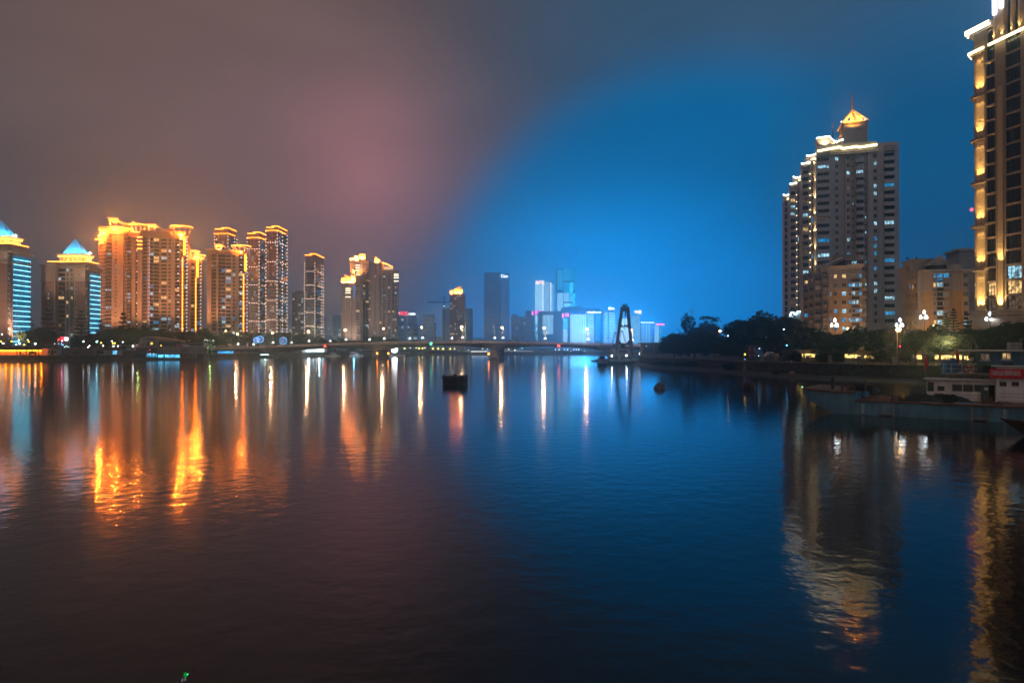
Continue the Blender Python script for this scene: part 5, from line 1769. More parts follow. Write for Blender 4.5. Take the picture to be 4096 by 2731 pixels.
# green lights in the ferry stern tree and two green lit patches
E_GREEN = emit('string_green', (0.35, 1.0, 0.45), 2.0)
w = P(812, 1395, 460)
r = thing('string_lights', 'strings of tiny green and white lights hung in the tree at the ferry stern', 'string lights', (w.x, 459, GL))
rg = random.Random(2)
sm = MB(); sm.ball((0, 0, 0), 0.16, 5); sg = sm.mesh('bulb', E_GREEN); sm = MB(); sm.ball((0, 0, 0), 0.2, 5); sw = sm.mesh('bulb', E_DOTCOOL)
sm = MB(); sm.tube([(0, 0, 0), (2, 0, 7), (4, 0, 9)], 0.03, 3); part('wire', sm, M_DARK, r)
for k in range(46):
    u = rg.random()
    q = P(804 + 46 * rg.random() + 14 * u, 1418 - 62 * u, 458)
    link('bulb', sg if rg.random() < 0.72 else sw, r, (q.x - w.x, rg.uniform(-4, 0), q.z - GL))
for px, py, lb in ((555, 1337, 'left green tree spotlight above the ferry roof'), (613, 1341, 'right green tree spotlight above the ferry roof'), (842, 1388, 'green tree spotlight at the ferry stern')):
    q = P(px, py + 5, 446)
    r = thing('tree_spotlight', lb, 'spotlight', (q.x, 446, q.z), 0, 'green spotlights in the trees')
    b = MB(); b.tube([(0, 0, -0.2), (0, 0, 0.15)], 0.16, 6); part('housing', b, M_DARK, r)
    lamp_light('spot', r, (0, -1, 0.5), (0.55, 1.0, 0.25), 420, 0.2)

# --- left bank park lamps and signs
LW = 'white park lamps on the left bank'
def park_lamp(px, py, Y, kind, label, group, r_=0.3, ground=GL):
    q = P(px, py, Y)
    t = thing('park_lamp', label, 'lamp', (q.x, Y, ground), 0, group)
    b = MB(); b.tube([(0, 0, 0), (0, 0, q.z - ground)], 0.07, 5); part('post', b, M_DARK, t)
    b = MB(); b.ball((0, -0.1, q.z - ground), r_, 8, 0, 0.7); part('lamp_head', b, kind, t)
    return t


E_AMBER = emit('lamp_amber', (1.0, 0.60, 0.05), 9.0)
for px, py, w_ in ((8, 1337, 'high beside the frame edge pine'), (65, 1378, 'low behind the middle of the pavilion roof'), (75, 1360, 'above the second pavilion lantern'), (111, 1358, 'above the yellow mushroom lamp by the pavilion'),
                  (334, 1366, 'under the pyramid tower pine'), (358, 1383, 'left below the brightest cyan lamp'), (413, 1383, 'right below the brightest cyan lamp'), (454, 1384, 'below the pair of yellow mushroom lamps'),
                  (472, 1384, 'right below the yellow mushroom lamp pair'), (491, 1368, 'right of the yellow mushroom lamp pair'), (533, 1385, 'at the bow of the ferry'), (353, 1388, 'lowest left of the shuttered house'),
                  (448, 1364, 'just above the yellow mushroom lamp pair'), (248, 1363, 'between the red and white signs')):
    park_lamp(px, py, 414, E_WHITE, 'small white park lamp ' + w_, LW, 0.26)
for px, py in ((12, 1372), (78, 1373), (141, 1374)):
    q = P(px, py, 404)
    t = thing('park_lantern', 'white cone shaded lantern behind the pavilion roof', 'lamp', (q.x, 404, GL), 0, 'shaded lanterns behind the orange pavilion')
    b = MB(); b.tube([(0, 0, 0), (0, 0, q.z - GL)], 0.07, 5); part('post', b, M_DARK, t)
    b = MB(); b.lathe([(0.12, -0.45), (0.36, -0.3), (0.42, 0)], 8, (0, 0, q.z - GL)); part('lamp_head', b, E_WHITE, t)
    b = MB(); b.lathe([(0.75, 0.05), (0.7, 0.2), (0.1, 0.32)], 8, (0, 0, q.z - GL)); part('shade', b, M_WHITE, t)
for px, py, lb in ((3, 1365, 'cluster of yellow lamps at the left frame edge'), (47, 1365, 'single yellow lamp behind the pavilion roof'), (115, 1367, 'yellow mushroom lamp behind the pavilion roof'), (97, 1379, 'warm white lamp behind the pavilion roof'),
                   (405, 1371, 'left yellow mushroom lamp right of the cyan lamp'), (452, 1373, 'left one of the yellow mushroom lamp pair near the ferry'), (460, 1372, 'right one of the yellow mushroom lamp pair near the ferry')):
    park_lamp(px, py, 416, E_AMBER, lb, None, 0.42)
park_lamp(388, 1366, 412, emit('lamp_cyan_bright', (0.35, 0.85, 1.0), 40), 'brightest cyan white lamp in the left park', None, 0.4)
q = P(279, 1350, 412)
b = MB(); b.tube([(0, 0, 0), (0, 0, q.z - GL + 1.5)], 0.09, 5)
solo('flag_pole', b, M_POST, 'pale bare pole right of the white lit sign', 'pole', None, (q.x, 412, GL))
q = P(236, 1355.5, 450)
t = thing('neon_sign', 'red neon sign of three characters above the left park', 'sign', (q.x, 450, GL))
o = link('lettering', text_mesh('lettering', '风工贸', 2.6, E_RED, 0.15), t, (0, -0.2, q.z - GL)); o.scale = (0.95, 1, 1)
for x in (-2.6, 2.6):
    b = MB(); b.tube([(x, 0.2, 0), (x, 0.2, q.z - GL + 1)], 0.12, 5); part('post', b, M_DARK, t)
b = MB(); b.box(-3.4, 3.4, 0.05, 0.2, q.z - GL - 1.4, q.z - GL + 1.4); part('panel', b, MATS['sign_red_panel'], t)
q = P(259.5, 1355.5, 452)
t = thing('light_box_sign', 'white light box sign right of the red neon sign', 'sign', (q.x, 452, GL))
b = MB(); b.box(-1.9, 1.9, 0, 0.4, q.z - GL - 0.5, q.z - GL + 0.95); part('panel', b, E_SIGNW, t)
b = MB(); b.box(-1.9, 1.9, 0, 0.4, q.z - GL - 1.05, q.z - GL - 0.75); part('bar', b, E_SIGNW, t)
b = MB(); b.tube([(0, 0.2, 0), (0, 0.2, q.z - GL - 1.1)], 0.12, 5); part('post', b, M_DARK, t)
rg = random.Random(12)
for k, (px, py, m) in enumerate(((250, 1367, E_RED), (246, 1374, E_BLUEDOT), (248, 1379, E_BLUEDOT), (234, 1374, E_DOT), (219, 1374, E_DOTCOOL), (231, 1361, E_DOT), (252, 1379, E_BLUEDOT), (262, 1386, E_TEAL), (266, 1384, E_TEAL), (270, 1386, E_DOT), (275, 1387, E_TEAL), (258, 1388, E_DOTCOOL))):
    park_lamp(px, py, 440, m, 'tiny %s street light below the neon signs' % {E_RED: 'red', E_BLUEDOT: 'blue', E_DOT: 'warm', E_DOTCOOL: 'white', E_TEAL: 'teal'}[m], 'tiny coloured lights below the neon signs', 0.28)
park_lamp(194, 1305, 470, E_RED, 'small red light above the trees left of the pyramid tower', None, 0.35)
park_lamp(903, 1323, 540, E_SODIUM, 'warm street lamp over the trees left of the bridge end', None, 0.5)
park_lamp(855, 1344, 500, E_DOT, 'small pale street lamp between the green lit tree and the bridge end', None, 0.4)
for px, py in ((920, 1361), (918, 1378), (866, 1414), (870, 1413)):
    park_lamp(px, py, 530, E_AMBER if py > 1400 else E_DOT, 'faint warm light among the trees at the left bridge end', 'faint warm lights at the left bridge end', 0.3)

# --- orange lit pavilion, hut, low buildings
M_PAVWALL = mat('pavilion_wall', (0.62, 0.42, 0.28), 0.8, 0.1)
Yv = 392
r = thing('pavilion', 'long low riverside pavilion glowing bright orange under a dark tiled roof', 'pavilion', (PX(-40, Yv), Yv, GL))
xw = lambda px: PX(px, Yv) - PX(-40, Yv)
zt = PZ(1400, Yv) - GL; zr = PZ(1389.5, Yv) - GL
b = MB(); b.box(0, xw(189), 3.2, 3.6, 0, zt + 0.5); part('wall', b, M_PAVWALL, r)
b = MB(); b.box(xw(165), xw(189.5), 0.4, 3.2, 0, PZ(1393, Yv) - GL); part('end_wall', b, M_PAVWALL, r)
b = MB(); b.slab([(0, zt), (xw(164), zt), (xw(162), zr), (0, zr)], -0.5, 7); part('roof', b, mat('roof_tile_dark', (0.09, 0.05, 0.035), 0.85), r)
b = MB(); b.box(0, xw(190), -0.6, 3.2, -0.25, 0.0); part('floor', b, M_COPE, r)
b = MB(); b.box(0, xw(160), 2.5, 2.7, zt - 0.35, zt - 0.15); part('light_tube', b, emit('tube_orange', (1.0, 0.42, 0.03), 14), r)
b = MB(); b.box(-0.15, 0.15, 0, 0.3, 0, zt); pm = b.mesh('pillar', M_DARK)
for px in (66, 104.5, 126, 151):
    link('pillar', pm, r, (xw(px), 0.2, 0))
for px in (66, 104, 127):
    b = MB(); b.box(xw(px) - 0.5, xw(px) + 0.5, 3.0, 3.18, 0, zt - 0.8); part('doorway', b, M_DARK, r)
b = MB(); b.box(xw(107), xw(122), 3.0, 3.18, 0.9, 2.3); part('window', b, M_GLASS, r)
for px in (89, 152):
    b = MB(); b.box(xw(px) - 0.5, xw(px) + 0.5, 0.8, 1.4, 0, 0.55); part('planter', b, M_DARK, r)
b = MB()
b.beam((xw(86), 3.0, 2.3), (xw(92), 3.0, 1.9), 0.05, 0.35); b.beam((xw(86), 3.0, 1.8), (xw(92), 3.0, 1.4), 0.05, 0.35); part('wall_sign', b, M_DARK, r)
b = MB(); b.box(0, 0.07, 0, 0.07, 0, 1.05); b.box(0.07, 3.2, 0, 0.06, 0.98, 1.06); b.box(0.07, 3.2, 0.0, 0.05, 0.15, 0.2)
rl_ = b.mesh('rail', M_DARK)
for k in range(int(xw(189) / 3.2)):
    link('rail', rl_, r, (3.2 * k, -0.4, 0))
for k in range(9):
    lamp_light('tube_light', r, (xw(-30) + (xw(160) - xw(-30)) * k / 8, 1.2, zt - 0.5), (1.0, 0.20, 0.0), 420, 0.3)
lamp_light('tube_light', r, (xw(177), -2.2, 2.5), (1.0, 0.20, 0.0), 300, 0.3)

r = thing('guard_hut', 'small grey hut with three dark openings right of the orange pavilion', 'hut', (PX(191, Yv), Yv, GL))
W = PX(227, Yv) - PX(191, Yv)
b = MB(); b.box(0, W, 0, 4, 0, 3.6); part('wall', b, mat('hut_wall', (0.34, 0.33, 0.32), 0.8, 0.15, streak=0.2), r)
b = MB(); b.box(-0.2, W + 0.3, -0.3, 4.2, 3.6, 3.85); part('roof', b, M_ROOF, r)
for x, w_, h_ in ((0.7, 0.9, 1.3), (2.6, 1.7, 2.6), (4.3, 0.9, 1.3)):
    b = MB(); b.box(x - w_ / 2, x + w_ / 2, -0.12, -0.02, 0.3 if h_ > 2 else 1.3, 0.3 + h_ if h_ > 2 else 1.3 + h_); part('window', b, M_GLASS, r)
M_SHED = mat('shed_wall', (0.14, 0.12, 0.11), 0.85, 0.25, 0.5, streak=0.3)
Yh = 402


def low_house(label, px0, px1, ytop, Y=Yh, wall=None, lit=(), dark=(), roof=0.25, name='low_house'):
    x0 = PX(px0, Y); W = PX(px1, Y) - x0; h = PZ(ytop, Y) - GL
    r = thing(name, label, 'shed', (x0, Y, GL))
    b = MB(); b.box(0, W, 0, 6, 0, h); part('wall', b, wall or M_SHED, r)
    b = MB(); b.box(-0.2, W + 0.2, -0.5, 6.2, h, h + roof); part('roof', b, M_ROOF, r)
    for px in dark:
        b = MB(); b.box(PX(px, Y) - x0 - 0.55, PX(px, Y) - x0 + 0.55, -0.1, -0.02, 0.7, h - 0.5); part('window', b, M_GLASS, r)
    for pa, pb in lit:
        b = MB(); b.box(PX(pa, Y) - x0, PX(pb, Y) - x0, -0.12, -0.02, 0.6, h - 0.4); part('window', b, emit('shop_window_blue', (0.12, 0.55, 0.9), 2.2, True, 0.6, 0.8), r)
    return r


low_house('low dark shed wall with a greenish shutter left of the white shuttered house', 262, 385, 1402, dark=(312, 300))
low_house('low house with white shutters and one bright blue lit window', 385, 486, 1400, Yh + 3, mat('shutter_white', (0.32, 0.31, 0.3), 0.8, 0.2), lit=((452, 468),), dark=(396, 404, 410))
low_house('small brick shed with a pale flat roof beside the ferry', 489, 534, 1403, Yh - 2, mat('brick_dark', (0.11, 0.06, 0.045), 0.9, 0.3, 2.0))
b = MB()
b.box(0, 0.08, 0, 0.08, 0, 1.2); b.box(0.08, 2.9, 0, 0.06, 1.12, 1.2); b.box(0.08, 2.9, 0, 0.05, 0.6, 0.65)
me = b.mesh('rail', M_DARK)
x0 = PX(192, 389)
r = thing('railing', 'thin dark railing along the left river wall between hut and ferry', 'railing', (x0, 389, GL))
for k in range(17):
    u = k * 2.95
    link('rail', me, r, (u, u * (424 - 387) / (PX(540, 424) - PX(0, 387)) * 0.9 + 2.0, 0))
# terrace roof line behind the low houses
b = MB(); b.box(PX(262, 412), PX(507, 412), 412, 413, GL + 3.6, GL + 4.0)
for k in range(16):
    x = PX(266 + 15.6 * k, 412); b.box(x, x + 0.08, 412, 412.1, GL + 4.0, GL + 5.1)
b.box(PX(262, 412), PX(507, 412), 412, 412.1, GL + 5.1, GL + 5.18); b.box(PX(262, 412), PX(507, 412), 412.3, 412.9, GL, GL + 3.6)
solo('terrace', b, M_SHED, 'dark terrace with a thin rail behind the low riverside houses', 'terrace')
w = P(915, 1415, 500)
r = thing('lit_shelter', 'long low shelter lit blue under the left end of the bridge', 'shelter', (PX(866, 486), 486, GL))
W = PX(930, 486) - PX(866, 486)
b = MB(); b.box(0, W, 0, 3, 1.7, 2.0); part('roof', b, M_ROOF, r)
b = MB(); b.box(0.3, W - 0.3, 1.5, 1.7, 0.3, 1.7); part('window', b, emit('shelter_blue', (0.03, 0.35, 0.9), 2.2, True, 0.9, 0.6), r)
b = MB(); b.box(0, W, 0, 3, -0.4, 0.3); part('wall', b, M_SHED, r)

# --- ferry
Yf = 422
r = thing('passenger_ferry', 'old three deck river ferry with arched hall roof and blue lit lower windows', 'ferry', (PX(528, Yf), Yf, 0), radians(3))
fx = lambda px: PX(px, Yf) - PX(528, Yf)
fz = lambda py: PZ(py, Yf)
L_ = fx(808)
b = MB(); b.prism([(0, 0.5), (2, -0.5), (L_, -0.5), (L_, 9), (2, 9), (0, 8)], -0.6, fz(1431)); part('hull', b, mat('ferry_hull', (0.13, 0.125, 0.12), 0.7, 0.3, 0.5, streak=0.3), r)
MF = mat('ferry_paint', (0.27, 0.28, 0.29), 0.7, 0.2, 0.4, streak=0.35)
MFD = mat('ferry_dark', (0.10, 0.095, 0.095), 0.8, 0.25, 0.5, streak=0.3)
b = MB(); b.box(fx(541), fx(808), 0.6, 8.4, fz(1431), fz(1412.5)); part('lower_cabin', b, MFD, r)
b = MB(); b.box(fx(540), fx(803), 1.2, 8, fz(1411), fz(1389)); part('middle_cabin', b, MFD, r)
b = MB(); b.box(fx(624), fx(803), 1.0, 1.25, fz(1411), fz(1390)); part('middle_side', b, MF, r)
for y in (1411.5, 1388):
    b = MB(); b.box(fx(539) if y > 1400 else fx(541), fx(804), -0.6, 8.6, fz(y) - 0.12, fz(y) + 0.14); part('deck', b, mat('deck_edge', (0.33, 0.30, 0.28), 0.8, 0.2), r)
# hall with arched front and curved roof
z0 = fz(1387)
arch = []
xa, xb = fx(553), fx(628)
for k in range(11):
    u = k / 10
    arch.append((xa + (xb - xa) * u, z0 + 3.6 + (fz(1345.5) - z0 - 3.6) * sin(pi * (0.12 + 0.76 * u)) ** 0.8))
b = MB(); b.slab([(xa, z0)] + arch + [(xb, z0)], 1.0, 1.6); part('hall_front', b, mat('ferry_front', (0.25, 0.24, 0.24), 0.8, 0.2, 0.5, streak=0.3), r)
b = MB(); b.box(xb, fx(717), 1.4, 8, z0, fz(1366)); part('hall', b, MFD, r)
rfp = []
for k in range(11):
    u = k / 10
    rfp.append((fx(590) + (fx(718) - fx(590)) * u, fz(1345.5) + (fz(1363) - fz(1345.5)) * u ** 1.25))
b = MB(); b.slab(rfp + [(fx(718), fz(1365)), (fx(628), fz(1365)), (fx(615), fz(1350))], 0.7, 8.5); part('hall_roof', b, mat('ferry_roof', (0.36, 0.29, 0.17), 0.8, 0.15, 0.4, streak=0.15), r)
b = MB(); b.box(fx(626), fx(719), 0.5, 1.0, fz(1365.5), fz(1363)); part('fascia', b, MF, r)
b = MB(); b.box(-0.07, 0.07, -0.1, 0.1, 0, fz(1366) - z0); pm = b.mesh('hall_post', MF)
for k in range(10):
    link('hall_post', pm, r, (xb + (fx(717) - xb) * k / 9, 1.25, z0))
gm = win_mesh((fx(717) - xb) / 9 - 0.15, fz(1368) - z0 - 0.6, 'd', M_DARKFRAME, 1)
for k in range(9):
    link('window', gm, r, (xb + (fx(717) - xb) * (k + 0.5) / 9, 1.38, z0 + 0.4))
b = MB()
aw = [(fx(580) + 4.4 * (1 + cos(pi * (1 - k / 8))) / 2 * 1.0, z0 + 1.2 + 2.1 * sin(pi * k / 8)) for k in range(9)]
b.slab([(fx(580), z0 + 0.6)] + aw + [(fx(580) + 4.4, z0 + 0.6)], 0.9, 0.99); part('arched_window', b, M_GLASS, r)
b = MB(); b.box(fx(598), fx(606), 0.8, 0.89, z0 + 1.2, z0 + 2.8); part('lit_window', b, emit('ferry_warm', (1.0, 0.65, 0.1), 1.8, True, 0.6, 1.0), r)
b = MB(); b.box(fx(563), fx(571), 0.9, 0.99, z0 + 0.5, z0 + 2.4); part('door', b, mat('door_brown', (0.16, 0.08, 0.05), 0.8), r)
b = MB(); b.box(fx(580), fx(609), 0.9, 0.98, fz(1358), fz(1353)); part('name_board', b, M_DARK, r)
b = MB(); b.box(fx(733), fx(800), 1.5, 8, z0, fz(1371)); part('upper_cabin', b, MF, r)
b = MB(); b.box(fx(730), fx(802), 0.8, 8.4, fz(1371), fz(1369.5)); part('upper_roof', b, MF, r)
b = MB(); b.box(fx(725), fx(750), 0.6, 0.8, z0 + 0.1, z0 + 1.3); part('canvas', b, M_WHITE, r)
b = MB(); b.box(fx(698), fx(721), 0.5, 0.7, z0 + 0.7, z0 + 1.4); part('banner', b, mat('faded_red', (0.30, 0.08, 0.09), 0.8), r)
rg = random.Random(3)
for k in range(9):
    link('window', win_mesh(1.05, 1.3, 'd', MF, 0), r, (fx(740 + 7.4 * k), 1.48, z0 + 0.9))
for k in range(17):
    if k not in (3, 8, 12):
        link('window', win_mesh(0.95, 1.5, 'd', MF, 1), r, (fx(634 + 10 * k), 0.98, fz(1409)))
for k in range(5):
    link('window', win_mesh(0.9, 1.2, 'd', MFD, 1), r, (fx(546 + 7.5 * k), 0.58, fz(1426)))
for a, c in ((583, 625),):
    n = 4
    for k in range(n):
        b = MB(); b.box(fx(a + (c - a) * k / n) + 0.08, fx(a + (c - a) * (k + 1) / n) - 0.08, 0.45, 0.58, fz(1428), fz(1414)); part('lit_window', b, emit('ferry_blue', (0.06, 0.45, 0.75), 1.2, True, 0.7, 0.5), r)
for k in range(10):
    a = 628 + 8.6 * k
    b = MB(); b.box(fx(a) + 0.06, fx(a + 8.6) - 0.06, 0.45, 0.58, fz(1430), fz(1418.5)); part('lit_window', b, emit('ferry_blue_bright', (0.10, 0.58, 1.0), 2.3, True, 0.75, 0.4), r)
b = MB(); b.box(fx(628), fx(715), 0.42, 0.6, fz(1418), fz(1416)); part('valance', b, mat('teal_board', (0.03, 0.16, 0.18), 0.6), r)
for k in range(9):
    link('window', win_mesh(1.0, 1.9, 'd', MF, 0), r, (fx(733 + 8.6 * k), 0.58, fz(1429)))
b = MB(); b.box(fx(729), fx(808), 0.3, 0.55, fz(1438), fz(1431)); part('stern_panel', b, MF, r)
b = MB(); b.box(fx(583), fx(627), 0.3, 0.55, fz(1439), fz(1429)); part('side_panel', b, mat('rusty_panel', (0.2, 0.17, 0.15), 0.8, 0.3), r)
for a, y0, c, y1 in ((649, 1391, 659, 1438), (712, 1391, 721, 1437), (774, 1391, 781, 1432)):
    b = MB(); b.beam((fx(a), -0.5, fz(y0)), (fx(c), -0.9, fz(y1)), 0.5, 0.5); part('diagonal_brace', b, mat('old_timber', (0.22, 0.17, 0.13), 0.85), r)
b = MB()
for k in range(30):
    x = fx(545) + (fx(625) - fx(545)) * k / 29
    b.box(x, x + 0.05, 0.1, 0.15, fz(1411), fz(1411) + 1.0)
b.box(fx(545), fx(625), 0.1, 0.16, fz(1411) + 1.0, fz(1411) + 1.08); part('railing', b, M_DARK, r)
for a, m, px, py in ((0.5, E_WHITE, 531, 1385), (0.3, E_AMBER, 640, 1382), (0.3, E_RED, 597, 1400), (0.3, E_DOTCOOL, 598, 1415), (0.3, E_DOTCOOL, 612, 1415), (0.3, E_DOTCOOL, 773, 1402), (0.25, E_RED, 777, 1428)):
    b = MB(); b.ball((fx(px), 0.2, fz(py)), a * 0.9, 6); part('lamp', b, m, r)
b = MB(); b.lathe([(0.42, -0.1), (0.62, 0.0), (0.42, 0.1)], 10, (0, 0, 0)); o = part('life_ring', b, M_WHITE, r, (fx(586), 1.0, fz(1406)), (pi / 2, 0, 0))
b = MB()
for k in range(7):
    x = fx(722 + 13 * k); b.tube([(x, 3, fz(1370)), (x, 3, fz(1346))], 0.06, 4)
for y in (1346, 1354, 1362):
    b.beam((fx(722), 3, fz(y)), (fx(800), 3, fz(y)), 0.07, 0.07)
part('roof_scaffold', b, M_DARK, r)
b = MB(); b.box(fx(730), fx(742), 3, 5, fz(1365), fz(1357)); part('roof_box', b, mat('box_tan', (0.3, 0.24, 0.18), 0.8), r)

# ------------------------------------------------------------------ right bank: retaining wall, fence, shacks
def on_line(px, line, back=0.0):
    """plan point where the ray of a photo column meets a polyline, moved back from the viewer"""
    r = (px - 2048) / F
    for (xa, ya), (xb, yb) in zip(line, line[1:]):
        den = (xb - xa) - r * (yb - ya)
        if abs(den) < 1e-9:
            continue
        u = (r * ya - xa) / den
        if -0.001 <= u <= 1.001:
            y = ya + (yb - ya) * u + back
            return Vector((r * y, y, 0))
    raise ValueError(px)


M_STONE = mat('wall_stone', (0.075, 0.066, 0.06), 0.9, 0.5, 0.9, bump=0.05)
M_MORTAR = mat('wall_mortar', (0.035, 0.032, 0.03), 0.95, 0.3, 0.6)
wl_ = thing('retaining_wall', 'dark rubble stone retaining wall along the right bank beach', 'wall')
b = MB()
for (xa, ya), (xb, yb) in zip(WALL[1:-2], WALL[2:-1]):
    b.face([(xa, ya, 0.3), (xb, yb, 0.3), (xb, yb + 0.5, GR - 0.02), (xa, ya + 0.5, GR - 0.02)])
part('mortar_bed', b, M_MORTAR, wl_)
b = MB()
rg = random.Random(77)
cop = MB()
n_st = 0
stones = []
for (xa, ya), (xb, yb) in zip(WALL[1:-3], WALL[2:-2]):
    dx, dy = xb - xa, yb - ya
    Ls = sqrt(dx * dx + dy * dy); ux, uy = dx / Ls, dy / Ls
    nx, ny = (uy, -ux) if -ux < 0 else (-uy, ux)
    z = 0.45; row = 0
    while z < GR - 0.45:
        hh = rg.uniform(0.34, 0.5)
        s = rg.uniform(-0.3, 0.0)
        while s < Ls:
            w_ = rg.uniform(0.35, 0.85)
            if rg.random() < 0.93:
                k = 0.5 * (z - 0.3) / GR
                px_, py_ = xa + ux * (s + w_ / 2), ya + uy * (s + w_ / 2) + k
                stones.append((px_, py_, z + hh / 2, w_ - 0.07, hh - 0.06, rg.uniform(0.04, 0.16), ux, uy, nx, ny))
            s += w_
        z += hh; row += 1
    s = 0.0
    while s < Ls:
        w_ = min(rg.uniform(1.6, 2.6), Ls - s)
        if w_ > 0.3:
            cop.beam((xa + ux * s, ya + uy * s + 0.35, GR - 0.06), (xa + ux * (s + w_ - 0.05), ya + uy * (s + w_ - 0.05) + 0.35, GR - 0.06), 0.9, 0.3)
        s += w_
part('coping', cop, M_COPE, wl_)
stones.sort(key=lambda q: abs(q[0]) + q[1])


def stone_into(mb, q, local=False):
    x, y, z, w_, h_, d_, ux, uy, nx, ny = q
    bev = 0.05
    base = [(-w_ / 2, -h_ / 2), (w_ / 2, -h_ / 2), (w_ / 2, h_ / 2), (-w_ / 2, h_ / 2)]
    tp = [(a * (1 - 2 * bev / w_), c * (1 - 2 * bev / h_)) for a, c in base]
    o = (0, 0, 0) if local else (x, y, z)
    pt = lambda a, c, d: (o[0] + ux * a + nx * d, o[1] + uy * a + ny * d, o[2] + c)
    i = len(mb.v)
    mb.v += [pt(a, c, -0.05) for a, c in base] + [pt(a, c, d_) for a, c in tp]
    for f in ((0, 1, 5, 4), (1, 2, 6, 5), (2, 3, 7, 6), (3, 0, 4, 7), (4, 5, 6, 7)):
        mb.f.append(tuple(i + k for k in f)); mb.m.append(0)


near_st = [q for q in stones if 2040 < 2048 + q[0] / q[1] * F < 4090]
near_st.sort(key=lambda q: q[1])
for q in near_st[:280]:
    b1 = MB(); stone_into(b1, q, True)
    part('stone', b1, M_STONE, wl_, q[:3])
b = MB()
for q in near_st[280:]:
    stone_into(b, q)
o = part('stone_facing', b, M_STONE, wl_); o['kind'] = 'stuff'

# pale bastion in the wall under the shack
c0, c1 = on_line(2968, WALL), on_line(3018, WALL)
bs = thing('stone_bastion', 'pale rubble bastion standing out of the wall under the washing hut', 'wall', (c0.x, c0.y, 0.3))
W = c1.x - c0.x
b = MB(); b.prism([(-0.8, -3.0), (W + 0.4, -3.6), (W + 0.4, 2), (-0.8, 2)], 0, GR - 0.6, 0, [(0, -2.0), (W, -2.6), (W, 2), (0, 2)]); part('core', b, M_MORTAR, bs)
b = MB(); b.box(-0.3, W + 0.3, -2.9, 2, GR - 0.6, GR - 0.2); part('slab', b, M_COPE, bs)
M_STONEL = mat('bastion_stone', (0.30, 0.27, 0.25), 0.9, 0.4, 1.2, bump=0.04)
b = MB(); rg = random.Random(5)
z = 0.05
while z < GR - 0.95:
    s = 0.0
    while s < W:
        w_ = rg.uniform(0.28, 0.5)
        u = z / (GR - 0.6)
        y = -3.0 + u * 1.0 - 0.6 * s / W
        stone_into(b, (-0.8 * (1 - u) + s + w_ / 2, y, z + 0.17, w_ - 0.06, 0.29, 0.1, 1, 0, 0, -1))
        s += w_
    z += 0.34
o = part('stone_facing', b, M_STONEL, bs); o['kind'] = 'stuff'

M_PILLAR = mat('fence_pillar_stone', (0.24, 0.22, 0.21), 0.85, 0.2)
for px, lb in ((2850, 'leftmost pale fence pillar under the big tree'), (3050, 'fence pillar beside the tarpaulin shack'), (3231, 'first pale fence pillar left of the long yellow lit hedge'), (3319, 'second pale fence pillar right of the tarpaulin shack'),
               (3435, 'pale fence pillar below the globe lamp by the yellow block'), (3582, 'thickest pale fence pillar with a small bollard at its foot'), (3654, 'narrow pale fence pillar left of the red flag')):
    q = on_line(px, WALL, 0.8)
    w_ = 0.34 if px != 3582 else 0.5
    b = MB(); b.box(-w_, w_, -w_, w_, 0, 1.75); b.box(-w_ - 0.08, w_ + 0.08, -w_ - 0.08, w_ + 0.08, 1.75, 1.95)
    solo('fence_pillar', b, M_PILLAR, lb, 'fence pillar', 'fence pillars on the right bank wall', (q.x, q.y, GR + 0.08))
fe = thing('riverside_fence', 'dark railing fence between pale pillars on top of the right wall', 'fence')
b = MB(); b.box(0, 2.6, -0.04, 0.04, 1.3, 1.4); b.box(0, 2.6, -0.04, 0.04, 0.1, 0.2)
for k in range(9):
    b.box(0.1 + 0.28 * k, 0.16 + 0.28 * k, -0.02, 0.02, 0.2, 1.3)
fm = b.mesh('fence_panel', M_DARK)
for (xa, ya), (xb, yb) in zip(WALL[3:-3], WALL[4:-2]):
    Ls = sqrt((xb - xa) ** 2 + (yb - ya) ** 2)
    a = math.atan2(yb - ya, xb - xa)
    for k in range(int(Ls / 2.65)):
        u = 2.65 * k / Ls
        link('fence_panel', fm, fe, (xa + (xb - xa) * u, ya + (yb - ya) * u + 0.9, GR + 0.1), a)

# washing hut, tarpaulin shack, lean-to
q = on_line(2990, WALL, 2.5)
h_ = thing('washing_hut', 'open two level hut hung with washing above the pale stone bastion', 'hut', (q.x, q.y, GR))
M_OLD = mat('old_wood', (0.09, 0.07, 0.06), 0.9, 0.35, 1.0)
b = MB()
for x in (0, 3.6):
    for y in (0, 3):
        b.box(x - 0.08, x + 0.08, y - 0.08, y + 0.08, 0, 4.7)
part('post', b, M_OLD, h_)
b = MB(); b.face([(-0.3, -0.6, 4.9), (4.1, -0.6, 4.6), (4.1, 3.4, 4.7), (-0.3, 3.4, 5.0)]); b.face([(-0.3, -0.6, 4.8), (4.1, -0.6, 4.5), (4.1, -0.6, 4.6), (-0.3, -0.6, 4.9)]); part('roof', b, mat('tin_roof', (0.30, 0.31, 0.32), 0.6, 0.2), h_)
b = MB(); b.box(0, 3.6, 0, 3, 2.3, 2.45); part('floor', b, M_OLD, h_)
b = MB(); b.box(0.1, 3.5, 2.6, 2.7, 0, 4.5); part('back_wall', b, M_OLD, h_)
for k, c_ in enumerate(((0.4, 0.3, 0.28), (0.35, 0.05, 0.05), (0.08, 0.1, 0.14), (0.3, 0.28, 0.26), (0.28, 0.16, 0.12), (0.2, 0.2, 0.22))):
    x = 0.5 + 0.5 * k
    b = MB(); b.box(x, x + 0.36, -0.1, -0.04, 0.8 + 0.1 * (k % 2), 2.1); part('hanging_clothes', b, mat('cloth_%d' % k, c_, 0.9), h_)
    b = MB(); b.box(x, x + 0.36, -0.1, -0.04, 3.2 - 0.1 * (k % 2), 4.3); part('hanging_clothes', b, mat('cloth_%d' % ((k + 3) % 6), c_, 0.9), h_)
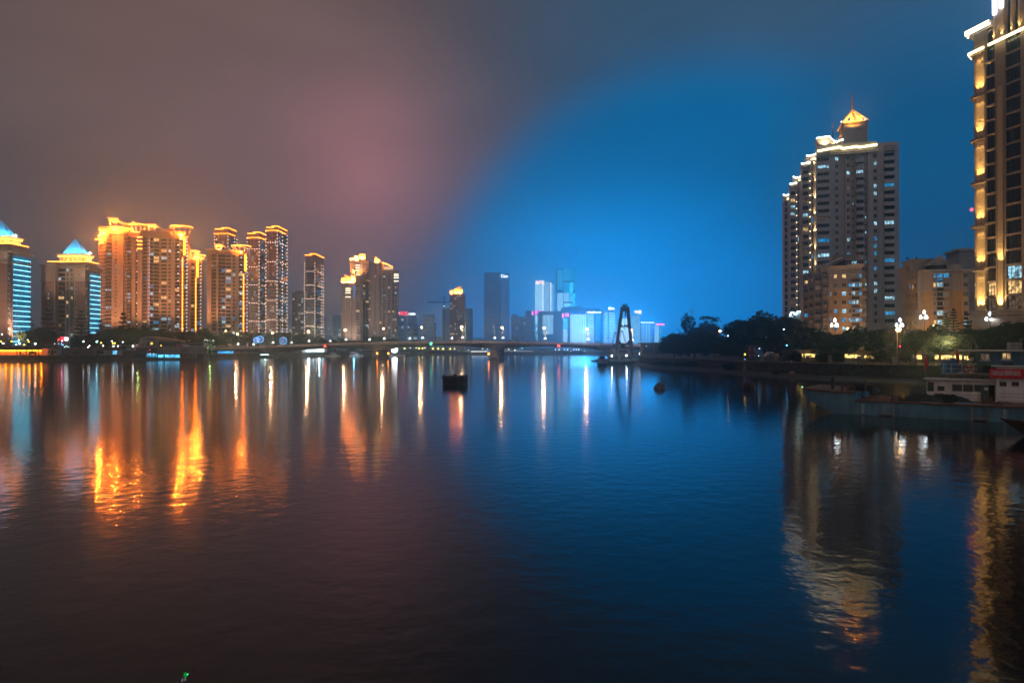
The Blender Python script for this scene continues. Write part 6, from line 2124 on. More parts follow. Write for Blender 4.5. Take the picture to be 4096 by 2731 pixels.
for z, x, m in ((3.9, 3.7, E_DOTCOOL), (1.6, 3.5, E_TEAL), (0.5, -0.9, E_BLUEDOT)):
    b = MB(); b.ball((x, -0.2, z), 0.13, 6); part('lamp', b, m, h_)
q = on_line(3052, WALL, 1.5)
tp = thing('tarpaulin_shack', 'pale tarpaulin stretched over a leaning shack right of the washing hut', 'shack', (q.x, q.y, GR))
b = MB()
pr = [(0, 0.3), (0.8, 1.8), (2.0, 2.7), (3.4, 2.8)]
for (xa, za), (xb, zb) in zip(pr, pr[1:]):
    b.face([(xa, 0, za), (xb, 0.2, zb), (xb, 2.5, zb + 0.1), (xa, 2.5, za + 0.1)])
    b.face([(xa, 0, za), (xb, 0.2, zb), (xb, 0.2, zb - 0.5 * (1 if xb > 3 else 0.6)), (xa, 0, za - 0.2)])
part('tarpaulin', b, mat('tarpaulin', (0.42, 0.40, 0.40), 0.7, 0.15), tp)
b = MB()
for x in (2.0, 3.4):
    b.box(x - 0.06, x + 0.06, 0.2, 0.32, 0, 2.6)
part('post', b, M_OLD, tp)
b = MB(); b.box(3.6, 5.0, 0.4, 2.2, 0, 2.4); part('cupboard', b, mat('weathered_board', (0.26, 0.22, 0.18), 0.9, 0.3, 1.0), tp)
b = MB(); b.face([(3.2, 0, 2.9), (8.2, 0.2, 1.7), (8.2, 3, 1.9), (3.2, 3, 3.1)]); b.box(5.2, 7.6, 1.6, 1.7, 0, 1.8); part('lean_to', b, M_OLD, tp)
b = MB(); b.box(-5, 8, -1.2, -1.12, 1.0, 1.08)
for k in range(14):
    b.box(-5 + k, -4.95 + k, -1.2, -1.14, 0, 1.05)
part('railing', b, M_DARK, tp)
q = on_line(3165, WALL, 0.2)
b = MB()
rg = random.Random(4)
for k, lb in enumerate(('white bucket at the left end of the clutter on the wall', 'small pale crate in the clutter on the wall', 'pale tin in the clutter on the wall')):
    b = MB(); b.lathe([(0.2, 0), (0.26, 0.45)] if k != 1 else [(0.35, 0), (0.35, 0.35)], 8 if k != 1 else 4)
    solo('bucket' if k != 1 else 'crate', b, M_WHITE, lb, 'bucket' if k != 1 else 'crate', None, (q.x + 0.9 * k, q.y - 0.1 * k, GR + 0.12))

# long lit shop front and hedge behind the trees
E_SHOP = emit('shop_light', (1.0, 0.66, 0.20), 2.0, True, 1.0, 0.9)
sh = thing('lit_shop_front', 'long low row glowing yellow behind the trunks and hedge on the right bank', 'shop', (PX(3180, 205), 205, GR))
x0 = PX(3180, 205)
b = MB(); b.box(0, PX(3910, 205) - x0, 0.4, 6, 0, 3.4); part('wall', b, M_SHED, sh)
b = MB(); b.box(-0.5, PX(3910, 205) - x0, -1.2, 6, 3.4, 3.7); part('roof', b, M_ROOF, sh)
for pa, pb, y0, y1 in ((3187, 3206, 1418, 1428), (3208, 3246, 1415, 1430), (3248, 3268, 1416, 1428), (3372, 3400, 1417, 1430), (3403, 3428, 1418, 1432), (3431, 3492, 1422, 1434), (3652, 3700, 1420, 1436), (3703, 3730, 1424, 1437), (3735, 3790, 1420, 1438), (3794, 3850, 1421, 1439), (3852, 3896, 1424, 1440)):
    b = MB(); b.box(PX(pa, 205) - x0, PX(pb, 205) - x0, -0.1, 0.3, PZ(y1, 205) - GR, PZ(y0, 205) - GR); part('lit_window', b, E_SHOP, sh)
for px in (3225, 3440, 3690, 3830):
    lamp_light('shop_light', sh, (PX(px, 205) - x0, -1.4, 2.6), (1.0, 0.62, 0.2), 60, 0.2)

# ------------------------------------------------------------------ right bank buildings
def led_path(t, pts, y, w, h, m, name='light_strip'):
    b = MB()
    q = [(t.lx(px, y), y, t.lz(py, t.lx(px, y), y)) for px, py in pts]
    for p0, p1 in zip(q, q[1:]):
        b.beam(p0, p1, w, h)
    return t.add(name, b, m)


M_APT = mat('apartment_tile', (0.47, 0.46, 0.475), 0.8, 0.1, 0.3, streak=0.18)
M_APTT = mat('apartment_trim', (0.44, 0.40, 0.37), 0.75, 0.1)
E_CORN = emit('strip_cream', (1.0, 0.80, 0.38), 4.5)
E_WHITESTRIP = emit('strip_white', (1.0, 0.93, 0.80), 5.5)
rng = random.Random(51)
Q = Tower('apartment_tower', 'tall grey apartment tower with an orange lit pyramid frame and mast on its roof', 'apartment tower', 3269, 281, radians(-17.7), GR)
zq = Q.lz(602); zr_ = Q.lz(606, Q.lx(3540))
bays = [(3269, 3321, 'p', 1.2), (3321, 3338, 'w', 0), (3338, 3361, 'W', -0.2), (3361, 3385, 'w', -1.2), (3385, 3406, 'W', -0.2), (3406, 3425, 's', -1.2), (3425, 3458, 'r', 0.9), (3458, 3474, 's', -1.0),
        (3474, 3493, 'w', 0.2), (3493, 3514, 'W', -0.2), (3514, 3537, 'w', 0.1), (3537, 3582, 'p', 1.0), (3582, 3602, 'w', -0.8)]
out = [(0, 22)]
for a, c, kind, off in bays:
    rec = 1.1 if kind in 'pr' else 0
    out += [(Q.lx(a), -off + rec), (Q.lx(c), -off + rec)]
    if a == 3493:
        pass
out.append((Q.lx(3602), 22))
b = MB(); b.prism(out, 0, zq); Q.add('wall', b, M_APT)
zs = frange(14, zq - 3.2, 3.02)
para = {}
for a, c, kind, off in bays:
    x, w_ = (Q.lx(a) + Q.lx(c)) / 2, Q.lx(c) - Q.lx(a)
    if kind == 'W':
        Q.windows(x, -off, zs, w_ * 0.62, 1.65, rng, cool=0.15, warm=0.0, blue=0.1, dim=0.05)
    elif kind == 's':
        Q.windows(x, -off, zs, w_ * 0.4, 1.0, rng, cool=0.18, warm=0.0, split=0)
        ac = MB(); ac.box(-0.4, 0.4, -0.35, 0, 0, 0.55)
        me = ac.mesh('air_conditioner', M_APTT)
        for z in zs[::2]:
            Q.put('air_conditioner', me, x + w_ * 0.25, -off, z - 0.9)
    elif kind in 'pr':
        for z in zs:
            Q.put('window', win_mesh(w_ * 0.9, 1.5, pick(rng, 0.11, 0.0, 0.07, 0.03), M_APTT if rng.random() < 0.6 else M_DARKFRAME, 3), x, -off + 1.1, z + 0.05)
        b = MB()
        if kind == 'r':
            pl = [(-w_ / 2, 0), (-w_ / 2, -1.0), (-w_ * 0.3, -1.5), (w_ * 0.3, -1.5), (w_ / 2, -1.0), (w_ / 2, 0)]
        else:
            pl = [(-w_ / 2, 0), (-w_ / 2, -1.25), (w_ / 2, -1.25), (w_ / 2, 0)]
        b.prism(pl, 0, 1.25, 0); b.prism([(u * 1.03, v * 1.06) for u, v in pl], 1.25, 1.4, 1); b.prism([(u * 1.03, v * 1.06) for u, v in pl], -0.14, 0, 1)
        me = b.mesh('balcony', [M_APT, M_APTT])
        for z in zs:
            Q.put('balcony', me, x, -off + 1.1, z - 1.4)
for a, c in ((3269, 3322), (3322, 3386), (3386, 3460), (3460, 3514), (3537, 3583)):
    b = MB()
    for k in range(3):
        b.box(Q.lx(a), Q.lx(c), -1.7 + 0.15 * k if a in (3269, 3537) else -0.8 + 0.1 * k, 3, zq - 2.6 + 0.9 * k, zq - 2.0 + 0.9 * k)
    Q.add('cornice', b, M_APTT)
b = MB(); b.box(Q.lx(3270), Q.lx(3509), -1.0, 10, zq, zq + 1.6); Q.add('roof_parapet', b, M_APTT)
led_path(Q, [(3272, 604), (3289, 603)], -1.9, 0.3, 0.7, E_CORN)
led_path(Q, [(3290, 602), (3320, 596), (3363, 588), (3374, 595), (3433, 586), (3440, 590), (3500, 580), (3512, 578)], -1.5, 0.3, 0.8, E_CORN)
sw = [(3268, 553), (3320, 545), (3328, 555), (3337, 563), (3348, 567), (3356, 565), (3365, 560), (3377, 559)]
led_path(Q, sw, -1.6, 0.3, 0.4, E_WHITESTRIP)
b = MB()
qq = [(Q.lx(px, -1.4), Q.lz(py, Q.lx(px, -1.4), -1.4)) for px, py in sw]
for (xa, za), (xb, zb) in zip(qq, qq[1:]):
    b.slab([(xa, za), (xb, zb), (xb, zb - 0.5), (xa, za - 0.5)], -1.4, 6)
b.slab([(qq[0][0], qq[0][1] - 0.5), (qq[1][0], qq[1][1] - 0.5), (qq[2][0] + 1.5, qq[2][1] - 2.0), (qq[0][0] + 1.6, qq[0][1] - 3.2)], -0.9, 5)
Q.add('curved_canopy', b, M_CREAM)
for px in (3288, 3321, 3333, 3347, 3359, 3372):
    b = MB(); x = Q.lx(px); b.box(x - 0.25, x + 0.25, -0.6, -0.1, zq + 1.5, Q.lz(562)); Q.add('canopy_post', b, M_APTT)
for px in (3300, 3345):
    lamp_light('roof_floodlight', Q.root, (Q.lx(px), -1.9, zq + 2.2), (1.0, 0.72, 0.36), 900, 0.2, 150, (Q.lx(px), 1.5, Q.lz(548)))
# roof house, pyramid frame and masts
xa, xb = Q.lx(3377, 3), Q.lx(3474, 3)
zt0, zt1 = Q.lz(586), Q.lz(506)
b = MB(); b.prism([(xa, 3), (xb, 3), (xb, 14), (xa, 14)], zt0 - 2, zt1); Q.add('roof_house', b, M_APT)
b = MB()
for k in range(9):
    x = xa + (xb - xa) * (k + 0.5) / 9
    b.box(x - 0.3, x + 0.3, 2.75, 3.0, zt0 + 1.5, zt1 - 2.6)
Q.add('roof_house_fins', b, M_APTT)
for k in range(3):
    b = MB(); b.box(xa - 0.35 + 0.1 * k, xb + 0.35 - 0.1 * k, 2.6 + 0.1 * k, 14.4, zt1 - 2.2 + 0.85 * k, zt1 - 1.7 + 0.85 * k); Q.add('cornice', b, M_APTT)
b = MB(); b.prism([(xa + 0.3, 3.2), (xb - 0.3, 3.2), (xb - 0.3, 13.6), (xa + 0.3, 13.6)], zt1, Q.lz(494), 0, [(xa - 0.5, 2.4), (xb + 0.5, 2.4), (xb + 0.5, 14.4), (xa - 0.5, 14.4)]); Q.add('flared_collar', b, mat('collar_dark', (0.10, 0.09, 0.085), 0.7))
zp0, zp1 = Q.lz(494), Q.lz(449, 12, 8.4) + 0.6
cx, cy = (xa + xb) / 2 - 0.3, 8.4
cs = [(xa - 0.6, 2.3), (xb + 0.6, 2.3), (xb + 0.6, 14.4), (xa - 0.6, 14.4)]
b = MB()
for p in cs:
    b.beam((*p, zp0), (cx, cy, zp1), 0.9, 0.5)
for k in range(4):
    p, q2 = cs[k], cs[(k + 1) % 4]
    m_ = ((p[0] + q2[0]) / 2, (p[1] + q2[1]) / 2)
    b.beam((*m_, zp0), (cx, cy, zp1 - 0.6), 1.2, 0.3)
    for u in (0.45, 0.75):
        f = lambda c_: (c_[0] + (cx - c_[0]) * u, c_[1] + (cy - c_[1]) * u, zp0 + (zp1 - zp0) * u)
        b.beam(f(p), f(q2), 0.3, 0.3)
    for u0 in (0.25, 0.5, 0.75):
        e = (p[0] + (q2[0] - p[0]) * u0, p[1] + (q2[1] - p[1]) * u0, zp0)
        for u1 in (0.45,):
            g0 = tuple(p[i] + ((cx, cy)[i] - p[i]) * u1 for i in (0, 1)); g1 = tuple(q2[i] + ((cx, cy)[i] - q2[i]) * u1 for i in (0, 1))
            b.beam(e, (g0[0] + (g1[0] - g0[0]) * (1 - u0), g0[1] + (g1[1] - g0[1]) * (1 - u0), zp0 + (zp1 - zp0) * u1), 0.22, 0.22)
pf = Q.add('pyramid_frame', b, M_CREAM)
for x, y in ((cx, 5), (cx, 11), (cx - 3, 8), (cx + 3, 8)):
    lamp_light('roof_floodlight', Q.root, (x, y, zp0 + 0.8), (1.0, 0.30, 0.03), 4500, 0.3)
lamp_light('roof_floodlight', Q.root, (cx - 2, -2.5, zp0 - 1.0), (1.0, 0.40, 0.06), 12000, 0.3, 100, (cx, 6, zp0 + 5))
lamp_light('roof_floodlight', Q.root, (xa - 4, 6, zt0), (1.0, 0.36, 0.05), 9000, 0.3, 120, (xa, 8, zt1 - 2))
b = MB(); b.tube([(cx, cy, zp1 - 1), (cx, cy, Q.lz(405, cx, cy)), (cx, cy, Q.lz(367, cx, cy))], [0.45, 0.4, 0.14], 6); Q.add('mast', b, mat('mast_brown', (0.16, 0.10, 0.09), 0.6))
x = Q.lx(3333, 5)
b = MB(); b.tube([(x, 5, zq + 1), (x, 5, Q.lz(487, x, 5))], [0.3, 0.2], 6); Q.add('mast', b, MATS['mast_brown'])
b = MB(); b.box(Q.lx(3510), Q.lx(3600), 1, 14, zq, zq + 1.4); Q.add('roof_parapet', b, M_APT)
for px, m in ((3372, E_RED), (3467, E_RED)):
    b = MB(); b.ball((Q.lx(px), 2.2, zp0 + 0.4), 0.3, 6); Q.add('beacon', b, MATS['dot_light'])
# staggered wings stepping down to the left, each with an uplit pilaster
M_PIL = mat('pilaster_cream', (0.58, 0.50, 0.40), 0.75, 0.1, 0.3, streak=0.12)
wings = [(3246, 3277, 3.5, 632, 3256, 3276, True), (3211, 3247, 7.0, 664, None, None, False), (3191, 3213, 16.0, 716, 3199, 3212, True), (3162, 3193, 19.0, 745, None, None, False), (3138, 3164, 27.0, 792, 3153, 3163, True)]
for a, c, y, top, pa, pb, pil in wings:
    xa2, xb2 = Q.lx(a, y), Q.lx(c, y)
    z1 = Q.lz(top, (xa2 + xb2) / 2, y)
    b = MB(); b.prism([(xa2, y), (xb2 + 3, y), (xb2 + 3, y + 12), (xa2, y + 12)], 0, z1); Q.add('wing_wall', b, M_APT)
    zw = frange(14, z1 - 3.4, 3.02)
    if pil:
        p0, p1 = Q.lx(pa, y - 0.5), Q.lx(pb, y - 0.5)
        b = MB(); b.box(p0, p1, y - 0.5, y, 8, z1 - 0.8); Q.add('pilaster', b, M_PIL)
        b = MB(); b.box(p0 - 0.3, p1 + 0.3, y - 0.8, y + 0.1, z1 - 0.8, z1 - 0.2); Q.add('light_strip', b, E_CORN)
        Q.windows((xa2 + p0) / 2, y, zw, (p0 - xa2) * 0.7, 2.2, rng, cool=0.03, warm=0, split=0)
        n = int((z1 - 10) / 7)
        for k in range(n + 1):
            lamp_light('pilaster_uplight', Q.root, ((p0 + p1) / 2, y - 1.5, 10 + 7 * k), (1.0, 0.74, 0.38), 3400, 0.15, 110, ((p0 + p1) / 2, y - 0.4, 14 + 7 * k))
    else:
        wl2 = xb2 - xa2
        x = xa2 + wl2 * 0.36
        Q.windows(x, y, [z + 0.05 for z in zw], wl2 * 0.6, 1.5, rng, frame=M_DARKFRAME, split=3, cool=0.08, warm=0.03)
        b = MB(); b.box(-wl2 * 0.34, wl2 * 0.34, -0.9, 0, 0, 1.3); me = b.mesh('balcony', M_APT)
        rb = MB(); rb.lathe([(wl2 * 0.16, 0), (wl2 * 0.2, 0.5), (wl2 * 0.2, 1.3)], 10); me2 = rb.mesh('round_balcony', M_PIL)
        ul = MB(); ul.lathe([(0.16, 0), (0.2, 0.22)], 6); me3 = ul.mesh('balcony_lamp', emit('balcony_glow', (1.0, 0.72, 0.36), 7.0))
        for z in zw:
            Q.put('balcony', me, x, y, z - 1.35)
            Q.put('round_balcony', me2, xb2 - wl2 * 0.17, y - 0.2, z - 1.35)
            Q.put('balcony_lamp', me3, xb2 - wl2 * 0.17, y - 0.2 - wl2 * 0.26, z - 0.3)
b = MB()
led_path(Q, [(3228, 622), (3240, 623), (3255, 620), (3265, 616), (3275, 611)], 2.6, 0.3, 0.5, E_WHITESTRIP)
led_path(Q, [(3207, 655), (3246, 650)], 5.6, 0.3, 0.5, E_WHITESTRIP)
led_path(Q, [(3174, 706), (3185, 711), (3200, 709), (3213, 702)], 14.6, 0.3, 0.5, E_WHITESTRIP)
led_path(Q, [(3160, 736), (3192, 731)], 17.6, 0.3, 0.5, E_WHITESTRIP)
led_path(Q, [(3134, 778), (3145, 782), (3164, 776)], 25.6, 0.3, 0.5, E_WHITESTRIP)
for a, c, yy, y in ((3226, 3277, 623, 3), (3207, 3248, 655, 6), (3174, 3214, 708, 15), (3160, 3193, 735, 18), (3134, 3165, 781, 26)):
    xa2, xb2 = Q.lx(a, y), Q.lx(c, y); z = Q.lz(yy, xa2, y)
    b = MB(); b.slab([(xa2, z - 0.3), (xb2, z - 0.1), (xb2, z - 0.6), (xa2 + 1.2, z - 1.8)], y - 0.2, y + 6); Q.add('canopy', b, M_CREAM)
# snaking blue white strip over the entrance
led_path(Q, [(3160, 1265), (3164, 1252), (3170, 1248), (3175, 1250), (3180, 1258), (3185, 1256), (3191, 1246), (3217, 1246)], -8, 0.3, 0.45, emit('strip_ice', (0.5, 0.9, 1.0), 8))
b = MB(); b.box(Q.lx(3184, -8), Q.lx(3222, -8), -7.5, 2, 0, Q.lz(1249, 0, -8)); Q.add('entrance_block', b, M_APT)

# yellow and grey block in front
M_YEL = mat('ochre_tile', (0.56, 0.36, 0.17), 0.8, 0.1, 0.6, streak=0.12)
M_GRY = mat('grey_pink_tile', (0.36, 0.30, 0.28), 0.8, 0.1, 0.6, streak=0.12)
rng = random.Random(61)
Yk = Tower('apartment_block', 'seven storey ochre and grey apartment block with a curved front below the tall grey tower', 'apartment block', 3313, 243, radians(-18), GR)
zsplit, ztop = Yk.lz(1156), Yk.lz(1080)
pitch = 3.08
rows = [Yk.lz(y) for y in (1280, 1245, 1210, 1176, 1142, 1107)]
rows = [rows[0] - pitch * 2, rows[0] - pitch] + rows
xr = Yk.lx(3393)
curve = [(xr * k / 8, -0.9 * sin(pi * (0.15 + 0.35 * k / 8)) + 0.4) for k in range(9)]
body = [(0, 12)] + curve + [(xr, 12)]
b = MB(); b.prism(body, 0, zsplit); Yk.add('wall', b, M_YEL)
b = MB(); b.prism(body, zsplit, ztop); Yk.add('upper_wall', b, M_GRY)
grow = [(x, y - 0.9) for x, y in curve]
b = MB(); b.prism([(-0.4, 12)] + [(x, y - 0.15) for x, y in curve] + [(xr, 12)], ztop, ztop + 1.3, 0, [(-0.8, 12)] + grow + [(xr, 12)]); Yk.add('cornice', b, M_APTT)
b = MB(); b.prism([(x, y - 0.06) for x, y in curve] + [(xr, 0.5), (0, 0.8)], zsplit - 0.1, zsplit + 0.12); Yk.add('string_course', b, M_APTT)
cy_at = lambda x: -0.9 * sin(pi * (0.15 + 0.35 * x / xr)) + 0.4


def big_window(t, x, y, z, w_, h_, kind, split=1, frame=None, rot=0.0):
    """window with its pane as a sub-part"""
    fr = MB(); fw = 0.1
    fr.box(-w_ / 2 - 0.1, w_ / 2 + 0.1, -0.22, 0, -0.12, 0.0)
    for x0, x1, z0, z1 in ((-w_ / 2, w_ / 2, 0, fw), (-w_ / 2, w_ / 2, h_ - fw, h_), (-w_ / 2, -w_ / 2 + fw, fw, h_ - fw), (w_ / 2 - fw, w_ / 2, fw, h_ - fw)):
        fr.box(x0, x1, -0.16, 0, z0, z1)
    for k in range(split):
        xx = -w_ / 2 + w_ * (k + 1) / (split + 1)
        fr.box(xx - 0.05, xx + 0.05, -0.13, 0, fw, h_ - fw)
    key = ('bw', round(w_, 2), round(h_, 2), split, (frame or M_APTT).name)
    if key not in _WIN:
        _WIN[key] = fr.mesh('window', frame or M_APTT)
    o = t.put('window', _WIN[key], x, y, z, rot)
    key = ('bp', round(w_, 2), round(h_, 2), kind)
    if key not in _WIN:
        pb = MB(); pb.box(-w_ / 2 + 0.03, w_ / 2 - 0.03, -0.06, -0.01, 0.03, h_ - 0.03)
        _WIN[key] = pb.mesh('pane', PANES[kind])
    link('pane', _WIN[key], o)
    return o


KIN = {(3, 1): 'b', (3, 2): 'c', (2, 1): 'd', (1, 1): 'b', (7, 1): 'w', (7, 2): 'w', (5, 2): 'c', (0, 1): 'b', (2, 2): 'b', (1, 2): 'c', (2, 0): 'b', (5, 0): 'b'}
for i, z in enumerate(rows):
    for j, (px, w_, h_) in enumerate(((3323, 0.5, 1.5), (3342, 1.05, 1.5), (3376, 1.5, 1.5))):
        x = Yk.lx(px)
        big_window(Yk, x, cy_at(x) + 0.02, z - 0.75, w_, h_, KIN.get((i, j), 'd' if rng.random() < 0.7 else 'm'), 1 if j else 0)
# right bay of full width balcony windows
xb0, xb1 = Yk.lx(3393.5), Yk.lx(3449)
wv = xb1 - xb0
b = MB(); b.box(xb0, xb1, -0.4, 12, 0, zsplit); Yk.add('bay_wall', b, M_YEL)
b = MB(); b.box(xb0, xb1, -0.4, 12, zsplit, ztop + 0.4); Yk.add('bay_wall', b, M_GRY)
sl = MB(); sl.box(-wv / 2 - 0.15, wv / 2 + 0.15, -0.75, 0, 0, 0.16); slm = sl.mesh('sill_band', M_APTT)
gr_ = MB(); gr_.box(-1.25, 1.25, -0.12, 0, 0, 0.9)
for k in range(7):
    gr_.box(-1.2 + 0.4 * k - 0.03, -1.2 + 0.4 * k + 0.03, -0.2, -0.12, 0, 0.9)
grm = gr_.mesh('grille', M_DARKFRAME)
for i, z in enumerate(rows):
    for j in range(4):
        big_window(Yk, xb0 + wv * (j + 0.5) / 4, -0.42, z - 0.7, wv / 4 - 0.1, 1.35, pick(rng, 0.25, 0.05, 0.15, 0.25), 1)
    Yk.put('sill_band', slm, (xb0 + xb1) / 2, -0.4, z - 0.9); Yk.put('sill_band', slm, (xb0 + xb1) / 2, -0.4, z + 0.75)
    Yk.put('grille', grm, (xb0 + xb1) / 2 + 0.1, -0.42, z - 1.95)
b = MB(); b.prism([(xb0 - 0.1, -0.5), (xb1 + 0.1, -0.5), (xb1 + 0.1, 12), (xb0 - 0.1, 12)], ztop + 0.4, ztop + 1.7, 0, [(xb0 - 0.3, -1.3), (xb1 + 1.0, -1.3), (xb1 + 1.0, 12), (xb0 - 0.3, 12)]); Yk.add('cornice', b, M_APTT)
# conservatory on the roof, dark slope, upper parapet
xc0, xc1 = Yk.lx(3387), Yk.lx(3456)
zc0, zc1 = ztop + 1.7, Yk.lz(1043)
b = MB(); b.box(xc0, xc1, 0.4, 6, zc0, zc1); cv = Yk.add('conservatory', b, M_GLASS)
for k in range(8):
    b = MB(); x = xc0 + (xc1 - xc0) * k / 7; b.box(x - 0.06, x + 0.06, 0.28, 0.42, zc0, zc1); part('glazing_bar', b, M_APTT, cv)
b = MB(); b.box(xc0 - 0.2, xc1 + 0.2, 0.2, 6.2, zc1, zc1 + 0.2); part('rail', b, M_APTT, cv)
b = MB(); b.box(Yk.lx(3410), Yk.lx(3429), 0.3, 0.38, zc0 + 0.2, zc0 + 1.1); part('lit_pane', b, E_COOL, cv)
b = MB(); b.slab([(Yk.lx(3318), ztop + 1.3), (Yk.lx(3384), zc1 + 0.3), (Yk.lx(3386), ztop + 1.4)], 0.8, 5); Yk.add('sloping_roof', b, mat('slate_dark', (0.02, 0.025, 0.032), 0.6))
b = MB(); b.slab([(Yk.lx(3300), ztop + 2.0), (Yk.lx(3370), zc1 + 1.4), (Yk.lx(3372), zc1 + 0.9), (Yk.lx(3304), ztop + 1.3)], 0.5, 5.5); Yk.add('roof_gable', b, M_APTT)
xa2, xb2 = Yk.lx(3335, 6), Yk.lx(3438, 6)
b = MB(); b.prism([(xa2, 6.2), (xb2, 6.2), (xb2, 12), (xa2, 12)], zc1 - 3, Yk.lz(1033, 0, 6)); Yk.add('roof_block', b, M_GRY)
b = MB(); b.prism([(xa2, 6.1), (xb2, 6.1), (xb2, 12), (xa2, 12)], Yk.lz(1033, 0, 6), Yk.lz(1022, 0, 6), 0, [(xa2 - 0.8, 5.4), (xb2 + 1.0, 5.4), (xb2 + 1, 12), (xa2 - 0.8, 12)]); Yk.add('cornice', b, M_APTT)
b = MB(); b.box(Yk.lx(3452), Yk.lx(3466), 2.5, 12, 0, ztop - 1); Yk.add('side_wall', b, M_YEL)
b = MB(); b.box(Yk.lx(3452), Yk.lx(3470), 1.2, 2.5, 0, 0.95); me = b.mesh('balcony', [M_APTT]); me.transform(Matrix.Translation((-Yk.lx(3452), 0, 0)))
for z in rows:
    Yk.put('balcony', me, Yk.lx(3452), 0, z - 1.9)
# stepped window columns at the left
acm = MB(); acm.box(-0.42, 0.42, -0.4, 0, 0, 0.6, 0); acm.lathe([(0.2, 0), (0.2, 0.03)], 8, (0, 0, 0), 1)
acm = acm.mesh('air_conditioner', [M_APTT, M_DARKFRAME])
for j, (pa, pb, y, top) in enumerate(((3288, 3313, 1.6, 1088), (3256, 3290, 4.5, 1099), (3234, 3258, 8.5, 1107), (3213, 3236, 12.5, 1114))):
    xa2, xb2 = Yk.lx(pa, y), Yk.lx(pb, y)
    wv = xb2 - xa2
    zt = Yk.lz(top, xa2, y)
    b = MB(); b.box(xa2, xb2 + 0.5, y, y + 10, 0, zsplit - 0.6 * j); Yk.add('column_wall', b, M_YEL)
    b = MB(); b.box(xa2, xb2 + 0.5, y, y + 10, zsplit - 0.6 * j, zt); Yk.add('column_wall', b, M_GRY)
    b = MB(); b.prism([(xa2, y - 0.1), (xb2, y - 0.1), (xb2, y + 9), (xa2, y + 9)], zt, zt + 1.2, 0, [(xa2 - 0.7, y - 0.9), (xb2 + 0.3, y - 0.9), (xb2 + 0.3, y + 9), (xa2 - 0.7, y + 9)]); Yk.add('cornice', b, M_APTT)
    bw_ = MB(); bw_.box(-wv * 0.42, wv * 0.36, -0.8, 0, -0.16, 0, 1); bw_.box(-wv * 0.42, wv * 0.36, -0.75, 0, 0, 1.0, 0)
    bmy = bw_.mesh('bay_sill', [M_YEL, M_APTT]); bw_ = MB(); bw_.box(-wv * 0.42, wv * 0.36, -0.8, 0, 0, 0.2); bmt = bw_.mesh('bay_head', M_APTT)
    bw_ = MB(); bw_.box(-wv * 0.42, wv * 0.36, -0.8, 0, -0.16, 0, 1); bw_.box(-wv * 0.42, wv * 0.36, -0.75, 0, 0, 1.0, 0); bmg = bw_.mesh('bay_sill', [M_GRY, M_APTT])
    for i, z in enumerate(rows):
        zz = z - 0.25 * j
        if zz + 1 > zt:
            continue
        big_window(Yk, (xa2 + xb2) / 2 - wv * 0.03, y - 0.72, zz - 0.75, wv * 0.66, 1.45, pick(rng, 0.05, 0.05, 0.05, 0.2), 1)
        b = MB(); b.box(-wv * 0.4, wv * 0.34, -0.7, 0, -0.75, 0.75)
        Yk.put('bay_sill', bmy if zz < zsplit else bmg, (xa2 + xb2) / 2, y, zz - 1.75)
        Yk.put('bay_head', bmt, (xa2 + xb2) / 2, y, zz + 0.7)
        if (i + j) % 2 == 0 and j < 3:
            Yk.put('air_conditioner', acm, xa2 + wv * 0.6, y - 0.78, zz - 1.7)
    b = MB(); b.box(xa2 + wv * 0.1, xb2 - wv * 0.15, y - 0.7, y, 0, zt - 0.4); Yk.add('bay_core', b, M_GLASS)

# ochre block on the right with gable
rng = random.Random(62)
Z2 = Tower('apartment_block', 'ochre and cream apartment block with a small gable left of the gold lit hotel', 'apartment block', 3676, 232, radians(-12), GR)
zs2, zt2 = Z2.lz(1164), Z2.lz(1086)
xe = Z2.lx(3878)
pl = [(0, 18), (0, 0), (Z2.lx(3730), 0), (Z2.lx(3730), -0.3), (Z2.lx(3797), -0.3), (Z2.lx(3797), 1.5), (Z2.lx(3852), 1.5), (Z2.lx(3852), 0.2), (xe, 0.2), (xe, 18)]
b = MB(); b.prism(pl, 0, zs2); Z2.add('wall', b, M_YEL)
b = MB(); b.prism(pl, zs2, zt2); Z2.add('upper_wall', b, mat('cream_tile', (0.42, 0.36, 0.32), 0.8, 0.08, 0.5, streak=0.1))
b = MB(); b.box(-0.15, Z2.lx(3730), -0.15, 0.1, zs2 - 0.1, zs2 + 0.2); Z2.add('string_course', b, M_APTT)
b = MB(); b.box(-0.3, 0.5, -0.2, 0.3, 0, zt2); Z2.add('corner_pier', b, M_APTT)
b = MB(); b.box(-0.3, Z2.lx(3800), -0.9, 18, zt2, zt2 + 0.5); Z2.add('cornice', b, M_APTT)
b = MB(); b.box(Z2.lx(3850), xe + 0.8, -0.5, 18, zt2 - 0.3, zt2 + 0.4); Z2.add('cornice', b, M_APTT)
b = MB(); b.box(Z2.lx(3797), Z2.lx(3852), 1.3, 18, zt2, Z2.lz(1058)); Z2.add('roof_block', b, MATS['cream_tile'])
b = MB(); b.box(Z2.lx(3722, 3), Z2.lx(3800, 3), 2.5, 16, zt2 + 0.5, Z2.lz(1058)); Z2.add('terrace_room', b, M_GLASS)
xg0, xg1 = Z2.lx(3716, 2), Z2.lx(3806, 2)
b = MB(); b.slab([(xg0, Z2.lz(1059)), ((xg0 + xg1) / 2, Z2.lz(1025)), (xg1, Z2.lz(1059))], 1.8, 16); Z2.add('gable', b, MATS['cream_tile'])
b = MB(); b.slab([(xg0 - 0.4, Z2.lz(1060)), ((xg0 + xg1) / 2, Z2.lz(1023)), (xg1 + 0.4, Z2.lz(1060)), (xg1 + 0.4, Z2.lz(1058)), ((xg0 + xg1) / 2, Z2.lz(1019)), (xg0 - 0.4, Z2.lz(1058))], 1.4, 1.8); Z2.add('gable_coping', b, M_APTT)
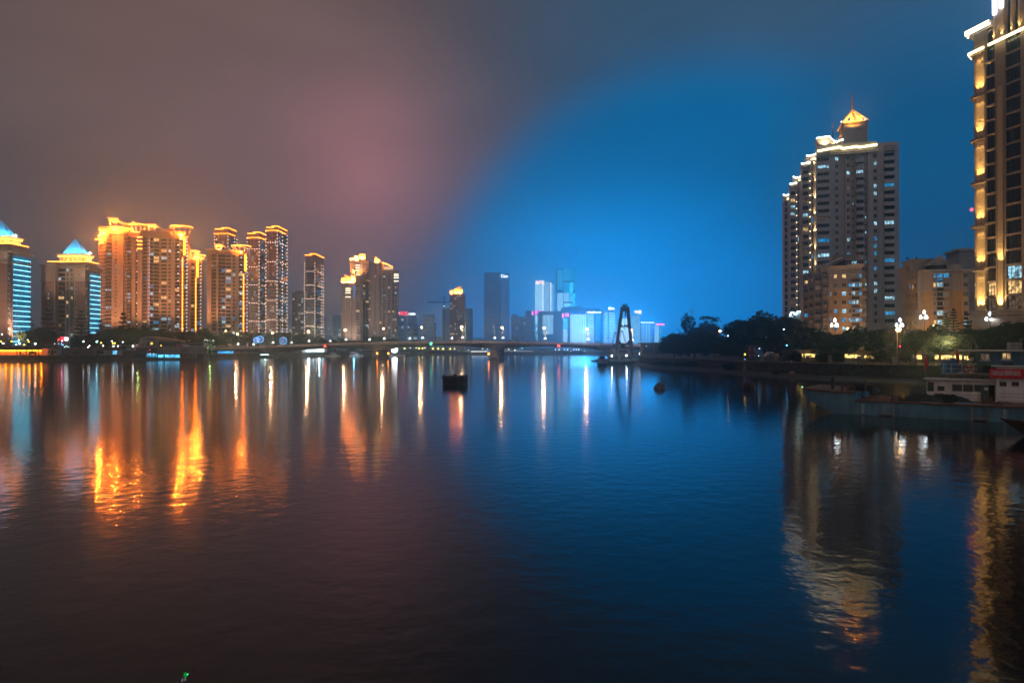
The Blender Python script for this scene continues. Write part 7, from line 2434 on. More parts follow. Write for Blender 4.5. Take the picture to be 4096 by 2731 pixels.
b = MB(); b.prism([(Z2.lx(3652, 7), 7), (Z2.lx(3722, 7), 7), (Z2.lx(3722, 7), 17), (Z2.lx(3652, 7), 17)], zt2 - 6, Z2.lz(1036), 0); Z2.add('roof_block', b, MATS['cream_tile'])
b = MB(); b.prism([(Z2.lx(3652, 7), 7), (Z2.lx(3722, 7), 7), (Z2.lx(3722, 7), 17), (Z2.lx(3652, 7), 17)], Z2.lz(1036), Z2.lz(1026), 0, [(Z2.lx(3645, 7), 6.3), (Z2.lx(3728, 7), 6.3), (Z2.lx(3728, 7), 17), (Z2.lx(3645, 7), 17)]); Z2.add('cornice', b, M_APTT)
b = MB(); b.prism([(Z2.lx(3622, 10), 10), (Z2.lx(3660, 10), 10), (Z2.lx(3660, 10), 17), (Z2.lx(3622, 10), 17)], 0, Z2.lz(1056)); Z2.add('side_block', b, M_GRY)
b = MB(); b.prism([(Z2.lx(3620, 9.5), 9.5), (Z2.lx(3662, 9.5), 9.5), (Z2.lx(3662, 9.5), 17), (Z2.lx(3620, 9.5), 17)], Z2.lz(1056), Z2.lz(1052)); Z2.add('cornice', b, M_APTT)
for (xx, zz) in ((Z2.lx(3665), 1026), (Z2.lx(3703), 1026)):
    b = MB(); b.lathe([(0.25, 0), (0.45, 0.4), (0.1, 0.9)], 8, (xx, 8, Z2.lz(zz))); Z2.add('finial', b, M_SHED)
rows2 = [Z2.lz(1104 + 37.2 * k) for k in range(7)]
xm0, xm1 = Z2.lx(3731), Z2.lx(3796)
sl = MB(); sl.box(-0.2, xm1 - xm0 + 0.3, -0.9, 0, 0, 0.2); slm = sl.mesh('sill_band', M_APTT)
for i, z in enumerate(rows2):
    k0 = 'bbd' if i == 0 else None
    for j, (a, c) in enumerate(((3732, 3745), (3747, 3771), (3773, 3795))):
        x0, x1 = Z2.lx(a), Z2.lx(c)
        kind = 'b' if i == 0 else ('w' if i in (1, 5) and j == 0 else ('c' if i in (1, 4, 5) and j == 1 else ('m' if rng.random() < 0.5 else 'd')))
        big_window(Z2, (x0 + x1) / 2, -0.32, z - 0.75, x1 - x0, 1.5, kind, 1)
    Z2.put('sill_band', slm, xm0, -0.3, z - 0.95); Z2.put('sill_band', slm, xm0, -0.3, z + 0.8)
    big_window(Z2, (Z2.lx(3747) + Z2.lx(3773)) / 2, -0.32, z - 1.9, Z2.lx(3773) - Z2.lx(3747), 0.85, 'b' if i == 0 else 'd', 3, M_DARKFRAME)
    x0, x1 = Z2.lx(3854), Z2.lx(3875)
    big_window(Z2, (x0 + x1) / 2, 0.18, z - 0.8, x1 - x0 - 0.2, 1.5, 'c' if i == 5 else 'd', 1)
    b = MB(); b.box(x0 - 0.2, x1 + 0.2, -0.5, 0.18, z - 2.0, z - 1.8); Z2.add('sill_band', b, M_APTT)
b = MB(); b.box(-0.9, 0, -0.75, 0.75, 0, 1.0, 0); b.box(-0.95, 0, -0.8, 0.8, 1.0, 1.15, 1); b.box(-0.95, 0, -0.8, 0.8, -0.15, 0.0, 1)
sbm = b.mesh('side_bay', [M_YEL, M_APTT])
for z in rows2:
    for y in (2.2, 5.0, 7.8, 11.5):
        big_window(Z2, 0, y, z - 0.75, 1.3, 1.5, pick(rng, 0.08, 0.12, 0.05, 0.15), 1, rot=-pi / 2)
        Z2.put('side_bay', sbm, 0, y, z - 1.9)
b = MB(); Bk = Tower('apartment_block', 'plain dark grey block with a flat cornice behind the ochre gable block', 'apartment block', 3838, 262, radians(-12), GR)
xw1 = Bk.lx(3990); z1 = Bk.lz(1004)
b.prism([(0, 0), (xw1, 0), (xw1, 12), (0, 12)], 0, z1); Bk.add('wall', b, M_GRY)
b = MB(); b.box(-0.8, xw1, -0.8, 12, z1, z1 + 1.0); Bk.add('cornice', b, M_APTT)

# ------------------------------------------------------------------ gold lit hotel
M_HST = mat('hotel_stone', (0.33, 0.26, 0.215), 0.75, 0.12, 0.5, streak=0.12)
M_HTILE = mat('hotel_tile', (0.52, 0.40, 0.27), 0.7, 0.12, 0.8)
rng = random.Random(71)
H = Tower('hotel_tower', 'towering stone hotel at the right frame edge with gold uplit pilasters', 'hotel', 3905, 187, math.atan2(-1, 0.2256), GR)
seg_y = [1245, 1068, 892, 720, 546, 383, 210]
xp0, xp1 = H.lx(3911), H.lx(3944)
xw0, xw1 = H.lx(3948), H.lx(3985)
xq0, xq1 = H.lx(3987), H.lx(4025)
xv0, xv1 = H.lx(4027), H.lx(4088)
xend = H.lx(4088) + 24
z_lo = H.lz(1245, xp0)
SEG = (H.lz(210, xp0) - z_lo) / 6
z_hi = z_lo + SEG * 6
z_top = z_hi + 6.2
STH = SEG / 3
b = MB(); b.prism([(-0.2, 1.2), (xend, 0.6), (xend, 22), (6, 22), (-2.6, 4.5), (-2.4, 2.6)], 0, z_top); H.add('core', b, mat('hotel_dark_core', (0.03, 0.035, 0.04), 0.4))
b = MB(); b.prism([(-1.8, 1.0), (-0.8, -0.4), (xend, -0.4), (xend, 20), (-2.8, 20)], 0, z_lo - 2.2); H.add('podium', b, M_HST)
for k, (dz, o_) in enumerate(((2.2, 0.9), (1.3, 0.6), (0.5, 0.3))):
    b = MB(); b.prism([(-2.0 - o_, 1.0), (-0.8 - o_ * 0.5, -0.4 - o_), (xend, -0.4 - o_), (xend, 2), (-2 - o_, 2)], z_lo - dz, z_lo - dz + 0.55); H.add('podium_cornice', b, M_HST)
b = MB()
pts = [(H.lx(4040) + 1.6 * cos(pi * k / 10), z_lo - 6.2 + 1.6 * sin(pi * k / 10)) for k in range(11)]
b.slab([(pts[0][0], z_lo - 9)] + pts + [(pts[-1][0], z_lo - 9)], -0.6, -0.42); H.add('arch_window', b, M_GLASS)


def pier(x0, x1, z0, z1, y0=0.0, name='pier', m=None):
    b = MB(); b.box(x0, x1, y0, 1.4, z0, z1); return H.add(name, b, m or M_HST)


pier(-0.3, xp0 - 0.02, 0, z_top); pier(xp0, xp1, 0, z_hi + 5.2, 0.1); pier(xp1 + 0.02, xw0, 0, z_top); pier(xw1, xq0 - 0.02, 0, z_hi)
pier(xq0, xq1, 0, z_top + 10, 0.12); pier(xv1, xv1 + 1.6, 0, z_top + 10); pier(xv1 + 5.2, xv1 + 7.0, 0, z_top + 10); pier(xv1 + 10.6, xend, 0, z_top + 10)
pier(xw1 - 0.02, xw1 + 0.0, 0, z_hi)
# stone tiles on the two lit strips
tw = (xp1 - xp0) / 2
tl = MB(); tl.box(0.02, tw - 0.02, -0.16, 0.08, 0.02, SEG / 14 - 0.02); tlm = tl.mesh('tile', M_HTILE)
tq = (xq1 - xq0 - 1.2) / 2
tl = MB(); tl.box(0.02, tq - 0.02, -0.16, 0.1, 0.02, SEG / 12 - 0.02); tlq = tl.mesh('tile', M_HTILE)
cntt = 0
for s in range(6):
    for k in range(14):
        if k == 13:
            continue
        for c_ in range(2):
            H.put('tile', tlm, xp0 + tw * c_, 0.0, z_lo + SEG * s + SEG * k / 14)
    if s < 5:
        for k in range(12):
            for c_ in range(2):
                H.put('tile', tlq, xq0 + 0.6 + tq * c_, 0.0, z_lo + SEG * s + SEG * k / 12)
    # band between the segments
    b = MB(); b.box(-0.9, xp1 + 0.5, -0.75, 0.0, z_lo + SEG * (s + 1) - SEG / 14 + 0.05, z_lo + SEG * (s + 1) - 0.1); H.add('band', b, M_HST)
    b = MB(); b.prism([(-0.9, -0.6), (-0.3, -0.2), (-0.3, 1.0), (-2.4, 3.0), (-3.0, 2.6)], z_lo + SEG * (s + 1) - SEG / 14 + 0.05, z_lo + SEG * (s + 1) - 0.1); H.add('band', b, M_HST)
    for c_ in (0.28, 0.72):
        x = xp0 + (xp1 - xp0) * c_
        lamp_light('pilaster_uplight', H.root, (x, -0.85, z_lo + SEG * s + 0.15), (1.0, 0.62, 0.18), 4200 * (1.9 if s == 0 else 1.0), 0.08, 50, (x, -0.25, z_lo + SEG * s + 9))
        lamp_light('pilaster_uplight', H.root, (x, -0.85, z_lo + SEG * (s + 1) - 1.2), (1.0, 0.62, 0.20), 500, 0.08, 60, (x, -0.25, z_lo + SEG * s + 4))
        fx_ = MB(); fx_.box(x - 0.15, x + 0.15, -0.75, -0.5, z_lo + SEG * s - 0.1, z_lo + SEG * s + 0.12); H.add('uplight_housing', fx_, M_DARK)
    if s < 2:
        for c_ in (0.35, 0.65):
            x = xq0 + (xq1 - xq0) * c_
            lamp_light('pilaster_uplight', H.root, (x, -0.85, z_lo + SEG * s + 0.15), (1.0, 0.62, 0.20), 8000 if s == 0 else 3500, 0.08, 55, (x, -0.25, z_lo + SEG * s + 9))
for zz, xa2, xb2 in ((z_hi - 0.6, -0.9, xp1 + 0.6), (z_hi - 0.6, xw1 - 1.0, xend)):
    b = MB(); b.box(xa2, xb2, -1.15, -0.76, zz + 0.25, zz + 0.85); H.add('light_strip', b, E_CORN)
b = MB(); b.prism([(-1.2, -1.1), (-0.6, -1.1), (-0.4, 0.8), (-2.6, 3.0), (-3.3, 2.4)], z_hi - 0.4, z_hi + 0.25); H.add('light_strip', b, E_CORN)
# windows
for s in range(18):
    z0 = z_lo + STH * s
    wh = STH - 0.55
    if s < 15 or True:
        kind = 'm' if s in (0,) else ('w' if s == 1 else 'd')
        big_window(H, (xw0 + xw1) / 2, 0.62, z0 + 0.1, xw1 - xw0 - 0.15, wh, kind, 2, M_DARKFRAME)
        sp = MB(); sp.box(xw0, xw1, 0.1, 1.2, 0, 0.5)
        if s == 0:
            spm = sp.mesh('spandrel', M_HST); sp = MB(); sp.box(xv0 - 0.2, xv1, 0.1, 1.2, 0, 0.5); spv = sp.mesh('spandrel', M_HST)
            sp = MB(); sp.box(-0.5, 0.5, -0.5, 0.4, 0, 0.62); spc = sp.mesh('corner_band', M_HST)
        H.put('spandrel', spm, 0, 0, z0 - 0.45)
    kind = ('d', 'w', 'c', 'm')[1 if s == 1 else (3 if s == 0 else (2 if s in (2,) else 0))]
    big_window(H, (xv0 + xv1) / 2 - 0.1, 0.62, z0 + 0.1, (xv1 - xv0) - 0.1, wh, kind, 3, M_DARKFRAME)
    H.put('spandrel', spv, 0, 0, z0 - 0.45)
    big_window(H, xv1 + 3.4, 0.62, z0 + 0.1, 3.4, wh, 'd', 2, M_DARKFRAME)
    # windows of the rounded corner
    big_window(H, -1.2, 1.75, z0 + 0.15, 1.7, wh - 0.1, 'd', 1, M_DARKFRAME, rot=-2.3 + pi / 2 + 0.0)
    b = MB(); b.prism([(-0.35, 0.2), (-0.3, 1.2), (-2.3, 3.0), (-2.9, 2.5)], z0 - 0.5, z0 + 0.05); H.add('corner_band', b, M_HST)
# roof terrace cornice and crown with white blue light columns
zc_ = z_hi + 5.0
for o_, z0, h_ in ((0.5, 0.0, 0.5), (0.9, 0.5, 0.5), (1.4, 1.0, 0.6)):
    b = MB(); b.prism([(-0.4 - o_, 0.4 - o_), (xw1 - 0.8, 0.4 - o_), (xw1 - 0.8, 6), (-2.6 - o_, 6), (-2.6 - o_, 2.6 - o_)], zc_ + z0, zc_ + z0 + h_); H.add('cornice', b, M_CREAM)
b = MB(); b.prism([(-1.6, -0.95), (xw1 - 0.8, -0.95), (xw1 - 0.8, -0.5), (-1.5, -0.5), (-3.0, 1.4), (-3.4, 1.2)], zc_ + 0.55, zc_ + 0.95); H.add('light_strip', b, E_WHITESTRIP)
b = MB(); b.prism([(-1.9, -1.35), (xw1 - 0.6, -1.35), (xw1 - 0.6, -1.1), (-1.8, -1.1), (-3.4, 0.9), (-3.8, 0.7)], zc_ + 1.25, zc_ + 1.5); H.add('light_strip', b, E_CORN)
b = MB()
pts = [((xw0 + xw1) / 2 + (xw1 - xw0) * 0.36 * cos(pi * k / 10), z_hi + 2.8 + 1.5 * sin(pi * k / 10)) for k in range(11)]
b.slab([(pts[0][0], z_hi)] + pts + [(pts[-1][0], z_hi)], 0.3, 0.5); H.add('arch_window', b, M_GLASS)
b = MB(); b.tube([(p[0] * 1.0, 0.25, p[1]) for p in pts], 0.18, 5); H.add('arch_moulding', b, M_HST)
pier(xw0 - 0.1, xw0 + 0.5, z_hi, zc_, 0.15); pier(xw1 - 0.5, xw1 + 0.1, z_hi, zc_, 0.15)
b = MB(); b.box(xw1 - 0.6, xend, 1.2, 20, z_top, z_top + 24); H.add('crown_core', b, MATS['hotel_dark_core'])
for x, w_, z0 in ((xq0 - 0.6, 0.5, 0), (xq1 - 1.2, 0.9, 0), (xv0 + 1.5, 0.5, 0), (xv1 - 0.6, 0.9, 0), (xv1 + 3.6, 0.5, 0)):
    b = MB(); b.box(x, x + w_, 0.0, 1.2, z_hi, z_top + 5); H.add('crown_fin', b, M_HTILE)
    lamp_light('pilaster_uplight', H.root, (x + w_ / 2, -0.5, z_hi + 0.9), (1.0, 0.66, 0.25), 1100, 0.08, 60, (x + w_ / 2, 0, z_hi + 6))
for x, z0 in ((H.lx(3982), H.lz(62, H.lx(3982))), (H.lx(4010), H.lz(36, H.lx(4010)))):
    b = MB(); b.box(x, x + 0.75, -0.5, 0.3, z0, z0 + 14); H.add('light_column', b, emit('column_violet', (0.80, 0.80, 1.0), 9.0))
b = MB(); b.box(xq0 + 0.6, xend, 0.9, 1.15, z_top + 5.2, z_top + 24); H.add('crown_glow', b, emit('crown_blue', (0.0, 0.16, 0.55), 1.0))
b = MB(); b.ball((-3.3, 2.2, z_lo + SEG * 2.42), 0.35, 6); H.add('beacon', b, emit('beacon_red', (1.0, 0.02, 0.03), 18))
for px, py in ((3895, 92), (4077, 5)):
    b = MB(); b.tube([(H.lx(3920), 1, zc_ + 1.6), (H.lx(3920), 1, zc_ + 2.6)], 0.08, 5)
H.add('roof_lamp', b, M_STEEL)
lamp_light('added_wash_light', H.root, (xp1 + 3, -16, 5.5), (1.0, 0.60, 0.28), 5200, 0.5)  # added wash light with no lamp body

# ------------------------------------------------------------------ right bank lamps
def globe_lamp(label, px, py, Y):
    q = P(px, py, Y)
    t = thing('globe_lamp', label, 'street lamp', (q.x, Y, GR), 0, 'ornate white globe lamps on the right bank')
    h = q.z - GR
    b = MB(); b.tube([(0, 0, 0), (0, 0, h - 0.4)], [0.16, 0.1], 6); part('post', b, M_DARK, t)
    drop = MB(); drop.lathe([(0.1, -0.36), (0.26, -0.26), (0.35, 0.0), (0.29, 0.25), (0.14, 0.5), (0.03, 0.72)], 10)
    dm_ = drop.mesh('globe', emit('globe_white', (0.80, 0.93, 1.0), 9))
    for dx, dy, dz in ((0, 0, 1.75), (-0.75, 0.3, 0.4), (0.05, -0.5, 0.35), (0.75, 0.2, 0.4)):
        link('globe', dm_, t, (dx, dy, h + dz))
    b = MB()
    for dx, dy in ((-0.75, 0.3), (0.05, -0.5), (0.75, 0.2)):
        b.tube([(0, 0, h - 0.6), (dx * 0.8, dy * 0.8, h - 0.5), (dx, dy, h)], 0.05, 4)
    b.tube([(0, 0, h - 0.4), (0, 0, h + 1.4)], 0.06, 5); part('bracket', b, M_DARK, t)
    lamp_light('globe_light', t, (0, -1.2, h + 0.6), (0.75, 0.92, 1.0), 160, 0.4)
    return t


globe_lamp('white globe lamp in front of the ochre block with the curved front', 3340, 1308, 186)
globe_lamp('white globe lamp just above the orange street lamp', 3600, 1307, 186)
globe_lamp('white globe lamp left of the ochre gable block, highest of the four', 3697, 1276, 184)
globe_lamp('white globe lamp in front of the gold lit hotel', 3960, 1283, 182)


def sodium(label, px, py, Y, watts, r=0.45, hidden=False):
    q = P(px, py, Y)
    t = thing('street_lamp', label, 'street lamp', (q.x, Y, GR), 0, 'orange street lamps on the right bank')
    h = q.z - GR
    b = MB(); b.tube([(0, 0.6, 0), (0, 0.6, h), (0, 0.1, h + 0.3)], [0.13, 0.08, 0.06], 6); part('post', b, M_METAL, t)
    b = MB(); b.ball((0, 0, h), r, 10, 0, 0.8); part('lamp_head', b, emit('lamp_sodium_hot', (1.0, 0.50, 0.12), 55), t)
    lamp_light('street_light', t, (0, -0.9, h - 0.4), (1.0, 0.52, 0.22) if watts > 4000 else (1.0, 0.42, 0.10), watts, 0.3)
    return t


sodium('glaring orange street lamp below the second globe lamp', 3594, 1318, 184, 1700, 0.62)
sodium('orange street lamp in the trees behind the curved front block', 3392, 1314, 224, 6000, 0.3)
sodium('orange street lamp in the trees left of the three araucaria pines', 3735, 1304, 216, 5000, 0.3)
sodium('orange street lamp in the foliage under the hotel globe lamp', 3952, 1297, 196, 700, 0.3)
q = P(2880, 1324, 330)
t = thing('street_lamp', 'small warm street lamp glowing between the two big right bank trees', 'street lamp', (q.x, 330, GR))
b = MB(); b.tube([(0, 0.3, 0), (0, 0.3, q.z - GR)], 0.12, 6); part('post', b, M_METAL, t)
b = MB(); b.ball((0, 0, q.z - GR), 0.5, 8); part('lamp_head', b, E_SODIUM, t)
for px, py, m, lb in ((2912, 1343, E_DOTCOOL, 'small white light at the left edge of the largest tree'), (3147, 1381, E_BLUEDOT, 'tiny blue light among the dark trees left of the shop row'), (3276, 1376, E_WHITE, 'blue white light cluster above the shop row'),
                      (3262, 1391, E_BLUEDOT, 'lower blue light beside the white light cluster'), (3287, 1384, E_RED, 'tiny red light beside the white light cluster'), (3350, 1382, E_TEAL, 'tiny teal light right of the first globe lamp post'), (3135, 1317, E_DOTCOOL, 'tiny white light high in the largest tree'),
                      (3600, 1385, E_RED, 'small red lantern below the orange street lamp'), (3958, 1356, E_AMBER, 'small orange light in the hedge under the hotel'), (2980, 1417, E_AMBER, 'yellow string light left of the washing hut')):
    q = P(px, py, 212 if px < 3500 else 176)
    t = thing('small_lamp', lb, 'lamp', (q.x, q.y, GR))
    b = MB(); b.tube([(0, 0.1, 0), (0, 0.1, max(0.3, q.z - GR))], 0.05, 4); part('post', b, M_DARK, t)
    b = MB(); b.ball((0, 0, q.z - GR), 0.22, 6); part('lamp_head', b, m, t)

# ------------------------------------------------------------------ right bank trees
GRT = 'dark trees on the right bank'
for (px, Y, yt, w, k, low, lb) in (
        (2700, 290, 1322, 150, 4, 0.02, 'dark bushy tree at the left end of the right bank'),
        (2780, 272, 1308, 190, 5, 0.02, 'wide dark tree below the round headed palms'),
        (2850, 262, 1330, 150, 4, 0.05, 'dark tree left of the small warm street lamp'),
        (2752, 300, 1246, 70, 3, 0.45, 'feathery pointed tree rising left of the palms'),
        (2830, 370, 1280, 130, 5, 0.2, 'hazy round tree under the round headed palms'),
        (2965, 252, 1262, 190, 4, 0.12, 'tall dark tree, left half of the largest right bank clump'),
        (3060, 246, 1240, 210, 5, 0.10, 'tallest dark tree of the right bank clump'),
        (3150, 240, 1248, 170, 4, 0.15, 'tall dark tree in front of the grey apartment tower wings'),
        (3220, 232, 1290, 150, 1, 0.2, 'dark tree in front of the stepped ochre window columns'),
        (2930, 235, 1360, 130, 5, 0.02, 'low dark tree behind the leftmost fence pillar'),
        (3120, 215, 1350, 170, 3, 0.05, 'loose brownish tree right of the tarpaulin shack'),
        (3195, 212, 1322, 120, 3, 0.1, 'slender brownish tree left of the first globe lamp'),
        (3270, 206, 1312, 170, 4, 0.2, 'dark tree above the left part of the lit shop row'),
        (3375, 204, 1322, 150, 1, 0.25, 'dark tree right of the first globe lamp'),
        (3430, 208, 1300, 150, 5, 0.3, 'dark tree below the balcony bay of the ochre block'),
        (3520, 200, 1304, 160, 2, 0.25, 'dark tree left of the glaring orange lamp'),
        (3600, 196, 1326, 130, 4, 0.3, 'dark tree right below the glaring orange lamp'),
        (3660, 192, 1316, 150, 5, 0.3, 'dark tree above the right part of the lit shop row'),
        (3740, 208, 1288, 110, 0, 0.3, 'green lit tree left of the three araucaria pines'),
        (3760, 184, 1308, 180, 4, 0.28, 'broad dark tree in front of the ochre gable block'),
        (3850, 180, 1310, 180, 5, 0.26, 'broad dark tree between the gable block and the hotel'),
        (3930, 178, 1304, 160, 4, 0.24, 'dark tree under the hotel globe lamp'),
        (4010, 176, 1284, 170, 5, 0.22, 'dark tree at the foot of the hotel arch'),
        (4085, 172, 1272, 150, 4, 0.22, 'dark tree at the right frame edge')):
    tree('broadleaf_tree', lb, px, Y, yt, w, k, GR, low, GRT)
GAR = 'araucaria pines in front of the ochre gable block'
pine('tallest, evenly tiered araucaria of the three before the ochre gable block', 3815, 212, 1238, 1, GR, GAR)
pine('left, half hidden araucaria of the three before the ochre gable block', 3785, 216, 1256, 1, GR, GAR)
pine('right araucaria of the three, next to the hotel corner', 3870, 208, 1258, 0, GR, GAR)
palm('right of the two round headed palms above the hazy tree', 2852, 355, 1264, GR, 'round headed palms', 22, 0.75, 4.6, 0.9)
palm('left, smaller round headed palm above the hazy tree', 2818, 375, 1262, GR, 'round headed palms', 18, 0.75, 3.6, 0.9)


def bare_tree(label, px, Y, ytop, seed, ground=GR):
    h = PZ(ytop, Y) - ground
    rg = random.Random(seed)
    t = thing('bare_tree', label, 'tree', (PX(px, Y), Y, ground), 0, 'bare winter trees by the orange lamp')
    b = MB(); b.tube([(0, 0, -0.3), (0, 0, h * 0.4)], [0.2, 0.13], 6); part('trunk', b, M_BARK, t)
    b = MB()

    def grow(p, d, L, r, n):
        q = p + d * L
        b.tube([p, q], [r, r * 0.6], 3)
        if n:
            for k in range(3 if n > 1 else 4):
                nd = (d + Vector((rg.gauss(0, 0.45), rg.gauss(0, 0.45), rg.gauss(0.1, 0.25)))).normalized()
                grow(p + d * L * rg.uniform(0.5, 1.0), nd, L * rg.uniform(0.6, 0.85), r * 0.55, n - 1)
    for k in range(5):
        grow(Vector((0, 0, h * rg.uniform(0.25, 0.42))), Vector((rg.gauss(0, 0.5), rg.gauss(0, 0.5), 1)).normalized(), h * 0.24, 0.075, 3)
    part('branches', b, M_BARK, t)


bare_tree('bare twiggy tree left of the glaring orange lamp', 3545, 188, 1290, 1)
bare_tree('bare twiggy tree right of the glaring orange lamp', 3640, 190, 1286, 2)
bare_tree('bare twiggy tree under the highest globe lamp', 3690, 192, 1292, 3)
bare_tree('bare twiggy tree left of the hotel globe lamp', 3920, 186, 1272, 4)
# low hedge of shrubs in front of the shop row
for k, (px, w) in enumerate(((3180, 60), (3290, 70), (3345, 60), (3500, 70), (3560, 70), (3625, 60), (3715, 50), (3905, 60), (3960, 80), (4040, 80))):
    tree('shrub', ('low dark shrub left of the lit shop row', 'low shrub right of the first lit shop window group', 'low shrub below the first globe lamp', 'low shrub right of the second lit shop window group', 'low shrub left of the thick fence pillar',
                   'low shrub right of the thick fence pillar', 'low shrub behind the red flag', 'low shrub above the blue cabin roof', 'low shrub behind the blue cabin', 'low shrub behind the roof tank of the barge')[k], px, 188 - k, 1400, w, k % 6, GR, 0.0, 'low shrubs on the right bank', 'shrub')

for px, w_, yt, k, lb in ((2655, 90, 1440, 4, 'dark bush at the waterline below the leftmost right bank tree'), (2720, 70, 1446, 1, 'low bush on the beach below the palms'), (2765, 80, 1440, 5, 'ivy like bush against the right wall'),
                          (2925, 70, 1448, 0, 'bush at the wall foot left of the stone bastion'), (3120, 90, 1478, 4, 'low bush behind the beached boat'), (3290, 80, 1492, 5, 'dark bush at the wall foot above the barge bow')):
    q = on_line(px, WALL, -1.8)
    tree('shrub', lb, px, q.y, yt, w_, k, 0.6, 0.0, 'bushes at the foot of the right wall', 'shrub')

# ------------------------------------------------------------------ derrick barge and craft at the right end of the bridge
Yc = 330
M_DERR = mat('derrick_paint', (0.16, 0.13, 0.12), 0.7, 0.25, 0.6, streak=0.3)
M_PALEHULL = mat('pale_hull', (0.30, 0.28, 0.27), 0.75, 0.25, 0.5, streak=0.4)
cb = thing('crane_barge', 'derrick barge with a tall tapering A shaped frame beside the right bank', 'crane barge', (PX(2432, Yc), Yc, 0))
cx_ = lambda px: PX(px, Yc) - PX(2432, Yc)
cz = lambda py: PZ(py, Yc)
b = MB(); b.prism([(cx_(2430), 0), (cx_(2562), 0), (cx_(2562), 14), (cx_(2430), 14)], -0.8, cz(1436)); part('hull', b, M_HULL, cb)
for k in range(4):
    b = MB(); b.box(cx_(2438 + 30 * k) + 0.05, cx_(2467 + 30 * k), -0.15, 0, cz(1446), cz(1436)); part('hull_panel', b, M_PALEHULL, cb)
b = MB(); b.box(cx_(2454), cx_(2525), 6, 11, cz(1436), cz(1394)); part('deckhouse', b, mat('deckhouse_wall', (0.22, 0.21, 0.20), 0.8, 0.2), cb)
for px in (2487, 2493, 2499, 2506, 2512):
    b = MB(); b.box(cx_(px) - 0.25, cx_(px) + 0.25, 5.88, 5.98, cz(1409), cz(1403)); part('window', b, M_GLASS, cb)
b = MB(); b.box(cx_(2453), cx_(2527), 5.5, 11.4, cz(1394), cz(1392)); part('deckhouse_roof', b, M_DERR, cb)


def leg_profile(pts, w):
    return pts


for s, (x0, x1) in ((-1, (2464, 2493)), (1, (2533, 2514))):
    b = MB()
    wl, wu = 0.55, 0.75
    za, zb_ = cz(1423), cz(1226)
    xa, xb = cx_(x0), cx_(x1)
    zm, zm2 = cz(1375), cz(1305)
    f = lambda z: xa + (xb - xa) * (z - za) / (zb_ - za)
    pts = [(xa - wl, za), (xb - wu, zb_), (xb + wu, zb_), (xa + wl, za)]
    b.slab(pts, 2.0, 3.4)
    part('leg', b, M_DERR, cb)
for z, hgt, gus in ((cz(1375), 0.7, 2.3), (cz(1305), 0.6, 1.6)):
    f0 = cx_(2464) + (cx_(2493) - cx_(2464)) * (z - cz(1423)) / (cz(1226) - cz(1423))
    f1 = cx_(2533) + (cx_(2514) - cx_(2533)) * (z - cz(1423)) / (cz(1226) - cz(1423))
    b = MB(); b.slab([(f0, z - hgt), (f0 + gus, z - hgt / 2), (f1 - gus, z - hgt / 2), (f1, z - hgt), (f1, z - hgt - gus), (f1, z + hgt + gus), (f1 - gus, z + hgt / 2), (f0 + gus, z + hgt / 2), (f0, z + hgt + gus), (f0, z - hgt - gus)], 2.2, 3.2)
    part('cross_beam', b, M_DERR, cb)
zt = cz(1226)
b = MB(); b.slab([(cx_(2492), zt), (cx_(2515), zt), (cx_(2516), zt - 2.6), (cx_(2513.5), zt - 3.6), (cx_(2510), zt - 2.2), (cx_(2497), zt - 2.2), (cx_(2493.5), zt - 3.6), (cx_(2490.5), zt - 2.6)], 2.1, 3.3); part('head_plate', b, M_DERR, cb)
b = MB()
for x in (2492, 2499.5, 2507, 2514.5):
    b.box(cx_(x) - 0.05, cx_(x) + 0.05, 2.0, 2.1, zt, zt + 1.3)
    b.box(cx_(x) - 0.05, cx_(x) + 0.05, 3.3, 3.4, zt, zt + 1.3)
for z in (0.65, 1.25):
    b.box(cx_(2492), cx_(2514.5), 2.0, 2.08, zt + z, zt + z + 0.08); b.box(cx_(2492), cx_(2514.5), 3.3, 3.38, zt + z, zt + z + 0.08)
part('top_railing', b, M_DARK, cb)
for x in (2499, 2507):
    b = MB(); b.lathe([(0.5, -0.15), (0.5, 0.15)], 10, (0, 0, 0)); part('sheave', b, M_DARK, cb, (cx_(x), 2.7, zt + 0.6), (pi / 2, 0, 0))
b = MB(); b.tube([(cx_(2503), 2.7, zt), (cx_(2503), 2.7, cz(1300))], 0.06, 4); b.tube([(cx_(2504.5), 2.7, zt), (cx_(2505), 2.7, cz(1265))], 0.28, 5); part('cable', b, M_DARK, cb)
b = MB(); b.box(cx_(2503) - 0.35, cx_(2503) + 0.35, 2.5, 2.9, cz(1306), cz(1297))
hk = [(cx_(2503) + 0.5 * cos(a), 2.7, cz(1311) + 0.5 * sin(a)) for a in [pi / 2 + k * 0.65 for k in range(7)]]
b.tube(hk, 0.14, 5); part('hook', b, M_DARK, cb)
for px, py in ((2448, 1423), (2506, 1422)):
    b = MB(); b.ball((cx_(px), 0.5, cz(py)), 0.32, 8); part('deck_lamp', b, E_WHITE, cb)
    lamp_light('deck_light', cb, (cx_(px), -0.6, cz(py)), (0.7, 0.95, 1.0), 180, 0.2)
rg = random.Random(9)
b = MB()
for k in range(26):
    x = cx_(2440 + 112 * rg.random()); s = rg.uniform(0.3, 0.9); y = rg.uniform(0.5, 4)
    b.box(x - s / 2, x + s / 2, y, y + s, cz(1436), cz(1436) + rg.uniform(0.4, 1.5))
part('deck_gear', b, M_DARK, cb)


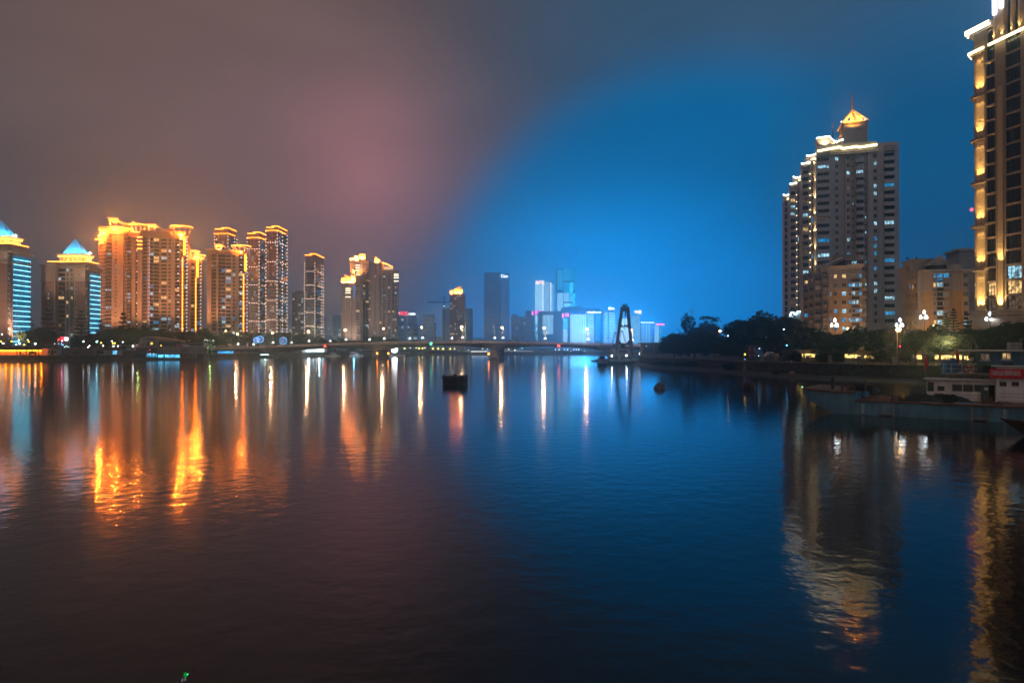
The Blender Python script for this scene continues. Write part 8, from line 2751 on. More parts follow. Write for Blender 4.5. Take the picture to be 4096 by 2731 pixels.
def lattice(label, px0, px1, ytop, ybot, Y, apex):
    w = P((px0 + px1) / 2, ybot, Y)
    t = thing('lattice_derrick', label, 'derrick', (w.x, Y, w.z))
    xa, xb = PX(px0, Y) - w.x, PX(px1, Y) - w.x
    ht = PZ(ytop, Y) - w.z
    xm = PX(apex, Y) - w.x
    for x in (xa, xb):
        b = MB()
        n = 9
        for o in (-0.35, 0.35):
            b.beam((x + o, 0, 0), (xm + o * 0.8 + (0.5 if x > 0 else -0.5), 0, ht), 0.16, 0.16)
        for k in range(n):
            u, v = k / n, (k + 1) / n
            p = lambda uu, o: (x + (xm + (0.5 if x > 0 else -0.5) - x) * uu + o, 0, ht * uu)
            b.beam(p(u, -0.35), p(v, 0.35), 0.1, 0.1)
        part('leg', b, M_DARK, t)
    b = MB(); b.box(xm - 1.0, xm + 1.0, -0.3, 0.3, ht - 0.5, ht); part('head', b, M_DARK, t)
    b = MB(); b.box(-1.2, 1.2, -1, 1, -w.z, 0.05); part('base', b, M_DARK, t)
    return t


lattice('small lattice derrick standing left of the big A shaped frame', 2449, 2470, 1330, 1376, 392, 2463)
lattice('small lattice derrick seen between the legs of the A shaped frame', 2477, 2504, 1323, 1374, 388, 2486)
boat('dark hazy ship moored behind the tug left of the derrick barge', 2364, 2436, 385, 'dark', name='workboat')
w = P(2392, 1448, 300)
r = thing('tug_boat', 'small tug with a boxy pale cabin left of the derrick barge', 'tug boat', (w.x, 300, 0))
W = PX(2430, 300) - w.x
b = MB(); b.prism([(0.6, 0), (W, 0), (W, 5), (0.6, 5)], -0.5, 1.1, 0, [(0, -0.3), (W, -0.3), (W, 5.3), (0, 5.3)]); part('hull', b, M_HULL, r)
b = MB(); b.box(PX(2399, 300) - w.x, PX(2421, 300) - w.x, 1, 4.2, 1.1, PZ(1425, 300)); part('cabin', b, M_PALEHULL, r)
b = MB(); b.box(PX(2400, 300) - w.x, PX(2420, 300) - w.x, 0.88, 0.98, PZ(1434, 300), PZ(1427, 300)); part('window', b, M_GLASS, r)
b = MB(); b.box(PX(2396, 300) - w.x, PX(2424, 300) - w.x, 0.6, 4.6, PZ(1425, 300), PZ(1423.5, 300)); part('roof', b, M_DERR, r)
b = MB(); b.tube([(W * 0.5, 2, PZ(1424, 300)), (W * 0.5, 2, PZ(1411, 300))], 0.08, 5); b.box(W * 0.5 - 0.9, W * 0.5 + 0.9, 1.95, 2.05, PZ(1417, 300), PZ(1416, 300)); part('mast', b, M_DARK, r)
for k in range(4):
    b = MB(); b.lathe([(0.28, -0.14), (0.44, 0), (0.28, 0.14)], 10); part('tyre_fender', b, M_DARK, r, (0.8 + k * 1.0, -0.4, 0.55), (pi / 2, 0, 0))
# landing stage with roof and moored barge with heaped gear right of the derrick
q = P(2562, 1371, 395)
r = thing('bridge_head_shelter', 'dark flat roofed building at the right end of the bridge behind the trees', 'building', (q.x, 395, 3.0))
W = PX(2660, 395) - q.x
b = MB(); b.box(0, W, -2, 8, PZ(1375, 395) - 3, PZ(1370.5, 395) - 3); part('roof', b, M_DERR, r)
b = MB(); b.box(1.5, W, 0, 8, 0, PZ(1375, 395) - 3); part('wall', b, M_SHED, r)
b = MB(); b.ball((PX(2585, 395) - q.x, -0.4, PZ(1384, 395) - 3), 0.25, 6); part('lamp', b, E_DOTCOOL, r)
w = P(2560, 1440, 316)
r = thing('work_barge', 'cluttered work barge with rusty gear right of the derrick barge', 'barge', (w.x, 316, 0))
W = PX(2632, 316) - w.x
b = MB(); b.prism([(0, 0), (W, 0), (W, 6), (0, 6)], -0.6, 1.5); part('hull', b, M_HULL, r)
b = MB(); b.box(W * 0.05, W * 0.95, 1, 5, 4.4, 4.75); part('canopy', b, mat('rusty_sheet', (0.24, 0.15, 0.12), 0.85, 0.35, 0.8), r)
for x in (0.08, 0.35, 0.65, 0.92):
    b = MB(); b.box(W * x - 0.1, W * x + 0.1, 1, 1.2, 1.5, 4.4); part('post', b, M_DERR, r)
rg = random.Random(14)
for k in range(9):
    b = MB(); x = W * rg.uniform(0.05, 0.85); s = rg.uniform(0.5, 1.6)
    b.prism([(x, 0.6), (x + s, 0.6), (x + s, 2), (x, 2)], 4.75 if k % 2 else 1.5, (4.75 if k % 2 else 1.5) + rg.uniform(0.3, 1.0), 0, [(x + 0.1, 0.8), (x + s * 0.8, 0.7), (x + s * 0.7, 1.8), (x + 0.2, 1.9)]); part('gear', b, MATS['rusty_sheet'] if k % 2 else M_DARK, r)
for k, (px, py, m) in enumerate(((2574, 1452, E_BLUEDOT), (2588, 1450, E_BLUEDOT), (2594, 1450, E_BLUEDOT), (2558, 1412, E_DOTCOOL), (2557, 1417, E_DOTCOOL))):
    b = MB(); b.box(PX(px, 316) - w.x - 0.12, PX(px, 316) - w.x + 0.12, -0.1, 0, PZ(py, 316) - 0.25, PZ(py, 316) + 0.25); part('lamp', b, m, r)
w = P(2768, 1350, 320)
t = thing('antenna_mast', 'thin grey antenna mast with crossbars above the left riverside tree', 'mast', (w.x, 320, GR))
b = MB(); h_ = PZ(1222, 320) - GR; b.tube([(0, 0, 0), (0, 0, h_ * 0.85), (0, 0, h_)], [0.2, 0.12, 0.03], 6); part('pole', b, M_STEEL, t)
b = MB(); zb = PZ(1241, 320) - GR; b.beam((-1.5, 0, zb), (1.5, 0, zb + 0.15), 0.12, 0.12); b.beam((-1.2, 0, zb - 1.2), (0, 0, zb), 0.08, 0.08); b.beam((1.0, 0, zb - 1.5), (0, 0, zb), 0.08, 0.08); part('crossbar', b, M_STEEL, t)

# ------------------------------------------------------------------ cargo barge in the right foreground
M_BARGE = mat('barge_blue_grey', (0.12, 0.27, 0.35), 0.6, 0.35, 0.35, streak=0.22, bump=0.03)
M_RUST = mat('rust', (0.16, 0.085, 0.055), 0.85, 0.45, 0.8, bump=0.03)
M_CABW = mat('cabin_white', (0.80, 0.79, 0.77), 0.55, 0.1, 0.5, streak=0.18, bump=0.02)
M_CABB = mat('cabin_blue', (0.10, 0.22, 0.28), 0.6, 0.15, 0.5, streak=0.2)
M_RUBBER = mat('black_rubber', (0.018, 0.018, 0.018), 0.8, 0.3)
S = Tower('cargo_barge', 'long blue grey steel barge with rusty deck edge and white cabins moored at the right', 'barge', 3349, 86.6, radians(-35.5), 0.0)
xr_ = 30.0
b = MB()
sec = [(-4.15, 3.05, 2.4), (-3.4, 2.9, 1.55), (-2.0, 2.8, 0.75), (-0.5, 2.75, 0.05), (1.0, 2.7, -0.6), (2.1, 2.7, -0.9)]
for (xa, ta, ba), (xb, tb, bb) in zip(sec, sec[1:]):
    b.face([(xa, 0, ba), (xb, 0, bb), (xb, 0, tb), (xa, 0, ta)])
    b.face([(xa, 11, ta), (xb, 11, tb), (xb, 11, bb), (xa, 11, ba)])
    b.face([(xa, 0, ta), (xb, 0, tb), (xb, 11, tb), (xa, 11, ta)])
    b.face([(xa, 0, ba), (xa, 11, ba), (xb, 11, bb), (xb, 0, bb)])
b.face([(-4.15, 0, 2.4), (-4.15, 0, 3.05), (-4.15, 11, 3.05), (-4.15, 11, 2.4)])
b.face([(2.1, 0, 1.7), (2.1, 11, 1.7), (2.1, 11, 2.7), (2.1, 0, 2.7)])
S.add('bow', b, M_BARGE)
b = MB(); b.box(2.1, xr_, 0, 11, -0.9, 1.68); S.add('hull', b, M_BARGE)
b = MB(); b.box(2.05, xr_, -0.12, 0.35, 1.62, 1.8); S.add('deck_edge', b, M_RUST)
b = MB()
for (xa, ta, _), (xb, tb, _) in zip(sec, sec[1:]):
    b.beam((xa, 0.0, ta), (xb, 0.0, tb), 0.3, 0.2)
S.add('deck_edge', b, M_RUST)
b = MB(); b.face([(2.1, 0.35, 1.75), (xr_, 0.35, 1.7), (xr_, 11, 1.7), (2.1, 11, 1.75)]); S.add('deck', b, M_RUST)
b = MB(); b.face([(-4.1, 0.1, 3.075), (2.08, 0.1, 2.735), (2.08, 11, 2.735), (-4.1, 11, 3.075)]); S.add('deck', b, M_RUST)
for px in (3520, 3573, 3887, 3950):
    x = S.lx(px); b = MB(); b.box(x - 0.12, x + 0.12, -0.14, -0.01, -0.1, 1.5); S.add('fender_rib', b, M_GREYP)
for pa, pc in ((3520, 3573), (3887, 3950)):
    b = MB(); b.box(S.lx(pa) + 0.12, S.lx(pc) - 0.12, -0.2, -0.02, 0.15, 0.38); S.add('fender_bar', b, M_GREYP)
M_MARK = mat('white_mark', (0.6, 0.62, 0.62), 0.7)
for px in (3454, 4021):
    x = S.lx(px)
    b = MB()
    for k in range(9):
        b.box(x - 0.16, x + (0.16 if k % 2 else 0.04), -0.03, -0.012, 0.15 + 0.15 * k, 0.2 + 0.15 * k)
    b.box(x - 0.2, x - 0.17, -0.03, -0.012, 0.1, 1.5)
    S.add('draft_mark', b, M_MARK)
# long white deckhouse
yd = 7.5
xa, xb = S.lx(3706, yd), S.lx(3984, yd)
z0, z1 = 1.7, S.lz(1521, S.lx(3850, yd), yd)
b = MB(); b.box(xa, xb, yd, 10.8, z0, z1); S.add('deckhouse', b, M_CABW)
b = MB(); b.box(S.lx(3694, yd - 0.4), S.lx(3990, yd - 0.4), yd - 0.5, 11, z1, z1 + 0.16); S.add('deckhouse_roof', b, mat('roof_pale', (0.50, 0.47, 0.44), 0.7, 0.15))
for pa, pc, ya, yb in ((3711, 3733, 1529, 1562), (3752, 3775, 1545, 1560), (3811, 3845, 1539, 1561), (3855, 3890, 1540, 1563), (3899, 3923, 1540, 1563)):
    x0, x1 = S.lx(pa, yd), S.lx(pc, yd)
    z2, z3 = S.lz(yb, x0, yd), S.lz(ya, x0, yd)
    fr = MB()
    for u0, u1, v0, v1 in ((x0 - 0.06, x1 + 0.06, z2 - 0.06, z2), (x0 - 0.06, x1 + 0.06, z3, z3 + 0.06), (x0 - 0.06, x0, z2, z3), (x1, x1 + 0.06, z2, z3)):
        fr.box(u0, u1, yd - 0.07, yd, v0, v1)
    o = S.add('window', fr, M_DARKFRAME)
    b = MB(); b.box(x0, x1, yd - 0.03, yd - 0.005, z2, z3); part('pane', b, M_GLASS, o)
x0, x1, x2 = S.lx(3923, yd), S.lx(3956, yd), S.lx(3983, yd)
zt_ = S.lz(1539, x1, yd)
b = MB(); b.box(x0, x1, yd - 0.35, yd - 0.28, z0 + 0.1, zt_); dr_ = S.add('door', b, mat('door_green', (0.07, 0.12, 0.12), 0.6)); b = MB(); b.box(x0 + 0.35, x0 + 0.75, yd - 0.38, yd - 0.352, zt_ - 0.65, zt_ - 0.3); part('pane', b, M_CABW, dr_)
b = MB(); b.box(x1, x2 - 0.1, yd - 0.04, yd - 0.01, z0 + 0.1, zt_); S.add('doorway', b, mat('doorway_dark', (0.008, 0.008, 0.009), 0.9))
for k in range(2):
    b = MB(); z = z0 + 0.35 + 0.4 * k; b.box(xa + 1.5, x0 - 0.1, yd - 0.02, yd - 0.004, z, z + 0.03); S.add('plank_line', b, M_DARKFRAME)
b = MB(); b.box(x2 - 0.1, x2, yd - 0.1, yd, z0, zt_ + 0.1); S.add('door_post', b, M_CABW)
# taller white house with the banner
yt_ = 6.4
xa3 = S.lx(3984, yt_)
z3 = S.lz(1467, xa3, yt_)
b = MB(); b.box(xa3, xr_, yt_, 11, z0, z3); S.add('wheelhouse_base', b, M_CABW)
b = MB(); b.box(xa3 - 0.5, xr_, yt_ - 0.3, 11.2, z3, z3 + 0.14); S.add('roof_edge', b, MATS['roof_pale'])
for pa, pc in ((3997, 4026), (4046, 4075)):
    x0, x1 = S.lx(pa, yt_), S.lx(pc, yt_)
    z2, z4 = S.lz(1544, x0, yt_), S.lz(1526, x0, yt_)
    fr = MB()
    for u0, u1, v0, v1 in ((x0 - 0.05, x1 + 0.05, z2 - 0.05, z2), (x0 - 0.05, x1 + 0.05, z4, z4 + 0.05), (x0 - 0.05, x0, z2, z4), (x1, x1 + 0.05, z2, z4)):
        fr.box(u0, u1, yt_ - 0.06, yt_, v0, v1)
    o = S.add('window', fr, M_CABW)
    b = MB(); b.box(x0, x1, yt_ - 0.03, yt_ - 0.005, z2, z4); part('pane', b, M_GLASS, o)
for k in range(3):
    b = MB(); z = z0 + 0.3 + 0.42 * k; b.box(xa3 + 0.2, xr_, yt_ - 0.02, yt_ - 0.004, z, z + 0.025); S.add('plank_line', b, M_DARKFRAME)
# upper platform, rails and blue cabin
yu = 9.0
zu = S.lz(1492, S.lx(3850, yu), yu)
b = MB(); b.box(S.lx(3762, yu), S.lx(3964, yu), yu, yu + 4, zu - 0.22, zu); S.add('upper_deck', b, M_GREYP)
for px in (3766, 3803, 3843, 3888, 3930):
    x = S.lx(px, yu); b = MB(); b.box(x - 0.05, x + 0.05, yu + 0.1, yu + 0.2, 1.7, zu - 0.2); S.add('deck_post', b, M_DARK)
for px in (3774, 3803, 3848, 3893):
    x = S.lx(px, yu); b = MB(); b.box(x - 0.03, x + 0.03, yu - 0.02, yu + 0.04, zu, zu + 1.15); S.add('rail_post', b, mat('rail_white', (0.5, 0.52, 0.53), 0.5))
for dz in (0.5, 1.1):
    b = MB(); b.box(S.lx(3760, yu), S.lx(3912, yu), yu - 0.02, yu + 0.04, zu + dz, zu + dz + 0.05); S.add('rail', b, MATS['rail_white'])
yb_ = 10.0
x0, x1 = S.lx(3910, yb_), xr_ + 3
zb0, zb1 = S.lz(1459, x0, yb_), S.lz(1405, x0, yb_)
b = MB(); b.box(x0, x1, yb_, yb_ + 4, zb0, zb1); S.add('blue_cabin', b, M_CABB)
b = MB(); b.box(S.lx(3834, yb_ - 1), x1, yb_ - 1, yb_ + 4.4, zb1, zb1 + 0.2); S.add('cabin_roof', b, MATS['roof_pale'])
b = MB(); b.box(S.lx(3900, yb_), x1, yb_ - 0.5, yb_ + 4, zu + 0.95, zb0); S.add('cabin_floor', b, M_DARK)
b = MB(); b.box(S.lx(3930, yb_), x1, yb_ + 1.6, yb_ + 4, zu, zb0); S.add('store_wall', b, M_DARK)
for px in (3853, 3864, 3904):
    x = S.lx(px, yb_ - 0.6); b = MB(); b.box(x - 0.06, x + 0.06, yb_ - 0.6, yb_ - 0.5, zu, zb1); S.add('cabin_post', b, M_CABB)
for pa, pc, kd in ((3922, 3959, 'm'), (4007, 4045, 'w')):
    xw_0, xw_1 = S.lx(pa, yb_), S.lx(pc, yb_)
    big_window(S, (xw_0 + xw_1) / 2, yb_, S.lz(1441 if kd == 'm' else 1438, xw_0, yb_), xw_1 - xw_0, 0.88, kd, 1, MATS['rail_white'])
b = MB(); x = S.lx(4008, yb_); b.box(x, x + 1.1, yb_ - 0.8, yb_ - 0.3, zb0 - 0.05, zb0 + 0.25); S.add('shelf_box', b, M_DARK)
b = MB(); b.box(S.lx(4028, yb_ + 1), S.lx(4090, yb_ + 1), yb_ + 1, yb_ + 3, zb1 + 0.2, S.lz(1369, S.lx(4050, yb_), yb_ + 1)); S.add('roof_tank', b, mat('tank_rusty', (0.34, 0.33, 0.32), 0.7, 0.4, 0.6, streak=0.5))
b = MB()
for k in range(2):
    b.tube([(S.lx(3869 + 10 * k * 0.5, yb_) + 0.55 + 0.45 * cos(a) * (1 - 0.3 * k), yb_ + 0.5, zb1 + 0.2 + (1.3 - 0.3 * k) * sin(a)) for a in [pi * j / 8 for j in range(9)]], 0.035, 5)
S.add('roof_hoop', b, M_STEEL)
xm = S.lx(4086, yb_ - 0.5)
b = MB(); b.tube([(xm, yb_ - 0.5, zb0 + 0.5), (xm - 0.1, yb_ - 0.5, S.lz(1355, xm, yb_))], 0.04, 5)
for k in range(5):
    b.beam((xm - 0.05, yb_ - 0.5, zb0 + 1 + 0.55 * k), (xm + 0.5, yb_ - 0.5, zb0 + 1 + 0.55 * k), 0.035, 0.035)
b.tube([(xm + 0.5, yb_ - 0.5, zb0 + 0.5), (xm + 0.4, yb_ - 0.5, S.lz(1360, xm, yb_))], 0.04, 5); S.add('ladder', b, M_STEEL)
b = MB(); b.tube([(S.lx(3912, 9), 9, zb1 - 0.3), (S.lx(3950, 9), 9, zu + 0.9)], 0.03, 4); S.add('stay', b, M_DARK)
wd = lambda x, y, z: (*S.at(x, y), z)


def aboard(name, label, cat, x, y, z, group=None):
    return thing(name, label, cat, wd(x, y, z), S.rot, group)


# banner
xl, xr2 = S.lx(3957, yt_ - 0.5), S.lx(4100, yt_ - 0.5) + 2.2
zl, zh = S.lz(1512, xl, yt_ - 0.5), S.lz(1475, xl, yt_ - 0.5)
t = aboard('banner', 'red cloth banner with six white Chinese characters on the white wheelhouse', 'banner', xl, yt_ - 0.5, zl)
b = MB(); n = 26; Lb = xr2 - xl; Hb = zh - zl
for k in range(n):
    u, v = k / n, (k + 1) / n
    yy = lambda q_: 0.05 * sin(q_ * 19) + 0.03 * sin(q_ * 43)
    zz = lambda q_: 0.03 * sin(q_ * 14)
    b.face([(Lb * u, yy(u), zz(u) * 0.5), (Lb * v, yy(v), zz(v) * 0.5), (Lb * v, yy(v) * 0.6, Hb + zz(v)), (Lb * u, yy(u) * 0.6, Hb + zz(u))])
part('cloth', b, mat('banner_red', (0.62, 0.015, 0.03), 0.75, 0.12, 2.0), t, smooth=True)
txt = '深化扫黑除恶'
for k, ch in enumerate(txt):
    px = 3974.5 + 19.4 * k
    x = S.lx(px, yt_ - 0.62) - xl
    o = link('character', text_mesh('character', ch, Hb * 0.60, mat('banner_white', (0.75, 0.75, 0.74), 0.8, 0.05), 0.004), t, (x, -0.12, Hb * 0.52))
    o.scale = (0.92, 1, 1)
# tanks, life ring, flags
for pa, pb, yt2, lb in ((3761, 3797, 1443, 'left, lower blue plastic water tank behind the white railing'), (3796, 3830, 1432, 'right, taller blue plastic water tank behind the white railing')):
    y = yu + 1.0
    xa4, xb4 = S.lx(pa, y), S.lx(pb, y)
    r_ = (xb4 - xa4) / 2
    hz_ = S.lz(yt2, xa4, y) - zu
    t = aboard('water_tank', lb, 'water tank', (xa4 + xb4) / 2, y, zu, 'blue water tanks on the barge')
    b = MB()
    prof = [(r_ * 0.98, 0)]
    for k in range(8):
        z = hz_ * (0.05 + 0.85 * k / 8)
        prof += [(r_, z), (r_ * 0.97, z + hz_ * 0.05)]
    prof += [(r_ * 0.95, hz_ * 0.9), (r_ * 0.55, hz_ * 0.97)]
    b.lathe(prof, 20); part('body', b, mat('tank_blue', (0.03, 0.15, 0.32), 0.5, 0.12), t, smooth=False)
    b = MB(); b.lathe([(r_ * 0.4, hz_ * 0.96), (r_ * 0.4, hz_ * 1.02), (r_ * 0.1, hz_ * 1.03)], 14); part('lid', b, MATS['tank_blue'], t)
x = S.lx(3878, yu - 0.1)
t = aboard('life_ring', 'orange life ring with white bands hung on the barge railing', 'life ring', x, yu - 0.12, zu + 0.55)
n = 20
ring_o, ring_w = MB(), MB()
R_, r_ = 0.40, 0.10
for k in range(n):
    a0, a1 = 2 * pi * k / n, 2 * pi * (k + 1) / n
    tgt = ring_w if k % 5 == 0 else ring_o
    tgt.tube([(R_ * cos(a0), 0, R_ * sin(a0)), (R_ * cos(a1), 0, R_ * sin(a1))], r_ * (1.04 if k % 5 == 0 else 1), 8)
part('ring', ring_o, mat('ring_orange', (0.55, 0.11, 0.03), 0.6, 0.15), t); part('band', ring_w, M_CABW, t)
b = MB()
for a in (pi / 2, pi * 7 / 6, pi * 11 / 6):
    b.beam((0, -0.02, 0), (R_ * cos(a), -0.02, R_ * sin(a)), 0.05, 0.05)
part('rope', b, M_CABW, t)
for px, y0, y1, yl, lb in ((3823, 1398, 1441, 10.0, 'small red flag drooping behind the blue water tanks'), (3697, 1418, 1466, 9.0, 'small red flag drooping left of the blue water tanks')):
    x = S.lx(px, yl)
    z4, z5 = S.lz(y1, x, yl), S.lz(y0, x, yl)
    t = aboard('flag', lb, 'flag', x, yl, z4 - 0.6, 'red flags on the barge')
    h4 = z5 - z4 + 0.6
    b = MB(); b.tube([(0.18, 0, 0 if px > 3800 else -1.2), (-0.1, 0, h4)], 0.025, 5); part('pole', b, M_STEEL, t)
    b = MB()
    for k in range(5):
        u, v = k / 5, (k + 1) / 5
        zf = lambda q_: h4 * (1 - 0.88 * q_)
        xf = lambda q_: -0.1 + 0.28 * q_ * 0.9
        wf = lambda q_: 0.06 + 0.40 * sin(pi * (0.15 + 0.75 * q_)) * 0.8
        b.face([(xf(u), 0.04 * sin(u * 9), zf(u)), (xf(v), 0.04 * sin(v * 9), zf(v)), (xf(v) + wf(v), 0.10 * sin(v * 7 + 1), zf(v) - 0.05), (xf(u) + wf(u), 0.10 * sin(u * 7 + 1), zf(u) - 0.05)])
    part('cloth', b, mat('flag_red', (0.50, 0.03, 0.02), 0.7, 0.1), t)
# notice and small clutter
t = aboard('notice_board', 'small pale square board beside the blue cabin', 'board', S.lx(3886, 9.5), 9.5, zu + 1.55)
b = MB(); b.box(-0.22, 0.22, -0.03, 0.03, 0, 0.46); part('panel', b, mat('board_pale', (0.4, 0.36, 0.3), 0.8), t)
# deck gear
def gear(name, label, cat, px, y, fn, group=None, z=1.72):
    t = aboard(name, label, cat, S.lx(px, y), y, z, group)
    fn(t)
    return t


def bollards(t):
    for x in (-0.35, 0.35):
        b = MB(); b.lathe([(0.14, 0), (0.14, 0.75), (0.18, 0.78), (0.18, 0.88), (0.05, 0.9)], 10, (x, 0, 0)); part('post', b, M_RUST, t)
    b = MB(); b.box(-0.6, 0.6, -0.2, 0.2, 0, 0.08); part('base_plate', b, M_RUST, t)
    b = MB(); b.beam((-0.35, 0, 0.5), (0.35, 0, 0.5), 0.09, 0.09); part('bar', b, M_RUST, t)


gear('mooring_bollard', 'pair of bollards on the raised bow of the barge', 'bollard', 3380, 1.4, bollards, 'mooring bollards on the barge', 2.78)
gear('mooring_bollard', 'pair of rusty bollards in the middle of the barge deck edge', 'bollard', 3580, 0.8, bollards, 'mooring bollards on the barge')
gear('mooring_bollard', 'pair of thick bollards with ropes in front of the open cabin door', 'bollard', 3950, 2.2, bollards, 'mooring bollards on the barge')


def winch(t):
    for x in (-0.7, 0.7):
        b = MB(); b.prism([(x - 0.06, -0.5), (x + 0.06, -0.5), (x + 0.06, 0.5), (x - 0.06, 0.5)], 0, 1.1, 0, [(x - 0.06, -0.2), (x + 0.06, -0.2), (x + 0.06, 0.2), (x - 0.06, 0.2)]); part('side_frame', b, M_RUST, t)
    b = MB(); b.lathe([(0.55, -0.62), (0.55, -0.55), (0.3, -0.52), (0.3, 0.52), (0.55, 0.55), (0.55, 0.62)], 12); part('drum', b, M_DARK, t, (0, 0, 0.8), (0, pi / 2, 0))
    b = MB(); b.box(0.8, 1.5, -0.35, 0.35, 0, 0.75); part('motor', b, M_DARK, t)


gear('deck_winch', 'dark winch and engine block on the raised bow of the barge', 'winch', 3440, 3.4, winch, 'winches on the barge', 2.75)
gear('deck_winch', 'dark winch behind the yellow drum on the barge deck', 'winch', 3665, 4.5, winch, 'winches on the barge')


def post_fn(t):
    b = MB(); b.lathe([(0.2, 0), (0.2, 1.5), (0.24, 1.55), (0.1, 1.6)], 10); part('post', b, M_DARK, t)
    b = MB(); b.box(-0.35, 0.35, -0.35, 0.35, 0, 0.06); part('base_plate', b, M_RUST, t)


gear('mooring_post', 'thick dark post standing on the raised bow of the barge', 'mooring post', 3330, 3.0, post_fn, None, 2.86)


def drum_fn(t):
    b = MB(); b.lathe([(0.36, -0.18), (0.40, -0.12), (0.40, 0.12), (0.36, 0.18)], 14); part('flange', b, mat('drum_yellow', (0.42, 0.22, 0.03), 0.6, 0.2), t, (0, 0, 0.5), (0, pi / 2, 0.4))
    b = MB(); b.lathe([(0.15, -0.5), (0.15, 0.5)], 10); part('axle', b, M_DARK, t, (0, 0, 0.5), (0, pi / 2, 0.4))


gear('cable_drum', 'dull yellow cable drum on the barge deck', 'cable drum', 3608, 2.6, drum_fn)


def tyre_fn(t):
    b = MB()
    prof = [(0.30, -0.14), (0.46, -0.16), (0.52, -0.08), (0.52, 0.08), (0.46, 0.16), (0.30, 0.14)]
    b.lathe(prof, 16); part('tread', b, M_RUBBER, t, (0, 0, 0.5), (pi / 2 - 0.25, 0, 0.3))
    b = MB(); b.lathe([(0.29, -0.06), (0.29, 0.06)], 14); part('rim', b, M_RUST, t, (0, 0, 0.5), (pi / 2 - 0.25, 0, 0.3))


for px, y, lb in ((3810, 3.4, 'rightmost old tyre standing before the white cabin windows'), (3786, 3.2, 'old tyre left of the rightmost tyre on the barge'), (3700, 3.0, 'old tyre below the white cabin left corner')):
    gear('old_tyre', lb, 'tyre', px, y, tyre_fn, 'old tyres on the barge')


def heap_fn(seed, L, Wd, Hh, m):
    def fn(t):
        rg = random.Random(seed)
        b = MB(); nx, ny = 12, 7
        zf = lambda i, j: Hh * max(0, sin(pi * i / nx)) ** 0.6 * max(0, sin(pi * j / ny)) ** 0.6 * (0.75 + 0.5 * noise.noise((i * 0.7 + seed, j * 0.7, 0)))
        for i in range(nx):
            for j in range(ny):
                b.face([(L * (a / nx - 0.5), Wd * (c / ny - 0.5), zf(a, c)) for a, c in ((i, j), (i + 1, j), (i + 1, j + 1), (i, j + 1))])
        part('cover', b, m, t)
        for k in range(5):
            b = MB(); x, y = rg.uniform(-L / 2, L / 2), rg.uniform(-Wd / 2, 0)
            b.beam((x, y, 0.1), (x + rg.uniform(-1.5, 1.5), y + 0.4, rg.uniform(0.1, Hh)), 0.09, 0.09); part('pole', b, M_OLD, t)
    return fn


M_TARP = mat('dark_tarp', (0.03, 0.035, 0.033), 0.75, 0.3, 1.0)
gear('tarp_heap', 'dark tarpaulin heap in the middle of the barge deck', 'heap', 3690, 3.6, heap_fn(1, 5.0, 2.6, 1.1, M_TARP))
gear('tarp_heap', 'dark gear heap on the raised bow of the barge', 'heap', 3450, 5.2, heap_fn(2, 4.0, 2.4, 1.1, M_TARP), None, 2.72)
gear('tarp_heap', 'long dark heap of nets below the white cabin windows', 'heap', 3765, 4.6, heap_fn(3, 6.5, 2.2, 1.2, M_TARP))
gear('scrap_heap', 'low heap of rusty scrap at the right end of the barge deck', 'heap', 4050, 2.2, heap_fn(4, 5.5, 2.2, 0.55, M_RUST))
gear('scrap_heap', 'low rusty heap on the step below the raised bow', 'heap', 3520, 3.5, heap_fn(5, 3.4, 2.2, 0.8, M_RUST))
for k, (px, y, lb) in enumerate(((3720, 1.0, 'pale plank lying on the deck left of the pale sheet'), (3935, 1.2, 'thick pale plank under the bollards by the cabin door'), (4060, 1.4, 'long plank at the right end of the barge deck'))):
    t = aboard('plank', lb, 'plank', S.lx(px, y), y, 1.74)
    b = MB(); b.box(-1.1, 1.1, -0.12, 0.12, 0, 0.12); part('board', b, mat('pale_plank', (0.28, 0.25, 0.22), 0.85, 0.2), t, rot=0.08 * k)
t = aboard('metal_sheet', 'pale blue metal sheet lying on the deck below the cabin wall', 'metal sheet', S.lx(3868, 2.4), 2.4, 1.76)
b = MB(); b.box(-1.3, 1.3, -0.6, 0.6, 0, 0.05); part('sheet', b, mat('sheet_blue', (0.25, 0.32, 0.38), 0.5, 0.3), t, rot=0.1)
b = MB(); b.ball((-4.2 + 0.0, 0.05, 3.2), 0.09, 6); S.add('bow_lamp', b, MATS['string_green'])
# bow of a dark wooden boat
w = P(4120, 1690, 64)
r = thing('wooden_boat', 'dark weathered wooden boat bow poking in at the right frame edge', 'boat', (w.x, w.y, 0), radians(-30))
b = MB()
b.face([(-2.2, 0, 1.55), (0, -0.7, -0.2), (6, -1.2, -0.3), (6, -1.4, 1.25), (0, -1.0, 1.4)]); b.face([(-2.2, 0, 1.55), (0, 1.0, 1.4), (6, 1.4, 1.25), (6, 1.2, -0.3), (0, 0.7, -0.2)])
b.face([(-2.2, 0, 1.55), (0, -1.0, 1.4), (6, -1.4, 1.25), (6, 1.4, 1.25), (0, 1.0, 1.4)]); part('hull', b, mat('wet_timber', (0.05, 0.038, 0.03), 0.8, 0.4, 0.8, bump=0.04), r)
b = MB(); b.beam((-2.25, 0, 1.6), (0, -1.02, 1.45), 0.16, 0.16); b.beam((0, -1.02, 1.45), (6, -1.42, 1.3), 0.16, 0.16); part('gunwale', b, M_OLD, r)

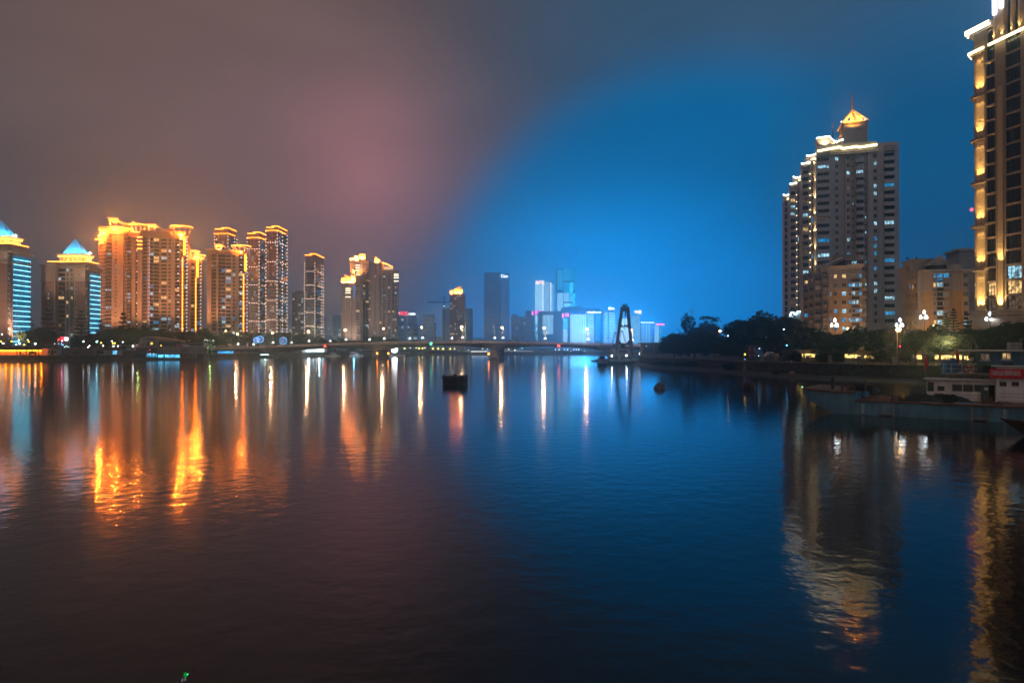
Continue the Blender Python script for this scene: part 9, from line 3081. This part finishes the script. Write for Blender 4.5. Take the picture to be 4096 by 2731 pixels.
# ------------------------------------------------------------------ buoys, mooring caisson, birds
w = P(2640, 1554, 137)
r = thing('mooring_buoy', 'tilted cone shaped steel buoy at the edge of the blue reflection', 'buoy', (w.x, w.y, 0), 0.4, 'mooring buoys in the river')
b = MB(); b.lathe([(1.25, -0.7), (1.3, 0.0), (1.15, 0.45), (0.75, 1.05), (0.35, 1.35), (0.1, 1.4)], 16); part('body', b, mat('buoy_steel', (0.15, 0.14, 0.13), 0.6, 0.3, 0.8, streak=0.4), r, (0, 0, 0), (0.1, 0.24, 0))
b = MB(); b.tube([(-0.55, 0, 1.2), (-0.6, 0, 1.75)], 0.06, 5); part('eye_post', b, M_RUST, r)
b = MB(); b.tube([(1.0, -0.6, 0.5), (1.6, -0.9, 0.1), (2.2, -1.2, -0.2)], 0.05, 4); part('chain', b, M_RUST, r)
w = P(2995, 1553, 137)
r = thing('mooring_buoy', 'round rusty buoy with a spike in the dark water near the right bank', 'buoy', (w.x, w.y, 0), 0.0, 'mooring buoys in the river')
b = MB(); b.ball((0, 0, 0.4), 1.25, 16); part('body', b, mat('buoy_rust', (0.07, 0.035, 0.03), 0.7, 0.35, 0.8, streak=0.4), r, smooth=True)
b = MB(); b.tube([(0, 0, 1.6), (0.02, 0, 2.3), (-0.06, 0, 2.45)], 0.05, 5); part('spike', b, M_STEEL, r)
b = MB(); b.lathe([(0.12, -0.1), (0.16, 0), (0.12, 0.1)], 8); part('patch', b, M_WHITE, r, (0.95, -0.75, 0.25), (pi / 2, 0, 0.8))
b = MB(); b.tube([(0.9, -0.9, 0.2), (1.5, -1.2, -0.15)], 0.05, 4); part('chain', b, M_RUST, r)
w = P(1816, 1540, 150)
r = thing('mooring_caisson', 'rusty dark box shaped mooring caisson standing in mid river', 'mooring caisson', (w.x, w.y, 0), radians(-4))
M_CAIS = mat('caisson_steel', (0.05, 0.032, 0.028), 0.85, 0.4, 0.6, streak=0.5)
b = MB(); b.prism([(-2.5, 0), (2.5, 0), (2.5, 4), (-2.5, 4)], -1, 1.75); part('body', b, M_CAIS, r)
b = MB(); b.prism([(-2.62, -0.15), (2.62, -0.15), (2.62, 4.1), (-2.62, 4.1)], 1.45, 1.62); b.prism([(-2.5, -0.06), (2.5, -0.06), (2.5, 4.1), (-2.5, 4.1)], 1.62, 2.05); part('collar', b, M_DARK, r)
b = MB(); b.box(-2.52, 2.52, -0.05, 0, 0, 0.12); part('waterline_band', b, M_DARK, r)
for s in (-1, 1):
    b = MB(); b.lathe([(0.14, -0.25), (0.2, 0), (0.14, 0.25)], 8); part('end_roller', b, M_DARK, r, (2.6 * s, 0.1, 1.72), (0, pi / 2, 0))
b = MB(); b.prism([(-0.5, 1), (0.5, 1), (0.5, 2), (-0.5, 2)], 2.05, 2.4, 0, [(-0.2, 1.2), (0.3, 1.1), (0.25, 1.8), (-0.3, 1.7)]); part('mooring_eye', b, M_DARK, r)
b = MB(); b.tube([(2.4, -0.1, 1.5), (2.55, -0.3, 1.0)], 0.04, 4); part('chain', b, M_DARK, r)
M_BIRD = mat('bird_dark', (0.02, 0.02, 0.022), 0.8)


def bird(label, x, y, z, ang, lean):
    o = Vector((w.x, w.y, 0))
    p = (o.x + x, o.y + y, z)
    t = tag(link('bird', None, None, p, ang), label, 'bird', 'birds on the mooring caisson')
    b = MB()
    path = [(-0.17, 0, 0.16), (-0.06, 0, 0.17 + 0.03 * lean), (0.06, 0, 0.22 + 0.06 * lean), (0.11, 0, 0.31 + 0.05 * lean), (0.15, 0, 0.35 + 0.05 * lean), (0.23, 0, 0.34 + 0.05 * lean)]
    b.tube(path, [0.02, 0.075, 0.08, 0.045, 0.042, 0.006], 8)
    b.tube([(0.0, 0.03, 0.14), (0.01, 0.03, 0.0)], 0.01, 3); b.tube([(0.0, -0.03, 0.14), (0.01, -0.03, 0.0)], 0.01, 3)
    part('body', b, M_BIRD, t, smooth=True)
    b = MB(); b.prism([(-0.30, -0.05), (-0.1, -0.06), (-0.1, 0.06), (-0.30, 0.05)], 0.13, 0.155); part('tail', b, M_BIRD, t)


bird('dark bird at the left end of the mooring caisson', -2.3, 0.25, 2.05, 1.2, 1.0)
bird('dark bird at the right end of the mooring caisson', 2.3, 0.05, 2.05, 0.3, 0.3)
bird('dark bird standing left of the mooring eye on the caisson', -0.65, 1.2, 2.05, 1.5, 1.0)

# ------------------------------------------------------------------ fishing rod in the foreground
tipp = P(776, 2676, 4.6)
butt = P(560, 2850, 3.4)
r = thing('fishing_rod', 'thin fishing rod tip with a green light stick and small bells at the lower edge', 'fishing rod', tuple(tipp))
dv = butt - tipp
b = MB(); b.tube([(0, 0, 0), tuple(dv * 0.3 + Vector((0, 0, 0.012))), tuple(dv)], [0.0012, 0.002, 0.004], 6); part('rod', b, mat('rod_carbon', (0.012, 0.012, 0.012), 0.4), r)
lp = [P(736, 2702, 4.52) - tipp, P(751, 2694, 4.52) - tipp]
b = MB(); b.tube([tuple(lp[0]), tuple(lp[1])], 0.0042, 8); part('light_stick', b, emit('stick_green', (0.05, 1.0, 0.62), 3.0), r)
b = MB(); b.lathe([(0.006, 0.0), (0.012, 0.004), (0.012, 0.02), (0.006, 0.026)], 10, tuple(P(742, 2705, 4.52) - tipp)); part('clip', b, emit('clip_green', (0.0, 0.30, 0.02), 1.0), r)
for px, py, k in ((729, 2720, 0), (741, 2716, 1)):
    c_ = P(px, py, 4.5) - tipp
    b = MB(); b.lathe([(0.002, 0.014), (0.006, 0.010), (0.009, 0.0), (0.010, -0.006)], 10, tuple(c_)); part('bell', b, mat('bell_silver', (0.6, 0.58, 0.55), 0.25, 0.05, metal=1.0), r)
b = MB(); b.tube([tuple(P(731, 2716, 4.5) - tipp), tuple(P(740, 2706, 4.52) - tipp)], 0.0012, 4); b.tube([tuple(P(743, 2713, 4.5) - tipp), tuple(P(747, 2706, 4.52) - tipp)], 0.0012, 4); part('spring', b, MATS['bell_silver'], r)
b = MB(); b.lathe([(0.006, -0.002), (0.006, 0.002)], 8, (0, 0, -0.004)); part('guide_ring', b, MATS['rod_carbon'], r)

# beached odds and ends under the right wall
rg = random.Random(31)
for k, (px, lb) in enumerate(((3130, 'pale plank on the beach left of the orange drum'), (3175, 'long pale plank on the beach under the clutter'), (3090, 'short white board on the beach right of the stone bastion'))):
    q = on_line(px, WALL, -6.5 + k)
    t = thing('driftwood', lb, 'driftwood', (q.x, q.y, 0.65), rg.uniform(-0.4, 0.2))
    b = MB(); b.box(-1.4, 1.4, -0.15, 0.15, 0, 0.14); part('board', b, MATS['pale_plank'], t)
q = on_line(3168, WALL, -4.5)
t = thing('oil_drum', 'rusty orange drum lying at the foot of the right wall', 'drum', (q.x, q.y, 0.75))
b = MB(); b.lathe([(0.42, -0.6), (0.45, -0.58), (0.42, -0.2), (0.45, -0.18), (0.42, 0.2), (0.45, 0.22), (0.42, 0.6)], 12); part('body', b, mat('drum_orange', (0.32, 0.14, 0.05), 0.7, 0.3), t, (0, 0, 0.35), (0, pi / 2, 0.3))
q = on_line(3130, WALL, -5.5)
t = thing('rowing_boat', 'dark small boat drawn up on the beach under the wall', 'boat', (q.x, q.y, 0.55), 0.1)
b = MB(); b.prism([(-2.4, 0), (-1.5, -0.5), (1.6, -0.55), (2.2, 0), (1.6, 0.55), (-1.5, 0.5)], 0, 0.65, 0, [(-2.9, 0), (-1.7, -0.75), (1.9, -0.8), (2.5, 0), (1.9, 0.8), (-1.7, 0.75)]); part('hull', b, MATS['wet_timber'], t)
b = MB(); b.box(-1.2, -0.8, -0.7, 0.7, 0.66, 0.72); b.box(0.6, 1.0, -0.7, 0.7, 0.66, 0.72); part('thwart', b, M_OLD, t)
